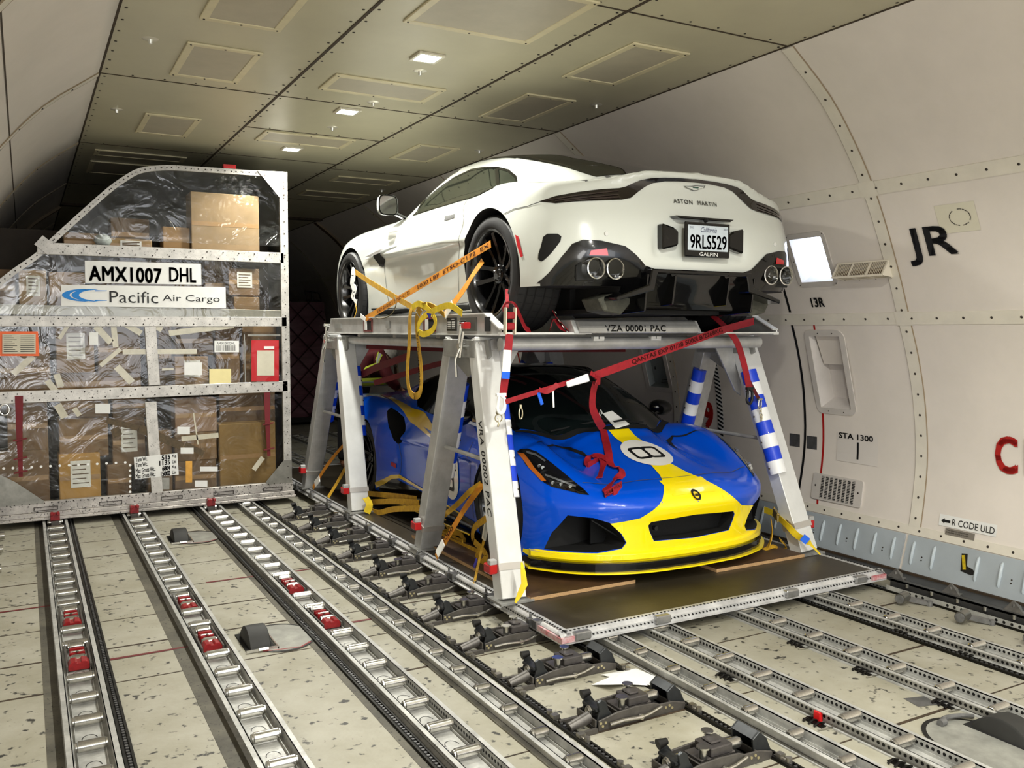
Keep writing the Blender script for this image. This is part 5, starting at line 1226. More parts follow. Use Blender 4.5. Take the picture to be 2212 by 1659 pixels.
# wipers and number of paper on the cowl
mb=MB(); mb.tube([ontop(L,.02)(-.45,1.02),ontop(L,.022)(-.1,.93),ontop(L,.02)(.28,.93)],.006,6); mb.tube([ontop(L,.02)(.0,.90),ontop(L,.025)(.15,.93)],.008,6); mb.build('wiper',mMatt,L.root)
mb=MB(); T=Matrix.Translation(L.L2((.36,1.46,.82)))@Matrix.Rotation(R(58),4,'X')
mb.lathe([(.165,-.012),(.18,0),(.165,.012),(.15,0),(.165,-.012)],T,32); mb.build('steering_wheel',mMatt,L.root,smooth=60)
# ================================================================ car rack
mR_=M('rack_aluminium',(196,196,194),.4,.4,noise=.16,nscale=7,bump=.04,bscale=70); mR2=M('rack_aluminium_dull',(158,158,154),.45,.4,noise=.2,nscale=9); mRW=M('rack_aluminium_lit',(226,227,225),.42,.3,noise=.06,nscale=6)  # last: lit copy of the aluminium, strong light put into its colour
mBl=M('guard_blue',(12,62,205),.35,coat=.4); mWh=M('guard_white',(235,236,236),.35,coat=.4); mRedB=M('clamp_red',(176,22,26),.35,coat=.4)
rk=thing('car_rack',(3.5,6.1,.12),'tall aluminium double deck car rack with striped leg guards, straddling the blue car','car rack')
XL,XR=2.43,4.60; ZT=1.60
def V(*a): return Vector(a)
def guard(par,p,q,nrm,w=.085,n=9):
    """half round striped pad along p-q bulging to nrm"""
    p=V(*p);q=V(*q);d=(q-p);nrm=V(*nrm);nrm=(nrm-d.normalized()*nrm.dot(d.normalized())).normalized();sd=d.normalized().cross(nrm)
    mb=MB()
    for i in range(n):
        mb.mat(i%2); a,b=p+d*(i/n),p+d*((i+1)/n); R1=[];R2=[]
        for j in range(9): t=math.pi*j/8; o=sd*math.cos(t)*w/2+nrm*(math.sin(t)*w*.5+.004); R1.append(a+o);R2.append(b+o)
        mb.add(R1+R2,[(k,k+1,10+k,9+k) for k in range(8)])
        if i in(0,n-1): mb.add(R1 if i==0 else R2,[tuple(range(9))])
    g=mb.build('leg_guard',[mBl,mWh],par,smooth=45)
    mb=MB()
    for i in range(n):
        if i%2: c=p+d*((i+.5)/n)+sd*w*.36+nrm*(w*.40); mb.cyl(c,c+nrm*.006,.006,8)
    mb.build('guard_bolts',mBolt,g)
def leg(name,top,bot,gdir,grange,n=7,gw=.085,front=True,wx=.155,wy=.105,mat=None):
    top=V(*top);bot=V(*bot); l=MB(); l.beam(bot,top,wx,wy,side=(1,0,0)); L_=l.build('leg',mat or mR_,rk,bevel=.004)
    mb=MB(); mb.box((bot.x,bot.y,.1275),(wx+.06,wy+.07,.012)); mb.build('foot_plate',mR2,L_)
    zb=.30; t=(zb-bot.z)/(top.z-bot.z); c=bot.lerp(top,t); u=(top-bot).normalized()
    mb=MB(); mb.beam(c-u*.02,c+u*.02,wx+.012,wy+.012); mb.build('clamp_band',M('clamp_band_metal',(196,192,186),.4,.6),L_)
    s=-1 if bot.x<3.5 else 1
    mb=MB(); mb.box(c+V(s*(wx/2+.03),0,.005),(.05,wy*.8,.055)); mb.build('clamp_block',mRedB,L_,bevel=.006)
    mb=MB(); mb.box(c+V(s*(wx/2+.03),-.02,.045),(.045,.04,.03)); mb.build('clamp_lever',mR_,L_,bevel=.004)
    if grange:
        a,b=grange; guard(L_,bot.lerp(top,b)+V(*gdir)*(wx/2)*1.0,bot.lerp(top,a)+V(*gdir)*(wx/2),gdir,w=gw,n=n)
    return L_
fl1=leg('leg',(2.45,4.79,ZT),(2.385,4.32,.13),(.9,-.25,0),(.37,.73),6,mat=mRW)
fl2=leg('leg',(2.45,5.12,ZT),(2.45,5.66,.13),(.9,-.1,0),(.36,.80),6)
rl1=leg('leg',(2.45,7.44,ZT),(2.44,7.08,.13),(.95,-.1,0),(.42,.82),mat=mRW)
rl2=leg('leg',(2.45,7.74,ZT),(2.42,8.44,.13),(.95,-.1,0),(.46,.83))
fr1=leg('leg',(4.56,4.79,ZT),(4.68,4.27,.13),(-.8,-.5,0),(.36,.84),8,.115,mat=mRW)
fr2=leg('leg',(4.56,5.12,ZT),(4.62,5.66,.13),(-.8,-.5,0),(.42,.84),7,.105)
rr1=leg('leg',(4.56,7.44,ZT),(4.6,7.08,.13),(-.9,-.3,0),(.42,.82)); rr2=leg('leg',(4.56,7.74,ZT),(4.6,8.44,.13),(-.9,-.3,0),(.42,.82))
# lettering on the outer face of the near leg
top=V(2.45,4.79,ZT);bot=V(2.385,4.32,.13);u=(top-bot).normalized(); fx=-.0785
def onleg(a,b): # a along leg downward, b across (towards camera left is +y)
    c=top-u*a; return V(c.x-.079,c.y+b,c.z)
mb=MB(); letters(mb,'VRA 00002 PAC',(.50,1.07,-.022,.028),lambda a,b:onleg(a,-b),.01,1.1); mb.build('leg_lettering',mBlack,fl1)
# braces, gussets
def brace(par,a,b,ta,tb,z,x):
    mb=MB(); ya=a[1]+(b[1]-a[1])*0; mb.cyl(V(x,a[0],z),V(x,b[0],z),.014,12); mb.build('brace_tube',mR_,par,smooth=40)
def lx(top,bot,z): t=(z-bot[2])/(top[2]-bot[2]); return V(*bot).lerp(V(*top),t)
for pr_,t1,b1,t2,b2,z in((fl1,(2.45,4.79,ZT),(2.385,4.32,.13),(2.45,5.12,ZT),(2.45,5.66,.13),.87),(rl1,(2.45,7.44,ZT),(2.44,7.08,.13),(2.45,7.74,ZT),(2.42,8.44,.13),.89),(fr1,(4.56,4.79,ZT),(4.68,4.27,.13),(4.56,5.12,ZT),(4.62,5.66,.13),.88),(rr1,(4.56,7.44,ZT),(4.6,7.08,.13),(4.56,7.74,ZT),(4.6,8.44,.13),.89)):
    MB().cyl(lx(t1,b1,z),lx(t2,b2,z+.01),.014,12).build('brace_tube',mR_,pr_,smooth=40)
for (x,s) in((2.45,1),(4.56,-1)):
    for (ya,yb) in((4.79,5.12),(7.44,7.74)):
        mb=MB(); mb.prism([(ya-.10,ZT),(yb+.10,ZT),(yb+.13,1.50),((ya+yb)/2,1.36),(ya-.13,1.50)],lambda u,v:(x-s*.02,u,v),(s*.02,0,0)); mb.build('gusset_plate',mR2,rk,bevel=.003)
        mb=MB(); mb.prism([(0,ZT),(s*.30,ZT),(s*.26,ZT-.05),(s*.06,1.22),(0,1.18)],lambda u,v:(x+u,ya-.01,v),(0,.018,0)); mb.build('corner_gusset',mR_,rk,bevel=.003)
        mb=MB(); mb.rng((x-.085,ya-.06,1.49),(x+.085,yb+.06,1.60)); q=mb.build('top_bracket',mR2,rk,bevel=.004)
        mb=MB()
        for yy in(ya-.065,): 
            for xx in(-.055,.055):
                for zz in(1.51,1.58): mb.cyl((x+xx,yy-.004,zz),(x+xx,yy+.006,zz),.007,8)
        mb.build('bolts',mSteel,q)
    MB().cyl((x+s*.03,4.7,1.57),(x+s*.03,7.8,1.57),.034,20).build('side_tube',mR_,rk,smooth=40)
for y in(4.60,7.62): MB().cyl((2.47,y,1.574),(4.54,y,1.574),.04,24).build('cross_tube',mR_,rk,smooth=40)
for x in(3.15,3.60):
    mb=MB(); 
    for k_ in(-1,1): mb.rng((x+k_*.022-.018,4.555,1.6),(x+k_*.022+.018,4.59,1.618))
    mb.rng((x-.04,4.557,1.59),(x+.04,4.575,1.602)); mb.build('tube_clip',mRW,rk,bevel=.002)
# upper deck: side beams with sloped ends
YA,YB=4.50,7.66; ZB,ZU=1.632,1.757
for X,s in((2.405,-1),(4.60,1)):
    P=[(YA-.03,ZB),(YB+.12,ZB),(YB+.02,ZU),(YA+.19,ZU),(YA-.02,ZB+.035)]
    mb=MB(); mb.prism(P,lambda u,v:(X,u,v),(-s*.012,0,0)); sb=mb.build('deck_side_beam',mR_,rk,bevel=.003)
    mb=MB(); mb.rng((X-.008 if s<0 else X-.05,YA+.17,ZU-.004),(X+.05 if s<0 else X+.008,YB,ZU+.004)); mb.beam((X-s*.02,YA-.02,ZB+.03),(X-s*.02,YA+.18,ZU),.05,.008); mb.beam((X-s*.02,YA-.03,ZB-.002),(X-s*.02,YB+.1,ZB-.002),.05,.008); mb.build('flange',mRW,sb)
    if s<0:
        x=X-.002
        MB().rng((x-.004,YA+.10,ZB+.018),(x+.002,YA+.165,ZU-.02)).build('pocket',mMatt,sb)
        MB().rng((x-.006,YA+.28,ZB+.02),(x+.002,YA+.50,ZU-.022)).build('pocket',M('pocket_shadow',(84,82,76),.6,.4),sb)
        pl_=MB().rng((x-.004,YA+.56,ZB+.02),(x+.002,YA+.70,ZU-.02)).build('data_plate',mBlack,sb)
        mb=MB()
        for r_ in range(4):
            for c_ in range(2): mb.rng((x-.0055,YA+.575+c_*.065,ZB+.035+r_*.013),(x-.004,YA+.62+c_*.065,ZB+.041+r_*.013))
        mb.rng((x-.0055,YA+.585,ZB+.092),(x-.004,YA+.625,ZB+.097)); mb.build('plate_lines',mWhiteP,pl_)
        for y in(YA+.98,YA+2.20):
            mb=MB(); 
            for a_,b_ in(((y-.10,ZB+.012),(y+.10,ZB+.026)),((y-.10,ZU-.026),(y+.10,ZU-.012)),((y-.10,ZB+.02),(y-.082,ZU-.02)),((y+.082,ZB+.02),(y+.10,ZU-.02))): mb.rng((x-.005,a_[0],a_[1]),(x+.001,b_[0],b_[1]))
            f_=mb.build('slot_frame',M('slot_frame_red',(120,42,38),.5,noise=.3,nscale=30),sb)
            MB().rng((x-.0025,y-.08,ZB+.026),(x+.001,y+.08,ZU-.026)).build('slot',mMatt,f_); MB().rng((x-.006,y+.02,ZB+.026),(x-.001,y+.07,ZU-.026)).build('slot_tag',mWhiteP,f_)
        MB().rng((x-.003,YB-.28,ZB+.04),(x+.001,YB-.10,ZU-.045)).build('slot',mR2,sb)
        MB().add([(x-.004,YA+1.72,ZB+.04),(x-.004,YA+1.80,ZB+.04),(x-.004,YA+1.80,ZU-.03),(x-.004,YA+1.72,ZU-.03)],[(0,1,2,3)]).build('small_mark',mR2,sb)
# wheel troughs, end lips and middle box with number
for a,b in((2.42,3.01),(3.91,4.58)):
    mb=MB(); mb.rng((a,YA,ZB-.004),(b,YB+.1,ZB+.006)); mb.build('wheel_tray',mR2,rk)
    mb=MB(); mb.rng((a-.02,YA-.035,ZB+.002),(b+.02,YA,ZB+.012)); mb.beam((a,YA-.02,ZB+.01),(b,YA-.02,ZB+.01),.02,.014); mb.build('tray_lip',mRW,rk)
    for x in((b,) if a<3 else (a,)):
        mb=MB(); mb.prism([(YA-.02,ZB+.004),(YB,ZB+.004),(YB,ZU-.01),(YA+.16,ZU-.01)],lambda u,v:(x,u,v),(.01,0,0)); mb.build('tray_web',mR2,rk)
mb=MB(); prof=[(-.06,-.04),(-.06,.0),(-.035,.035),(.0,.045),(.05,.045),(.05,-.04)]
mb.prism(prof,lambda u,v:(2.93,YA+.01+u,1.678+v),(.93,0,0)); bx=mb.build('number_box',mR_,rk,bevel=.006)
for x,s in((2.93,-1),(3.86,1)):
    mb=MB(); mb.prism([(YA-.055,1.64),(YA+.06,1.64),(YA+.12,1.72),(YA-.0,1.72)],lambda u,v:(x,u,v),(s*.03,0,0)); mb.build('box_end',mRW,bx,bevel=.004)
mb=MB(); letters(mb,'VZA 00001 PAC',(3.12,3.59,1.649,1.689),lambda u,v:(u,YA-.0525-.0+max(0,(v-1.678))*.6,v),.012,1.05); mb.build('box_lettering',mBlack,bx)
mb=MB(); 
for y in(5.4,6.2,7.0): mb.rng((2.44,y,ZB-.03),(4.57,y+.06,ZB-.005))
mb.build('deck_crossbars',mR2,rk)
# toggle latches at the corners
for (x,y) in((2.36,4.86),(2.36,7.60)):
    T0=V(x-.02,y,1.70); mb=MB(); mb.cyl(T0,T0+V(-.005,.03,-.16),.010,10); mb.cyl(T0+V(0,-.03,-.05),T0+V(-.01,.0,-.21),.008,10); mb.tube([T0+V(-.005,0,-.14),T0+V(-.03,.02,-.22),T0+V(-.02,.03,-.33)],.008,8); mb.cyl(T0+V(-.02,0,0),T0+V(.03,0,0),.016,12); mb.cyl(T0+V(-.02,.01,-.14),T0+V(.04,.01,-.14),.018,12)
    lt=mb.build('toggle_latch',mChrome,rk,smooth=40)
    if y<6: MB().rng(T0+V(-.02,-.075,-.035),T0+V(.03,-.035,.005)).build('latch_cap',mRedB,lt,bevel=.005)
# ================================================================ webbing
mY=M('strap_yellow',(206,162,34),.7,noise=.3,nscale=22,bump=.1,bscale=300,col2=(160,116,24)); mYb=M('strap_bright_yellow',(240,206,30),.65,noise=.2,nscale=14); mO=M('strap_orange',(206,146,36),.7,noise=.4,nscale=26,col2=(186,104,22))
mRs=M('strap_red',(160,18,32),.65,noise=.2,nscale=30,bump=.1,bscale=300); mRd=M('strap_dark_red',(96,14,20),.7,noise=.2,nscale=20); mInk=M('strap_ink',(70,18,10),.8); mTagW=M('tag_white',(244,244,240),.6); mTagB=M('tag_blue',(20,96,220),.5)
def px(pts,ax,v): return [at(x,y,ax,(v[i] if isinstance(v,(list,tuple)) else v)) for i,(x,y) in enumerate(pts)]
def strap(name,pts,w,side,mat,label,cat='strap',group=None,th=.0025,k=5,parent=None):
    P=catmull(pts,k) if k else [Vector(p) for p in pts]
    if isinstance(side,list): side=[s for s in catmull(side,k)] if k else side
    o=MB().band(P,w,side,th).build(name,mat,parent,smooth=50)
    if parent is None: tag(o,label,cat,group)
    return o,P
def webtext(o,P,side,s,a,b,h,mat,flip=False,off=.0022,w0=0.):
    """lettering running along a straight stretch of webbing between fractions a..b"""
    p,q=P[0].lerp(P[-1],a),P[0].lerp(P[-1],b); d=(q-p).normalized(); sd=Vector(side); sd=(sd-d*sd.dot(d)).normalized(); n=d.cross(sd)
    if n.dot(EYE-p)<0: n=-n
    up=n.cross(d)
    mb=MB(); letters(mb,s,(0,(q-p).length,-h/2,h/2),lambda u,v:p+d*u+up*v+n*off+d*(0),.01); return mb.build('strap_lettering',mat,o)
Z=(0,0,1)
yg='yellow lashing straps holding the white car'
# long strap from the rear wheel forward to the deck
P=px([(790,688),(1060,527)],0,[2.395,2.50]); o,Q=strap('lashing_strap',P,.045,(0,.35,1),mO,'printed amber strap from the white car rear wheel to the far deck end',group=yg,k=0)
webtext(o,P,(0,.35,1),'5000 LBF  ETSO-C172  EX',.48,.99,.026,mInk,off=.003); webtext(o,P,(0,.35,1),'EXP 02/2023 ETSO-C172',.12,.42,.024,mInk,off=.003)
o,Q=strap('lashing_strap',px([(762,584),(800,610),(850,640),(898,668)],0,[2.50,2.47,2.44,2.41]),.045,(0,.35,1),mY,'yellow strap from the white car front wheel to the ratchet on the deck beam',group=yg,k=0)
o,Q=strap('lashing_strap',px([(1043,563),(1020,596),(1000,628),(962,678)],0,[2.51,2.47,2.44,2.38]),.05,[V(0,.9,.5),V(.2,.6,.6),V(0,.9,.5),V(0,.9,.5)],mO,'short tagged strap from the white car rear wheel to the data plate',group=yg,k=4)
MB().band(px([(977,655),(961,682)],0,2.37),.045,(0,.9,.5),.004).build('strap_tag',mTagW,o)
o,Q=strap('ratchet_strap',px([(893,662),(886,680),(884,740),(880,800),(884,842),(896,856),(908,845),(910,800),(904,745),(900,700),(905,672),(922,660),(945,668),(960,680)],0,[2.34,2.33,2.33,2.33,2.33,2.33,2.33,2.34,2.35,2.35,2.34,2.33,2.34,2.36]),.048,(0,1,0),mY,'long yellow strap end hanging in a loop from the ratchet on the deck beam',group=yg,k=6,th=.004)
P_=px([(903,720),(909,835)],0,2.325); webtext(o,[P_[1],P_[0]],(0,1,0),'00 LBF ETSO-C172',.02,.98,.026,mInk,off=.006)
o,Q=strap('ratchet_strap',px([(890,664),(905,656),(925,668),(940,690),(935,712),(915,722),(903,712),(910,690),(935,672),(970,660),(998,677)],0,2.325),.04,(0,.8,.5),mYb,'bright yellow crumpled strap tail bunched on the deck beam',group=yg,k=6,th=.004)
MB().add([tuple(p) for p in px([(921,676),(932,678),(928,690)],0,2.30)],[(0,1,2)]).build('blue_mark',M('deep_blue',(16,28,150),.6),o)
def ratchet(pts,x,label,m=None,group=None):
    t=thing('ratchet_buckle',at(pts[0][0],pts[0][1],0,x),label,'buckle',group)
    a,b=px(pts,0,x); u=(b-a).normalized(); s=Vector((0,1,0)); s=(s-u*s.dot(u)).normalized()
    mb=MB()
    for k_ in(-1,1): mb.beam(a+s*.03*k_,b+s*.03*k_,.008,.03,side=s)
    mb.build('side_plates',m or mChrome,t); mb=MB(); mb.cyl(a.lerp(b,.3)-s*.035,a.lerp(b,.3)+s*.035,.012,10); mb.cyl(b-s*.04,b+s*.04,.008,10); mb.cyl(a-s*.03,a+s*.03,.007,8); mb.build('spindle',mSteel,t,smooth=40); return t
ratchet([(902,662),(915,680)],2.35,'steel ratchet buckle of the yellow strap on top of the deck beam')
# white rag and cord on the front wheel
t=thing('cloth_rag',at(765,600,0,2.47),'torn white cloth tied to the white car front wheel','rag')
mb=MB(); P=px([(760,583),(766,596),(758,612),(768,628),(762,640),(770,655)],0,2.46); mb.band(catmull(P,4),[.05+.03*math.sin(i*1.3) for i in range(21)],[V(0,1,.3*math.sin(i)) for i in range(21)],.006); mb.build('rag',mTagW,t,smooth=60)
MB().tube(px([(768,655),(770,672),(764,690)],0,2.45),.003,6).build('cord',mY,t)
o=MB().tube(catmull(px([(852,640),(856,655),(850,672),(838,684),(820,688),(808,684)],0,2.38),5),.004,6).build('cord_loop',M('cord_brown',(96,84,54),.7),None,smooth=60); tag(o,'thin dark cord loop hanging over the deck side beam','cord')
o=MB().band(px([(779,682),(789,690)],0,2.37),.035,(0,.8,.6),.003).build('paper_tag',mTagW); tag(o,'small white tag at the front end of the long orange strap','tag')
# red straps
rg='red lashing straps on the rack'
t=thing('red_ratchet_strap',at(1090,800,1,4.36),'red ratchet strap hanging from the deck corner to a white hook on the near leg','strap',rg)
MB().band(px([(1101,722),(1094,790),(1086,858)],1,[4.36,4.33,4.36]),.048,(1,0,0),.004).build('webbing',mRs,t)
MB().band(catmull(px([(1086,668),(1094,656),(1110,658),(1122,680),(1134,706),(1146,716)],1,[4.36,4.37,4.40,4.45,4.5,4.55]),5),.046,(.7,.7,0),.004).build('webbing',mRs,t,smooth=50)
MB().band(px([(1095,625),(1096,665)],1,[4.72,4.38]),.018,(1,0,0),.004).build('webbing',mRs,t)
P=px([(1102,664),(1101,722)],1,[4.335,4.345]); mb=MB()
for k_ in(-.03,.03): mb.beam(P[0]+V(k_,0,0),P[1]+V(k_,0,0),.007,.03,side=(1,0,0))
rb=mb.build('ratchet_frame',M('ratchet_cream',(226,220,200),.35,.5),t); mb=MB(); mb.rng(P[0].lerp(P[1],.3)-V(.026,.015,.02),P[0].lerp(P[1],.3)+V(.026,.015,.02)); mb.rng(P[0].lerp(P[1],.7)-V(.026,.015,.02),P[0].lerp(P[1],.7)+V(.026,.015,.02)); mb.build('spool',mRs,rb,bevel=.006)
MB().band(px([(1096,756),(1093,803)],1,4.32),.05,(1,0,0),.005).build('strap_tag',mTagW,t); MB().band(px([(1093,803),(1092,818)],1,4.32),.05,(1,0,0),.004).build('blue_tag',mTagB,t)
def hook(par,x,y,Y,mat,s=1.):
    c=at(x,y,1,Y); mb=MB(); mb.tube(catmull([c+V(0,0,.05*s),c+V(.022*s,0,.03*s),c+V(.022*s,0,-.03*s),c+V(0,0,-.052*s),c+V(-.022*s,0,-.03*s),c+V(-.018*s,0,0)],4),.010*s,10); mb.rng(c+V(-.03*s,-.01,.045*s),c+V(.03*s,.01,.062*s)); mb.cyl(c+V(-.02*s,0,.0),c+V(-.012*s,0,.05*s),.009*s,8); return mb.build('hook',mat,par,smooth=50)
hook(t,1082,873,4.35,mTagW)
c=at(1077,903,1,4.38); mb=MB(); mb.tube([c+V(.022*math.cos(a),0,.022*math.sin(a)) for a in[2*math.pi*i/16 for i in range(16)]],.004,6,True); mb.cyl(c+V(0,.01,.03),c+V(0,-.01,.03),.014,10); mb.tube([c+V(0,0,0),c+V(.0,-.005,-.03),c+V(-.005,0,-.05)],.006,6); mb.build('ring_fitting',M('brass_ring',(190,180,150),.3,.9),t,smooth=50)
# crossing strap with print
P=px([(1092,868),(1240,822)],1,[4.34,4.36]); o,Q=strap('crossing_strap',P,.028,Z,mRs,'printed red strap crossing from the near leg up to the right tyre',group=rg,k=0)
P2=px([(1284,812),(1560,713),(1628,694)],1,[4.37,4.45,4.6]); MB().band(P2,.05,Z,.003).build('webbing',mRs,o)
webtext(o,[P2[0],P2[1]],Z,'QANTAS EXP 01/28 5000LB/2268KG',.27,1.0,.034,mInk,off=.004)
mb=MB(); a=at(1224,831,1,4.34);b=at(1272,815,1,4.34); mb.beam(a,b,.012,.035,side=(0,1,0),h2=.05); mb.build('tension_handle',mTagW,o,bevel=.005)
MB().band(catmull(px([(1165,842),(1180,846),(1195,838),(1205,830)],1,4.34),4),.03,(0,.5,1),.003).build('fold',mRs,o)
mb=MB(); c=at(1125,893,1,4.34); mb.tube([c+V(.012*math.cos(q),0,.032*math.sin(q)) for q in[2*math.pi*i/14 for i in range(14)]],.004,6,True); mb.cyl(c+V(0,0,.03),c+V(0,0,.05),.008,8); mb.build('carabiner',M('brass_ring',(190,180,150)),o,smooth=50)
MB().beam(at(1194,842,1,4.34),at(1196,880,1,4.34),.010,.005).build('hanging_tag',mTagW,o)
MB().beam(at(1163,848,1,4.35),at(1171,874,1,4.35),.006,.02,side=(0,1,0)).build('blue_tag',mTagB,o)
# strap dropping from the knot to the hood
t=thing('loose_strap',at(1290,815,1,4.38),'loose red strap dropping from the knot and lying crumpled on the blue hood','strap',rg)
mb=MB(); c=at(1284,816,1,4.36); 
for r_ in range(4): mb.band([c+V(-.03+.01*r_,-.01*r_,.03-.01*r_),c+V(.02,-.02,0),c+V(-.01+.01*r_,-.015,-.04)],.03,(.6,.3,.7),.008)
mb.build('knot',mRs,t,smooth=60)
MB().band(catmull(px([(1287,824),(1281,850),(1280,880),(1290,905),(1302,925)],1,[4.38,4.40,4.43,4.48,4.55]),5),.05,(1,.2,0),.004).build('webbing',mRs,t,smooth=60)
hp=[]
for x,y in((1303,927),(1308,950),(1314,975),(1318,1000),(1330,1010),(1342,1012),(1344,1025),(1330,1035),(1318,1045),(1310,1060),(1325,1064),(1340,1050)):
    d=sight(x,y); h=L.bvh.ray_cast(EYE,d); hp.append(h[0]-d.normalized()*(.035 if y<990 else .02))
MB().band(catmull(hp,5),.05,[V(1,.1,.45*math.sin(i*.2)) for i in range((len(hp)-1)*5+1)],.004).build('webbing',mRs,t,smooth=60)
hp=[]
for x,y in((1314,995),(1300,986),(1283,984),(1270,992),(1268,1006),(1280,1000),(1296,992),(1304,1000),(1299,1018),(1294,1032)):
    d=sight(x,y); h=L.bvh.ray_cast(EYE,d); hp.append(h[0]-d.normalized()*.03)
MB().band(catmull(hp,5),.042,[V(1,.3,.6*math.sin(i*.2)) for i in range((len(hp)-1)*5+1)],.004).build('webbing',mRs,t,smooth=60)
q=[L.bvh.ray_cast(EYE,sight(*p))[0]-sight(*p).normalized()*.035 for p in((1306,1068),(1343,1046))]
u_=(q[1]-q[0]); MB().band([q[0],q[0].lerp(q[1],.5)-FW*.012,q[1]],.04,Z,.004).build('webbing',mRs,t,smooth=60)
mb=MB(); letters(mb,'QANTAS',(0,u_.length,-.012,.012),lambda a,b:q[0]+u_.normalized()*a+V(0,0,b)-FW*(.018 if 0.1<a/u_.length<.9 else .006)); mb.build('strap_lettering',mInk,t)
# right corner straps
t=thing('red_ratchet_strap',at(1600,770,1,4.5),'red strap from the deck to a dark hook on the right front leg','strap',rg)
MB().band(catmull(px([(1541,683),(1568,708),(1592,740),(1608,790),(1619,843)],1,[4.62,4.5,4.46,4.46,4.48]),5),.05,(1,0,.2),.004).build('webbing',mRs,t,smooth=50)
MB().band(px([(1606,800),(1630,845),(1641,866)],1,[4.5,4.5,4.52]),.025,(1,0,0),.004).build('webbing',mRd,t)
hook(t,1619,856,4.44,mBlack); hook(t,1641,872,4.5,mSteel,.6)
c=at(1643,885,1,4.5); mb=MB()
for i in range(4): cc=c+V(.004*i,0,-.022*i); mb.tube([cc+V(.010*math.cos(a),.004*(i%2),.015*math.sin(a)) for a in[2*math.pi*j/10 for j in range(10)]],.003,5,True)
mb.build('chain',M('brass_ring',(190,180,150)),t,smooth=50)
t=thing('wheel_strap',at(1200,700,1,4.6),'red strap with metal buckles bunched beside the left rear tyre of the white car','strap',rg)
MB().band(catmull(px([(1192,668),(1202,685),(1215,700),(1228,714)],1,[4.62,4.58,4.54,4.5]),4),.045,(.5,.8,0),.004).build('webbing',mRs,t,smooth=50)
MB().band(catmull(px([(1188,712),(1196,690),(1206,700),(1216,714)],1,[4.55,4.56,4.54,4.5]),4),.06,(.6,.8,.3),.004).build('webbing',mRs,t,smooth=50)
mb=MB(); 
for a in((1198,672),(1206,690),(1214,702),(1222,712)): mb.cyl(at(*a,1,4.53),at(a[0]+4,a[1]+5,1,4.53),.006,8)
mb.build('buckle',mChrome,t,smooth=40)
# dark red straps behind the leg pair (under the deck)
o,_=strap('under_strap',[V(2.6,7.3,1.52),V(3.1,6.6,1.50),V(3.9,5.3,1.52)],.05,Z,mRd,'dark red strap crossing under the deck of the rack',group=rg,k=0)
o,_=strap('under_strap',[V(2.52,6.9,1.22),V(2.9,6.5,1.38),V(3.4,5.9,1.52)],.045,Z,mRd,'dark red strap running up behind the hanging yellow loop',group=rg,k=0)
o,_=strap('under_strap',px([(775,812),(810,795),(885,768)],0,[2.56,2.60,2.7]),.06,Z,mRd,'dark red strap passing in front of the worker vest',group=rg,k=0)
# yellow straps at the foot of the blue car
fg='yellow straps lashing the blue car to the pallet'
o,_=strap('floor_strap',px([(942,1203),(985,1130),(1010,1090),(1043,1045)],0,[2.37,2.44,2.52,2.68]),[.05]*16,(0,1,.3),mO,'amber strap with 5000 print from pallet edge to the blue car front wheel',group=fg,k=5)
P_=px([(955,1175),(980,1137)],0,[2.385,2.43]); webtext(o,[P_[0],P_[1]],(0,1,.3),'5000',0.05,.95,.03,mInk,off=.004)
MB().band(px([(944,1197),(958,1172)],0,[2.365,2.385]),.056,(0,1,.3),.006).build('strap_tag',mTagW,o)
o,_=strap('floor_strap',px([(948,1122),(985,1092),(1015,1062),(1038,1046)],0,[2.5,2.6,2.65,2.69]),[.05]*16,(0,1,.4),mY,'yellow strap from the blue car front wheel running back along the sill',group=fg,k=5)
o,_=strap('floor_strap',px([(1024,1262),(1032,1225),(1042,1180),(1058,1120)],0,[2.36,2.42,2.5,2.64]),.02,(0,1,.2),mY,'thin twisted yellow strap with blue mark left of the near leg',group=fg,k=4)
MB().beam(at(1045,1165,0,2.5),at(1052,1122,0,2.6),.012,.03,side=(0,1,0)).build('ratchet_handle',M('ratchet_cream',(226,220,200)),o); MB().band(px([(1024,1225),(1030,1208)],0,2.4),.02,(0,1,0),.004).build('blue_tag',M('violet_tag',(60,50,160),.6),o)
o,_=strap('floor_strap',px([(1050,1120),(1025,1140),(1022,1165),(1040,1185),(1050,1200),(1040,1215),(1028,1195)],0,2.56),.045,(0,.8,.5),mY,'yellow strap end curled beside the blue car front wheel',group=fg,k=5)
for i,(pts,X,lab) in enumerate((([(795,1066),(840,1070),(900,1078)],2.62,'uppermost yellow strap of the folded heap between the left legs'),([(790,1085),(850,1083),(905,1086)],2.58,'middle yellow strap of the folded heap between the left legs'),([(788,1100),(815,1108),(850,1100),(908,1098)],2.54,'lowest yellow strap of the folded heap between the left legs'),
    ([(950,1190),(985,1192),(1040,1196)],2.66,'flat yellow strap lying on the pallet left of the near leg'),([(925,1165),(960,1175),(1000,1172)],2.7,'dim yellow strap heaped behind the second left leg'),([(945,1140),(965,1160),(990,1150),(1005,1170)],2.72,'crumpled yellow strap under the blue car sill'),([(960,1125),(975,1150),(960,1175)],2.74,'small yellow strap loop under the blue car sill'))):
    P=px(pts,0,X); P=[V(p.x,p.y,max(p.z,.135)) for p in P]
    o,_=strap('folded_strap',P,.045,(0,.25,1) if i<4 else (0,.6,.7),mY,lab,group='loose yellow straps on the pallet',k=5,th=.005)
o,_=strap('floor_strap',px([(676,1054),(700,1015),(722,985),(748,955)],0,[2.38,2.45,2.5,2.6]),[.05]*16,(0,1,.3),mO,'amber strap from the pallet edge to the blue car rear wheel',group=fg,k=5); MB().band(px([(680,1046),(690,1034)],0,2.38),.06,(0,1,.3),.005).build('strap_tag',mTagW,o)
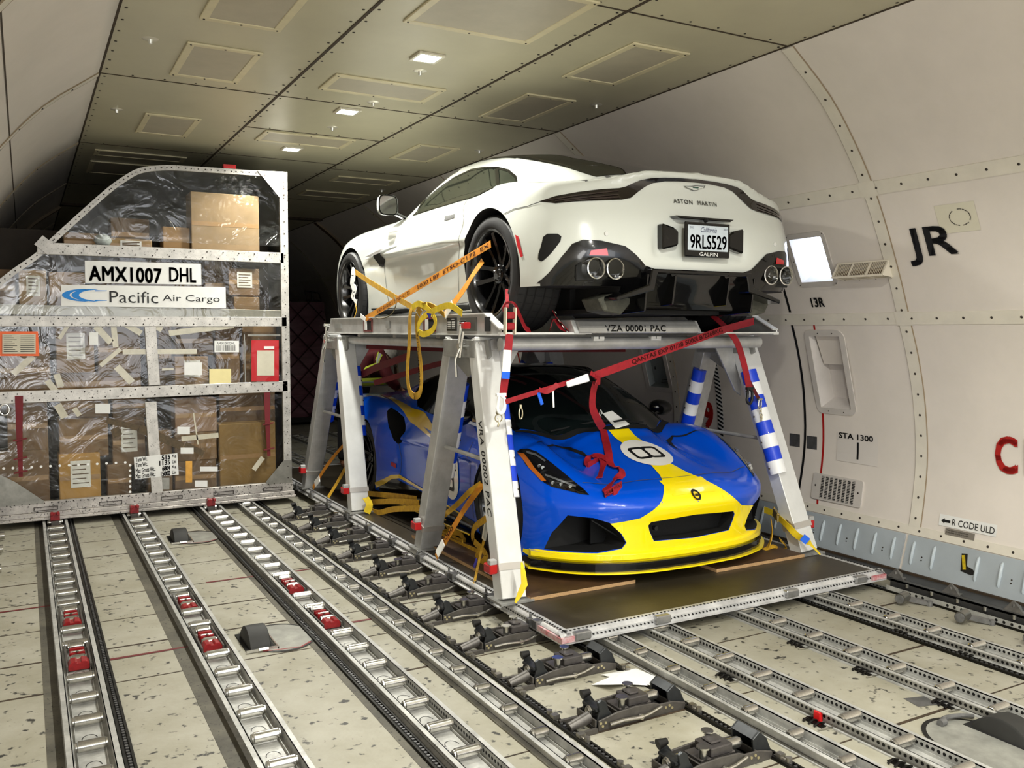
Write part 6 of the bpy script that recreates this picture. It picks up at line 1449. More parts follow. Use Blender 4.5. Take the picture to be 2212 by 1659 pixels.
o,_=strap('floor_strap',px([(709,1074),(730,1040),(752,1000)],0,[2.36,2.45,2.56]),.05,(0,1,.3),mY,'yellow strap right behind the rear leg, going down to the pallet edge',group=fg,k=5)
o,_=strap('floor_strap',px([(745,1065),(750,1040),(755,1020)],0,2.6),.06,(0,1,0),mY,'short dim yellow strap between the two rear legs',group=fg,k=3)
# strap around the near leg foot, right front leg strap
o,_=strap('foot_strap',px([(1113,1302),(1122,1285),(1133,1262),(1130,1235),(1127,1215)],1,[4.12,4.13,4.15,4.17,4.2]),[.012,.03,.04,.03,.012,.012][:5],(1,0,0),mYb,'bright yellow strap twisted at the foot of the near left leg',group=fg,k=0)
o,_=strap('foot_strap',px([(790,1075),(798,1090),(792,1108)],1,[7.0,6.95,6.93]),.06,(1,0,0),mYb,'small yellow strap loop at the foot of the rear left leg',group=fg,k=3)
P=px([(1651,1101),(1672,1110),(1700,1135),(1722,1157),(1745,1170),(1772,1198)],1,[4.62,4.5,4.3,4.22,4.15,4.1])
t=thing('corner_ratchet_strap',P[3],'yellow ratchet strap with steel buckle and blue tag at the right front leg foot','strap',fg)
MB().band(catmull(P,4),[.045]*17+[.02,.014,.012,.01],Z,.005).build('webbing',mYb,t,smooth=50)
for a,b in(((1672,1105),(1680,1118)),((1698,1128),(1708,1142))):
    A_,B2=px([a,b],1,[4.36,4.3]); mb=MB(); mb.beam(A_,B2,.055,.02,side=Z); mb.cyl(A_-V(0,0,.035),A_+V(0,0,.035),.008,8); mb.cyl(B2-V(0,0,.035),B2+V(0,0,.035),.008,8); mb.build('buckle_frame',M('buckle_brass',(172,150,96),.3,.9),t,bevel=.003)
MB().band(px([(1733,1160),(1745,1170)],1,[4.15,4.13]),.05,Z,.006).build('blue_tag',mTagB,t)
MB().band(catmull(px([(1665,1120),(1668,1150),(1660,1180),(1650,1188),(1672,1180),(1690,1190),(1698,1180),(1685,1165)],1,4.4),4),.035,(.6,.8,.3),.005).build('webbing',mY,t,smooth=60)
# tag and papers on the blue car cowl
pp=[(1302,894),(1322,888),(1360,917),(1330,926)]
t=thing('windscreen_paper',at(1325,905,1,4.98),'white tag and paper tucked under the wiper of the blue car','paper')
q=[]
for p in pp: d=sight(*p); h=L.bvh.ray_cast(EYE,d); q.append(h[0]-d.normalized()*.03)
MB().add([tuple(v) for v in q]+[tuple(v+V(0,0,.003)) for v in q],[(0,1,2,3),(7,6,5,4),(0,4,5,1),(1,5,6,2),(2,6,7,3),(3,7,4,0)]).build('paper',mTagW,t)
mb=MB(); 
for r_ in range(5):
    for c_ in range(3):
        f=lambda u,v:q[0].lerp(q[1],u).lerp(q[3].lerp(q[2],u),v)-FW*.004
        a,b=.18+.12*c_,.15+.12*r_; mb.add([f(b,a+.0),f(b,a+.09),f(b+.03,a+.09),f(b+.03,a)],[(0,1,2,3)])
mb.build('print_lines',M('print_grey',(120,120,130),.8),t)
MB().tube(catmull([q[0],q[0]+V(-.02,0,.03),q[0]+V(-.03,0,-.02),q[0]+V(-.005,0,.01)],4),.0025,6).build('tag_string',mTagW,t)
# ================================================================ air cargo container on the left
CY=8.345; mCF=M('container_frame',(204,200,194),.42,.35,noise=.2,nscale=9,spots=.5); mRim=M('container_rim',(150,148,140),.4,.6,noise=.2,nscale=10); mFoil=MATS.get('clear_film')
def film(name,fac,rough,col=(.9,.9,.86)):
    m=bpy.data.materials.new(name); m.use_nodes=True; N=m.node_tree.nodes; Lk=m.node_tree.links; N.remove(N['Principled BSDF'])
    t=N.new('ShaderNodeBsdfTransparent'); t.inputs[0].default_value=(*col,1); g=N.new('ShaderNodeBsdfGlossy'); g.inputs['Roughness'].default_value=rough
    x=N.new('ShaderNodeMixShader'); x.inputs[0].default_value=fac; n=N.new('ShaderNodeTexNoise'); n.inputs['Scale'].default_value=3.5; n.inputs['Detail'].default_value=3; n.inputs['Distortion'].default_value=1.5
    b=N.new('ShaderNodeBump'); b.inputs['Strength'].default_value=.35; b.inputs['Distance'].default_value=.04; tc=N.new('ShaderNodeTexCoord')
    Lk.new(tc.outputs['Object'],n.inputs['Vector']); Lk.new(n.outputs['Fac'],b.inputs['Height']); Lk.new(b.outputs['Normal'],g.inputs['Normal'])
    Lk.new(t.outputs[0],x.inputs[1]); Lk.new(g.outputs[0],x.inputs[2]); Lk.new(x.outputs[0],N['Material Output'].inputs[0]); return m
mFilm=film('clear_film',.06,.1)
def cp(x,y,off=0.): p=at(x,y,1,CY-off); return (p.x,p.z)
ct=thing('cargo_container',(.97,9.9,.06),'tall metal framed air cargo container with clear front and a slanted upper left corner','container')
X0,X1=-.25,2.205
contour=[(X0,1.95),(X0+.05,2.03),(-.06,2.16),(.10,2.29),(.23,2.43),(.62,2.83),(.78,2.97),(.92,3.06),(1.10,3.10),(1.35,3.115),(X1,3.13)]
cc_=[(p.x,p.y) for p in catmull([(a,b,0) for a,b in contour],4)]
def skinrow(y): return [V(a,y,b) for a,b in cc_]
D1=CY+3.1
mb=MB(); mb.grid([skinrow(CY),skinrow(D1)]); mb.add([(X0,CY,.2),(X0,D1,.2),(X0,D1,1.95),(X0,CY,1.95)],[(0,1,2,3)]); mb.build('roof_shell',M('container_shell',(150,152,150),.5,.5,noise=.1,nscale=4),ct,smooth=30)
mb=MB(); n=len(cc_); mb.add([V(a,D1,b) for a,b in cc_]+[(X1,D1,.2),(X0,D1,.2)],[tuple(range(n+2))]); mb.add([(X1,CY,.2),(X1,D1,.2),(X1,D1,3.13),(X1,CY,3.13)],[(0,1,2,3)]); mb.build('side_wall',M('container_wall',(120,120,116),.5,.5,noise=.12,nscale=5),ct)
# curved front rim: outer bright, inner riveted strip
mb=MB(); P=[V(a,CY,b) for a,b in cc_]; 
rows=[[],[],[],[]]
for i,p in enumerate(P):
    d=(P[min(i+1,len(P)-1)]-P[max(i-1,0)]).normalized(); nn=V(d.z,0,-d.x)
    for r_,(o,yy) in zip(rows,((0,.03),(0,-.012),(.045,-.012),(.045,.02))): r_.append(p+nn*o+V(0,yy,0))
mb.grid(rows); mb.build('curved_rim',mCF,ct,smooth=50)
mb=MB()
L_=0
for i in range(1,len(rows[1])):
    a,b=(rows[1][i-1]+rows[2][i-1])/2,(rows[1][i]+rows[2][i])/2; s=0
    while s<(b-a).length: c=a.lerp(b,s/(b-a).length); mb.cyl(c,c-V(0,.004,0),.006,6); s+=.06
mb.build('rivet',mBolt,ct)
def bar(name,a,b,w,riv=True,two=True,mat=None,dy=.012,step=.085):
    a=V(a[0],CY,a[1]);b=V(b[0],CY,b[1]); m=MB(); m.beam(a+V(0,-dy/2,0),b+V(0,-dy/2,0),.02+dy,w,side=(0,1,0)); o=m.build(name,mat or mCF,ct,bevel=.003)
    if riv:
        m=MB(); L=(b-a).length; s=.05; k=0; d=(b-a).normalized(); nn=V(-d.z,0,d.x)
        while s<L-.03:
            for q in((-1,1) if two else (0,)): c=a+d*(s+(.04 if q>0 else 0))+nn*q*w*.27; m.cyl(c-V(0,dy+.01,0),c-V(0,dy+.014,0),.0065,6)
            s+=step
        m.build('rivets',mBolt,o)
    return o
bar('cross_bar',cp(80,536),cp(612,558),.098,step=.14); bar('cross_bar',(X0,1.730),(2.18,1.735),.088,step=.14); bar('cross_bar',(X0,1.10),(2.18,1.125),.10,step=.10)
bar('inner_bar',(X0,1.83),(2.14,1.80),.085,False,mat=mRim,dy=-.01)
bar('centre_post',cp(324,706),cp(333,832),.095,False); bar('centre_post',cp(325,868),cp(340,1072),.095,False)
bar('right_post',(2.168,.2),(2.168,3.11),.075,True,False,step=.11)
m=MB(); m.prism([(1.93,3.125),(2.205,3.135),(2.205,2.87),(2.15,2.87)],lambda u,v:(u,CY-.024,v),(0,.006,0)); g=m.build('corner_plate',mRim,ct)
m=MB(); [m.cyl((x,CY-.024,z),(x,CY-.028,z),.008,8) for x,z in((2.0,3.09),(2.08,3.08),(2.17,3.04),(2.17,2.92),(2.17,2.98))]; m.build('rivets',mBolt,g)
for q_ in([(2.205,.2),(1.97,.2),(1.96,.23),(2.13,.42),(2.205,.42)],[(X0,.2),(.10,.2),(.11,.22),(-.10,.40),(X0,.5)]): MB().prism(q_,lambda u,v:(u,CY-.024,v),(0,.006,0)).build('corner_plate',mRim,ct)
m=MB(); m.box((.18,CY-.03,2.36),(.13,.012,.1),ry=.7); m.build('joint_plate',mCF,ct)
# base
m=MB(); m.rng((X0-.02,CY-.05,.06),(2.235,D1,.085)); m.rng((X0-.01,CY-.035,.085),(2.225,D1,.125)); m.rng((X0,CY-.022,.125),(2.215,CY+.03,.215)); bs=m.build('base_pallet',M('container_base',(198,192,186),.45,.4,noise=.3,nscale=7,spots=.9),ct,bevel=.004)
for x in(.12,.62,1.12,1.57,2.02):
    m=MB(); m.rng((x-.09,CY-.034,.140),(x+.09,CY-.021,.144)); m.rng((x-.09,CY-.034,.168),(x+.09,CY-.021,.172)); m.rng((x-.09,CY-.034,.140),(x-.086,CY-.021,.172)); m.rng((x+.086,CY-.034,.140),(x+.09,CY-.021,.172)); m.build('slot_outline',mBolt,bs)
m=MB(); x=X0+.03
while x<2.1: m.cyl((x,CY-.022,.203),(x,CY-.026,.203),.006,6); x+=.055
m.build('rivets',mBolt,bs)
# door side plate in front and film
for (a,b,c,d) in((X0,2.15,.215,1.05),(X0,2.15,1.17,1.69)):
    MB().grid([[V(a+(b-a)*i/10,CY-.004,c+(d-c)*j/6) for j in range(7)] for i in range(11)]).build('clear_sheet',mFilm,ct)
MB().add([V(X0,CY-.004,1.775),V(2.15,CY-.004,1.775),V(2.15,CY-.004,2.31),V(.12,CY-.004,2.31),V(X0,CY-.004,1.96)],[(0,1,2,3,4)]).build('clear_sheet',mFilm,ct)
MB().add([V(.24,CY-.004,2.43),V(2.14,CY-.004,2.44),V(2.14,CY-.004,3.08),V(.95,CY-.004,3.05),V(.62,CY-.004,2.8)],[(0,1,2,3,4)]).build('clear_sheet',mFilm,ct)
# signs
def cboard(name,rect,mat,par=ct,off=.02,th=.004,label=None,corners=None):
    P=[at(x,y,1,CY-off) for x,y in(corners or ((rect[0],rect[1]),(rect[2],rect[1]),(rect[2],rect[3]),(rect[0],rect[3])))]
    return MB().add([tuple(p) for p in P]+[tuple(p+V(0,-th,0)) for p in P],[(0,1,2,3),(7,6,5,4),(0,4,5,1),(1,5,6,2),(2,6,7,3),(3,7,4,0)]).build(name,mat,par)
def ctext(par,s,x0,y0,x1,y1,off,bold=0,mat=None,skew=0,spacing=1.):
    a=at(x0,y0,1,CY-off);b=at(x1,y1,1,CY-off); mb=MB(); letters(mb,s,(a.x,b.x,b.z,a.z),lambda u,v:(u,CY-off,v+(u-a.x)*skew),bold,spacing); return mb.build('lettering',mat or mBlack,par)
s1=cboard('number_sign',(183,563,435,615),mWhiteP,corners=((183,563),(434,570),(435,615),(184,611)))
ctext(s1,'AMX1007',191,573,350,611,.026,.022,skew=-.012,spacing=1.05); ctext(s1,'DHL',365,577,424,610,.026,.015,skew=-.012)
s2=cboard('operator_sign',(132,615,487,665),mWhiteP,corners=((132,615),(487,620),(488,666),(132,661)))
lt=ctext(s2,'Pacific',236,628,342,655,.0265,-.004,skew=-.006); ctext(s2,'Air Cargo',351,636,475,656,.0265,-.004,skew=-.006)
mC=M('logo_blue',(0,120,200),.5)
for k_,(xc,w_) in enumerate(((188,46),(208,42))):
    a=at(xc,638,1,CY-.026); O=[];I=[]
    for i in range(15):
        t=R(95+170*i/14); O.append(V(a.x+.19*math.cos(t)-(.0),CY-.0265,a.z+.054*math.sin(t))); I.append(V(a.x+.03+.19*math.cos(t)*.86,CY-.0265,a.z+.052*math.sin(t)*.93))
    mb=MB(); mb.add(O+I,[(i,i+1,16+i,15+i) for i in range(14)]); mb.build('logo',mC,s2)
a=at(206,627,1,CY-.0265); b=at(230,628,1,CY-.0265)
for y in(628.2,649): MB().add([tuple(at(205,y-1.2,1,CY-.0265)),tuple(at(231,y-.6,1,CY-.0265)),tuple(at(231,y+.6,1,CY-.0265)),tuple(at(205,y+1.2,1,CY-.0265))],[(0,1,2,3)]).build('logo',mC,s2)
s3=cboard('weight_plate',(290,985,384,1032),mWhiteP,corners=((289,988),(383,979),(386,1025),(292,1035)))
for i,(a,b,c) in enumerate((('Tare Wt.:','515','Kg'),('Tare Wt.:','1135','Lbs'),('Max Gross Wt.:','6804','Kg'),('Max Gross Wt.:','15000','Lbs'))):
    y=988+i*11.6; ctext(s3,a,293,y+1,293+(27 if i<2 else 43),y+8,.026,.01,skew=.06); ctext(s3,b,(349,344,350,347)[i],y-4,368,y+5,.026,.03,skew=.06); ctext(s3,c,372,y-6,381,y+1,.026,.01,skew=.06)
s4=cboard('document_holder',(0,716,84,770),M('orange_frame',(232,104,52),.5),corners=((-4,716),(82,716),(85,769),(-2,769)))
s5=cboard('document',(5,722,77,764),M('paper_old',(206,200,180),.7,noise=.08),s4,off=.026)
mb=MB()
for i in range(9):
    a=at(8,724+i*4.3,1,CY-.0265)
    a=at(8,725+i*4.2,1,CY-.031); b=at(26+(i*5)%14,726.2+i*4.2,1,CY-.031); mb.add([(a.x,a.y,a.z),(b.x,a.y,a.z),(b.x,a.y,b.z),(a.x,a.y,b.z)],[(0,1,2,3)])
    a=at(44,725+i*4.2,1,CY-.031); b=at(74,726.2+i*4.2,1,CY-.031); mb.add([(a.x,a.y,a.z),(b.x,a.y,a.z),(b.x,a.y,b.z),(a.x,a.y,b.z)],[(0,1,2,3)])
mb.build('print_lines',M('print_dark',(60,60,60),.8),s5)
s6=cboard('red_pouch',(543,735,602,824),M('pouch_red',(178,14,24),.4,coat=.5)); cboard('pouch_note',(555,757,592,811),M('paper_old',(206,200,180)),s6,off=.026); cboard('pouch_label',(570,748,592,754),mWhiteP,s6,off=.026)
s7=cboard('barcode_label',(463,736,516,761),mWhiteP); ctext(s7,'AMX1007DHL',468,739,508,744,.026)
mb=MB(); random.seed(3)
for i in range(22): x=467+i*2.0; a=at(x,746,1,CY-.0255); b=at(x+.5+random.random(),758,1,CY-.0255); mb.add([(a.x,a.y,a.z),(b.x,a.y,a.z),(b.x,a.y,b.z),(a.x,a.y,b.z)],[(0,1,2,3)])
mb.build('bars',mBlack,s7)
cboard('yellow_note',(452,797,499,832),M('note_yellow',(232,218,160),.7,noise=.06),off=.012)
mb=MB(); 
for q in((535,722,606,726),(535,829,606,832),(527,722,531,832)): a=at(q[0],q[1],1,CY-.012); b=at(q[2],q[3],1,CY-.012); mb.add([(a.x,a.y,a.z),(b.x,a.y,a.z),(b.x,a.y,b.z),(a.x,a.y,b.z)],[(0,1,2,3)])
mb.build('pouch_frame',mRim,ct)
# tapes stuck on the sheet
mTape=M('tape_grey',(196,190,170),.45,noise=.1,nscale=20,coat=.3); mTapeD=M('tape_brown',(92,76,52),.6,noise=.3,nscale=40)
def tape(a,b,w,mat=mTape,off=.008):
    p,q=at(*a,1,CY-off),at(*b,1,CY-off); MB().beam(p,q,.0015,w,side=(0,1,0)).build('tape_strip',mat,ct)
for a,b,w in(((265,760),(425,759),.045),((365,720),(505,703),.05),((28,808),(72,769),.05),((207,705),(240,740),.055),((245,700),(250,750),.045),((217,790),(260,754),.035),((252,792),(285,826),.06),((128,732),(155,690),.03),((102,822),(120,845),.05),((122,808),(132,836),.05),((124,874),(140,902),.06),((392,948),(472,940),.045),((160,882),(172,898),.04),((418,892),(428,960),.012),((350,798),(375,797),.02),((548,1015),(568,988),.045),((270,700),(305,720),.05),((330,702),(350,712),.05)): tape(a,b,w)
for a,b,w in(((230,908),(300,925),.05),((300,925),(395,965),.07),((400,960),(440,980),.05),((247,925),(256,942),.07)): tape(a,b,w,mTapeD)
# ornaments on labels seen through the sheet
for i,q in enumerate(((193,718,212,745),(206,872,238,893),(398,783,436,810),(383,922,410,938),(390,967,418,980),(421,1038,448,1052),(432,1008,470,1018))): cboard('sticker',q,mWhiteP,off=.007)
cboard('arrow_sticker',(401,996,415,1042),M('sticker_orange',(232,170,70),.5,noise=.2),off=.007)
m=MB(); 
for x0 in(40,575):
    pass
for x0,y0,y1,nm in((41,855,1030,'left'),(577,848,985,'right')):
    p=[at(x0,y0,1,CY-.03),at(x0+1,(y0+y1)/2,1,CY-.035),at(x0+4,y1,1,CY-.03)]; o=MB().band(p,[.06,.045,.03],(1,0,0),.004).build('door_strap',M('strap_maroon',(112,26,34),.7,noise=.15),ct)
    mb=MB(); 
    for yy in((.55,.78,.95) if nm=='left' else (.5,.9)): c=p[0].lerp(p[2],yy); mb.beam(c+V(-.05,-.01,-.0),c+V(.05,-.01,.015),.01,.015); mb.beam(c+V(-.02,-.008,.02),c+V(.02,-.008,.02),.01,.03)
    mb.build('strap_keeper',M('strap_maroon',(112,26,34)),o)
p=at(10,885,1,CY-.03); mb=MB(); mb.tube([p+V(.035*math.cos(a),0,.045*math.sin(a)) for a in[2*math.pi*j/16 for j in range(16)]],.008,8,True); mb.build('pull_ring',mChrome,ct,smooth=50)
# riveted inner panel
mb=MB(); 
for i in range(14): mb.cyl(at(8+i*20.2,1012-i*1.0,1,CY-.012),at(8+i*20.2,1012-i*1.0,1,CY-.02),.011,8)
for i in range(8): mb.cyl(at(281,1005+i*11.5,1,CY-.012),at(281,1005+i*11.5,1,CY-.02),.011,8)
mb.build('panel_rivets',mWhiteP,ct,smooth=40)
cboard('latch_plate',(340,1032,366,1057),mRim,off=.012)
m=MB(); m.rng((1.63,CY-.01,3.125),(1.74,CY+.05,3.16)); m.build('red_roof_mark',mRedB,ct)
# boxes inside
tans=[(154,124,90),(138,110,80),(122,97,72),(164,136,98),(104,84,64),(146,114,76)]
BX=[((410,412,562,556),0,.10,(150,126,96),'large plain tan box standing highest behind the upper right pane'),((350,488,412,545),5,.14,None,'box just left of the tallest tan box, behind the upper bar'),((237,468,325,545),4,.30,None,'dark brown box at the back of the upper bay'),((232,513,330,550),3,.12,None,'tan box with a white label peeking over the upper bar'),((135,500,215,550),1,.25,None,'slanted brown box near the sloped corner'),
 ((38,582,103,664),3,.10,None,'tan box with a big white label left of the number sign'),((104,586,186,664),0,.12,None,'plain tan box right beside the labelled one, left of the signs'),((190,558,440,672),2,.42,None,'wide brown box behind the number sign'),((440,560,505,672),4,.30,None,'dark brown box right of the number sign'),((492,578,562,640),2,.16,None,'brown box in the second bay with a barcode label'),((504,640,562,672),0,.13,None,'low tan box under the barcode box in the second bay'),
 ((-6,580,36,664),2,.2,None,'brown box cut by the left edge in the second bay'),((-6,748,112,850),2,.20,None,'brown box behind the orange framed document'),((118,704,206,806),1,.14,None,'brown box left of centre in the third bay'),((208,704,306,806),2,.18,None,'shaded brown box beside the centre post in the third bay'),((118,806,306,850),1,.22,None,'long low brown box under the pair in the third bay'),
 ((376,770,452,832),0,.10,None,'tan box with a torn paper label in the third bay'),((340,704,374,834),4,.3,None,'dark narrow box right of the centre post'),((376,704,462,768),4,.22,None,'dark brown box above the tan one in the third bay'),((464,704,520,835),2,.2,None,'brown box behind the barcode sticker'),((522,704,600,835),5,.28,None,'box hidden behind the red pouch'),
 ((12,868,106,972),2,.12,None,'rounded brown box at left in the bottom bay, upper row'),((125,905,236,985),1,.14,None,'bulging brown box in the bottom bay, upper row'),((126,850,236,903),2,.24,None,'brown box with white sticker under the middle bar'),((240,905,316,1004),2,.16,None,'brown box with a pasted delivery note in the bottom bay'),((240,850,316,903),4,.28,None,'dim box high in the bottom bay, left of the centre post'),
 ((376,862,470,932),3,.12,(156,128,108),'pinkish brown box right of the centre post in the bottom bay'),((376,934,470,992),1,.13,None,'brown box with a white tape, directly under the pinkish one'),((472,916,598,1052),0,.08,(138,110,66),'large yellowish box at lower right of the container'),((472,850,596,914),4,.26,None,'dim box above the large yellowish one'),
 ((-6,975,110,1092),2,.12,None,'brown box in the lower left corner of the container'),((125,982,220,1080),3,.08,(186,144,80),'tan box with printed marks, bottom row'),((230,1004,286,1072),2,.14,None,'small brown box left of the weight plate, bottom row'),((376,994,470,1066),2,.14,None,'brown box with a small barcode, bottom row'),((316,930,375,1070),1,.2,None,'box half hidden by the centre post and weight plate')]
mPD=M('box_print',(90,70,50),.8)
for i,(q,k_,dep,col,lab) in enumerate(BX):
    yf=CY+dep; a=at(q[0],q[1],1,yf); b=at(q[2],q[3],1,yf); col=col or tans[k_]
    m=M('cardboard_%d_%d_%d'%col,col,.8,noise=.14,nscale=4,bump=.05,bscale=20); D=min(.4,max(.2,abs(b.x-a.x)))*(.9) ; D=min(D,.58-dep,.26)
    t=thing('cardboard_box',((a.x+b.x)/2,yf+D/2,b.z),lab,'box','cardboard boxes in the container')
    MB().rng((a.x+.004,yf,b.z+.004),(b.x-.004,yf+D,a.z-.004)).build('carton',m,t,bevel=.006)
    MB().rng((a.x+.01,yf-.0015,(a.z+b.z)/2-.02),(b.x-.01,yf,(a.z+b.z)/2+.02)).build('packing_tape',M('tape_tan',(150,118,80),.35,coat=.4),t)
    if i in(3,5,9,13,24,31,16):
        lx0,lx1=(a.x*.72+b.x*.28,a.x*.25+b.x*.75); lz0,lz1=(b.z*.7+a.z*.3,b.z*.15+a.z*.85)
        l_=MB().rng((lx0,yf-.004,lz0),(lx1,yf-.002,lz1)).build('shipping_label',mWhiteP,t); mb=MB()
        for r_ in range(5): z=lz1-(lz1-lz0)*(.15+.17*r_); mb.rng((lx0+.015,yf-.0055,z-.006),(lx1-.015-.02*(r_%2),yf-.004,z+.002))
        mb.build('label_print',mPD,l_)
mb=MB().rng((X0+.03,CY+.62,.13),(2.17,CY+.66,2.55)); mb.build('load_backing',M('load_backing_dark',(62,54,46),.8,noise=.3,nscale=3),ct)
o=MB(); P=at(222,520,1,CY+.1); o.lathe([(0,-.05),(.05,-.04),(.075,0),(.05,.045),(0,.06)],Matrix.Translation(P),12); o=o.build('crumpled_bag',M('bag_pale',(190,198,196),.5,noise=.2,nscale=30),None,smooth=60); tag(o,'crumpled pale bag stuffed between the boxes by the sloped corner','bag')
# ================================================================ netted pallet far behind
t=thing('netted_pallet_load',(3.45,16.2,.06),'tall load wrapped in purple film under a dark red net, far behind the container','cargo load')
MB().rng((2.35,15.05,.06),(4.75,18.0,.14)).build('pallet_base',mUnitD,t)
mb=MB(); random.seed(5); rows=[]
P=[(2.4,15.12),(4.63,15.12),(4.63,17.9),(2.4,17.9),(2.4,15.12)]
for k_ in range(15):
    z=.14+k_*(2.0/14); r=[]
    for i in range(4):
        a,b=P[i],P[i+1]
        for j in range(10): f=j/10; r.append(V(a[0]+(b[0]-a[0])*f+random.uniform(-.02,.02),a[1]+(b[1]-a[1])*f+random.uniform(-.02,.02),z))
    rows.append(r+[r[0]])
mb.grid(rows); mb.add(rows[-1][:-1],[tuple(range(40))]); mb.build('wrapped_load',M('purple_film',(108,58,72),.28,noise=.25,nscale=3,coat=.5,bump=.5,bscale=6,stretch=(1,1,6)),t,smooth=60)
mb=MB(); dz=.36
for i in range(-8,14):
    for sgn in(-1,1):
        pts=[]
        for q in range(13):
            z=.1+2.06*q/12; x=2.4+i*.37+sgn*(z-.1)*.95+(0 if sgn>0 else 2.0)
            if 2.38<x<4.66: pts.append(V(x,15.07,z))
        if len(pts)>1: mb.tube(pts,.009,5)
for q in range(4): mb.tube([V(2.4+.55*q,15.1,2.15),V(2.7+.5*q,16,2.22),V(2.5+.5*q,17.8,2.16)],.009,5)
mb.build('net',M('net_dark_red',(44,14,20),.8),t)
o=MB().rng((4.05,14.9,1.55),(4.35,15.0,1.55+.001)); 
o=thing('wall_bracket',(4.63,14.9,2.1),'small black rectangular handle standing above the netted load','handle'); MB().tube([V(4.30,15.1,2.17),V(4.27,15.1,2.33),V(4.52,15.1,2.30),V(4.56,15.1,2.16)],.014,6,True).tube([V(4.40,15.1,2.17),V(4.40,15.1,2.32)],.012,6).build('handle_loop',mBlack,o)
# ================================================================ loader bending behind the blue car
def skinned(name,verts,edges,rad,mat,parent,sub=2,root=0):
    me=bpy.data.meshes.new(name); me.from_pydata(verts,edges,[]); ob=bpy.data.objects.new(name,me); C.objects.link(ob)
    md=ob.modifiers.new('s','SKIN'); md.use_smooth_shade=True; sv=me.skin_vertices[0].data
    for i,r in enumerate(rad): sv[i].radius=(r,r) if not isinstance(r,tuple) else r
    sv[root].use_root=True; ss=ob.modifiers.new('u','SUBSURF'); ss.levels=sub; ss.render_levels=sub
    dg=bpy.context.evaluated_depsgraph_get(); m2=bpy.data.meshes.new_from_object(ob.evaluated_get(dg)); bpy.data.objects.remove(ob); m2.name=name
    m2.materials.clear(); m2.materials.append(mat); m2.polygons.foreach_set('use_smooth',[True]*len(m2.polygons))
    o=bpy.data.objects.new(name,m2); C.objects.link(o); o.parent=parent; o.location=-WO[parent.name] if parent else (0,0,0); WO[o.name]=Vector((0,0,0)); return o
mSkin=M('skin_tone',(168,118,92),.55); mJk=M('jacket_maroon',(86,14,20),.75,noise=.2,nscale=12); mTr=M('trousers_dark',(20,20,24),.8); mCap=M('cap_grey',(150,146,136),.6,noise=.35,nscale=14); mHi=M('vest_yellow_green',(186,200,60),.5); mRf=M('vest_silver',(170,174,168),.35,.3); mGlv=M('glove_grey',(150,148,150),.7)
ps=thing('person',(3.03,9.05,.12),'person in maroon jacket with yellow and silver reflective bands, bending forward behind the blue car','person')
B=V(3.03,9.05,.12)
def b(x,y,z): return tuple(B+V(x,y,z))
# continuous body: pelvis root, legs, bent torso, neck, head, arms and hands
vs=[b(0,0,.92), b(0,.10,.86),b(-.02,.11,.48),b(-.04,.10,.08),b(.10,.10,.04), b(0,-.10,.86),b(.0,-.11,.48),b(-.02,-.10,.08),b(.12,-.10,.04),
    b(.06,0,1.06),b(.16,0,1.20),b(.26,0,1.30), b(.33,0,1.315),b(.41,0,1.275),b(.48,0,1.225),
    b(.25,-.19,1.27),b(.34,-.24,1.04),b(.50,-.22,.88),b(.57,-.20,.84), b(.25,.19,1.27),b(.36,.24,1.05),b(.55,.20,.93),b(.62,.17,.90)]
es=[(0,1),(1,2),(2,3),(3,4),(0,5),(5,6),(6,7),(7,8),(0,9),(9,10),(10,11),(11,12),(12,13),(13,14),(11,15),(15,16),(16,17),(17,18),(11,19),(19,20),(20,21),(21,22)]
rd=[(.15,.12),.095,.068,.05,.04,.095,.068,.05,.04,(.15,.12),(.165,.12),(.15,.11),.055,.085,.075,.068,.050,.036,.034,.068,.050,.036,.034]
bd_=skinned('body',vs,es,rd,mSkin,ps)
for s_ in(-1,1):
    base=V(*(vs[18] if s_<0 else vs[22]))
    for k_ in range(4):
        o=base+V(.02,s_*-.02+.018*(k_-1.5),-.01); L1=(.036,.042,.038,.03)[k_]
        skinned('glove_finger',[tuple(o),tuple(o+V(L1,0,-.006)),tuple(o+V(L1*1.7,0,-.022)),tuple(o+V(L1*2.1,0,-.045))],[(0,1),(1,2),(2,3)],[.011,.010,.009,.008],mGlv,ps,1)
    o=base+V(0,-s_*.03,0); skinned('glove_thumb',[tuple(o),tuple(o+V(.025,-s_*.02,-.008)),tuple(o+V(.045,-s_*.025,-.02))],[(0,1),(1,2)],[.012,.010,.009],mGlv,ps,1)
    skinned('glove',[tuple(base+V(-.06,0,.02)),tuple(base),tuple(base+V(.03,0,-.006))],[(0,1),(1,2)],[.04,(.045,.03),(.042,.02)],mGlv,ps,1)
jv=[b(0,0,.92),b(.05,0,1.04),b(.15,0,1.20),b(.255,0,1.30),b(.25,-.20,1.27),b(.34,-.25,1.04),b(.48,-.22,.90),b(.25,.20,1.27),b(.36,.25,1.05),b(.52,.205,.94),b(.32,0,1.33)]
jk=skinned('jacket',jv,[(0,1),(1,2),(2,3),(3,4),(4,5),(5,6),(3,7),(7,8),(8,9),(3,10)],[(.18,.145),(.18,.145),(.19,.145),(.17,.13),.088,.068,.052,.088,.068,.052,.075],mJk,ps)
tv=[b(0,0,.90),b(0,.10,.84),b(-.02,.11,.48),b(-.04,.10,.11),b(0,-.10,.84),b(.0,-.11,.48),b(-.02,-.10,.11)]
skinned('trousers',tv,[(0,1),(1,2),(2,3),(0,4),(4,5),(5,6)],[(.165,.135),.112,.085,.07,.112,.085,.07],mTr,ps)
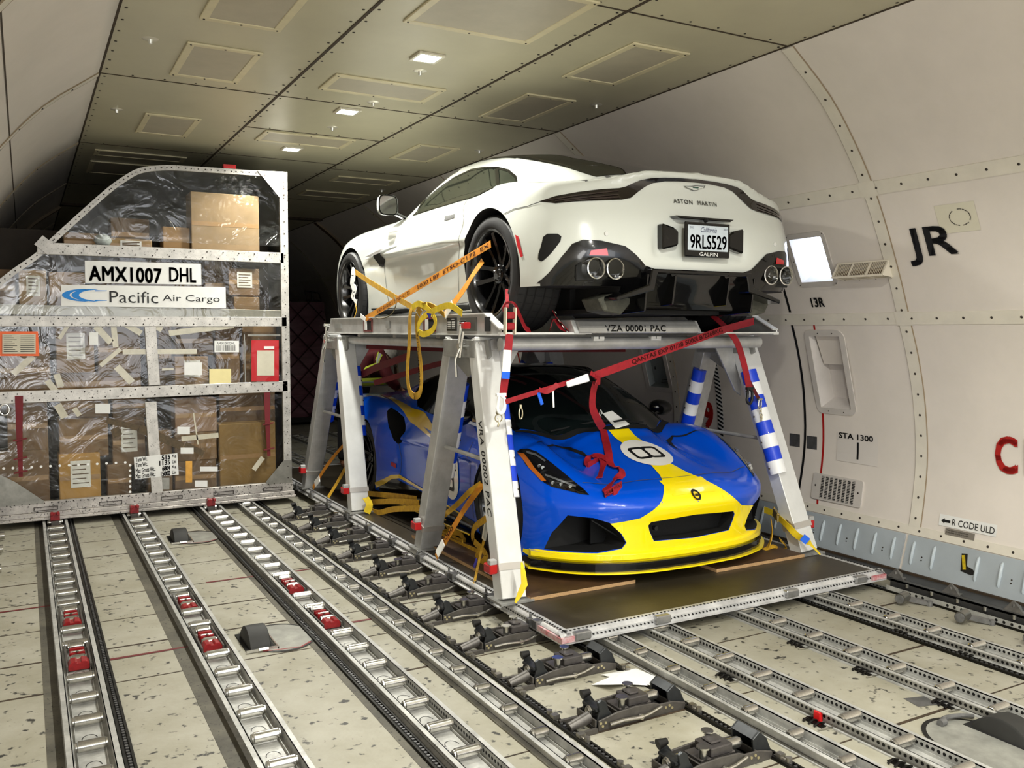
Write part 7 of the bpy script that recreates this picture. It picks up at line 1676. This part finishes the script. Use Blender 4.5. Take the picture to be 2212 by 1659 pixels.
for s_ in(-1,1): skinned('shoe',[b(-.05,s_*.10,.05),b(.04,s_*.10,.045),b(.14,s_*.10,.035)],[(0,1),(1,2)],[.05,.048,.035],mBlack,ps,1)
# reflective bands wrapped on the jacket by casting onto it
bm=bmesh.new(); bm.from_mesh(jk.data); jb=BVHTree.FromBMesh(bm); bm.free()
def wrap(name,pts,w,mat,par,off=.004,ax=V(1,0,0),dirn=V(0,1,0)):
    rows=[]
    for p,sd in pts:
        r=[]
        for k_ in(-1,-.33,.33,1):
            q=V(*p)+V(*sd)*(w/2*k_); h=jb.find_nearest(q); r.append(h[0]+h[1]*off)
        rows.append(r)
    return MB().grid(rows).build(name,mat,par,smooth=70)
def ring(c,axis,rad,n=25):
    c=V(*c);axis=V(*axis).normalized();u=axis.orthogonal().normalized();v=axis.cross(u); return [(c+(u*math.cos(2*math.pi*i/(n-1))+v*math.sin(2*math.pi*i/(n-1)))*rad,axis) for i in range(n)]
axb=V(.15,0,.28)
for nm,w_,m_,of in(('vest_band',.085,mHi,.006),('reflective_band',.045,mRf,.009)):
    wrap(nm,ring(b(.035,0,1.0),axb,.3),w_,m_,jk,of)
    for yy in(-.11,.11):
        wrap(nm,[(b(.05+.2*t-.22*(1-t*.3),yy*(1-.1*t),1.0+.30*t+.05),V(0,1,0)) for t in[i/10 for i in range(11)]],w_*.8,m_,jk,of)
        wrap(nm,[(b(.05+.2*t,-.30 if yy<0 else .3,1.0+.30*t+.0),V(.8,0,-.5)) for t in[i/10 for i in range(11)]],w_*.8,m_,jk,of)
# head: face, cap
hc=V(*b(.445,0,1.245))
skinned('nose',[tuple(hc+V(.075,0,-.035)),tuple(hc+V(.105,0,-.05))],[(0,1)],[.012,.010],mSkin,ps,1)
for s_ in(-1,1):
    MB().lathe([(0,-.009),(.008,-.005),(.009,0),(.008,.005),(0,.009)],Matrix.Translation(hc+V(.078,s_*.03,-.01)),10).build('eye',mBlack,ps,smooth=60)
    skinned('ear',[tuple(hc+V(0,s_*.078,-.01)),tuple(hc+V(0,s_*.088,.02))],[(0,1)],[.012,.012],mSkin,ps,1)
MB().tube([hc+V(.082,-.025,-.075),hc+V(.09,0,-.078),hc+V(.082,.025,-.075)],.005,6).build('mouth',M('lip_tone',(140,80,70),.5),ps)
T=Matrix.Translation(hc+V(-.01,0,.015))@Matrix.Rotation(R(48),4,'Y'); cp_=MB().lathe([(.108,-.02),(.112,.01),(.105,.05),(.08,.09),(.04,.11),(0,.115)],T,28).build('cap',mCap,ps,smooth=60)
mb=MB(); mb.prism([(.09,-.07),(.15,-.055),(.175,0),(.15,.055),(.09,.07)],lambda u,v:T@V(u,v,-.012),(0,0,.008)); mb.build('cap_peak',mCap,cp_,bevel=.003)
# ================================================================ light
w=bpy.data.worlds.new('world'); bpy.context.scene.world=w; w.use_nodes=True
w.node_tree.nodes['Background'].inputs[0].default_value=(.80,.88,1,1); w.node_tree.nodes['Background'].inputs[1].default_value=1.4
ld=bpy.data.lights.new('open_end_fill_light','AREA'); ld.shape='RECTANGLE'; ld.size=5.0; ld.size_y=2.9; ld.energy=110; ld.color=(1,.98,.95)  # unseen area light added at the open end, standing in for door daylight
lo=bpy.data.objects.new('open_end_fill_light',ld); C.objects.link(lo); lo.location=(CX,Y0-.3,1.75); lo.rotation_euler=(R(90),0,0)
ld=bpy.data.lights.new('left_rear_fill_light','AREA'); ld.shape='RECTANGLE'; ld.size=3.4; ld.size_y=2.6; ld.energy=190; ld.color=(1,.99,.96)  # added unseen fill for the far wall; the left wall has no opening here
lo=bpy.data.objects.new('left_rear_fill_light',ld); C.objects.link(lo); lo.location=(-.72,-3.0,1.55); lo.rotation_euler=Vector((1,.62,.0)).to_track_quat('-Z','Z').to_euler()
s=bpy.context.scene; s.view_settings.view_transform='Standard'; s.view_settings.look='None'; s.view_settings.gamma=1; s.view_settings.exposure=.42; s.view_settings.use_curve_mapping=False
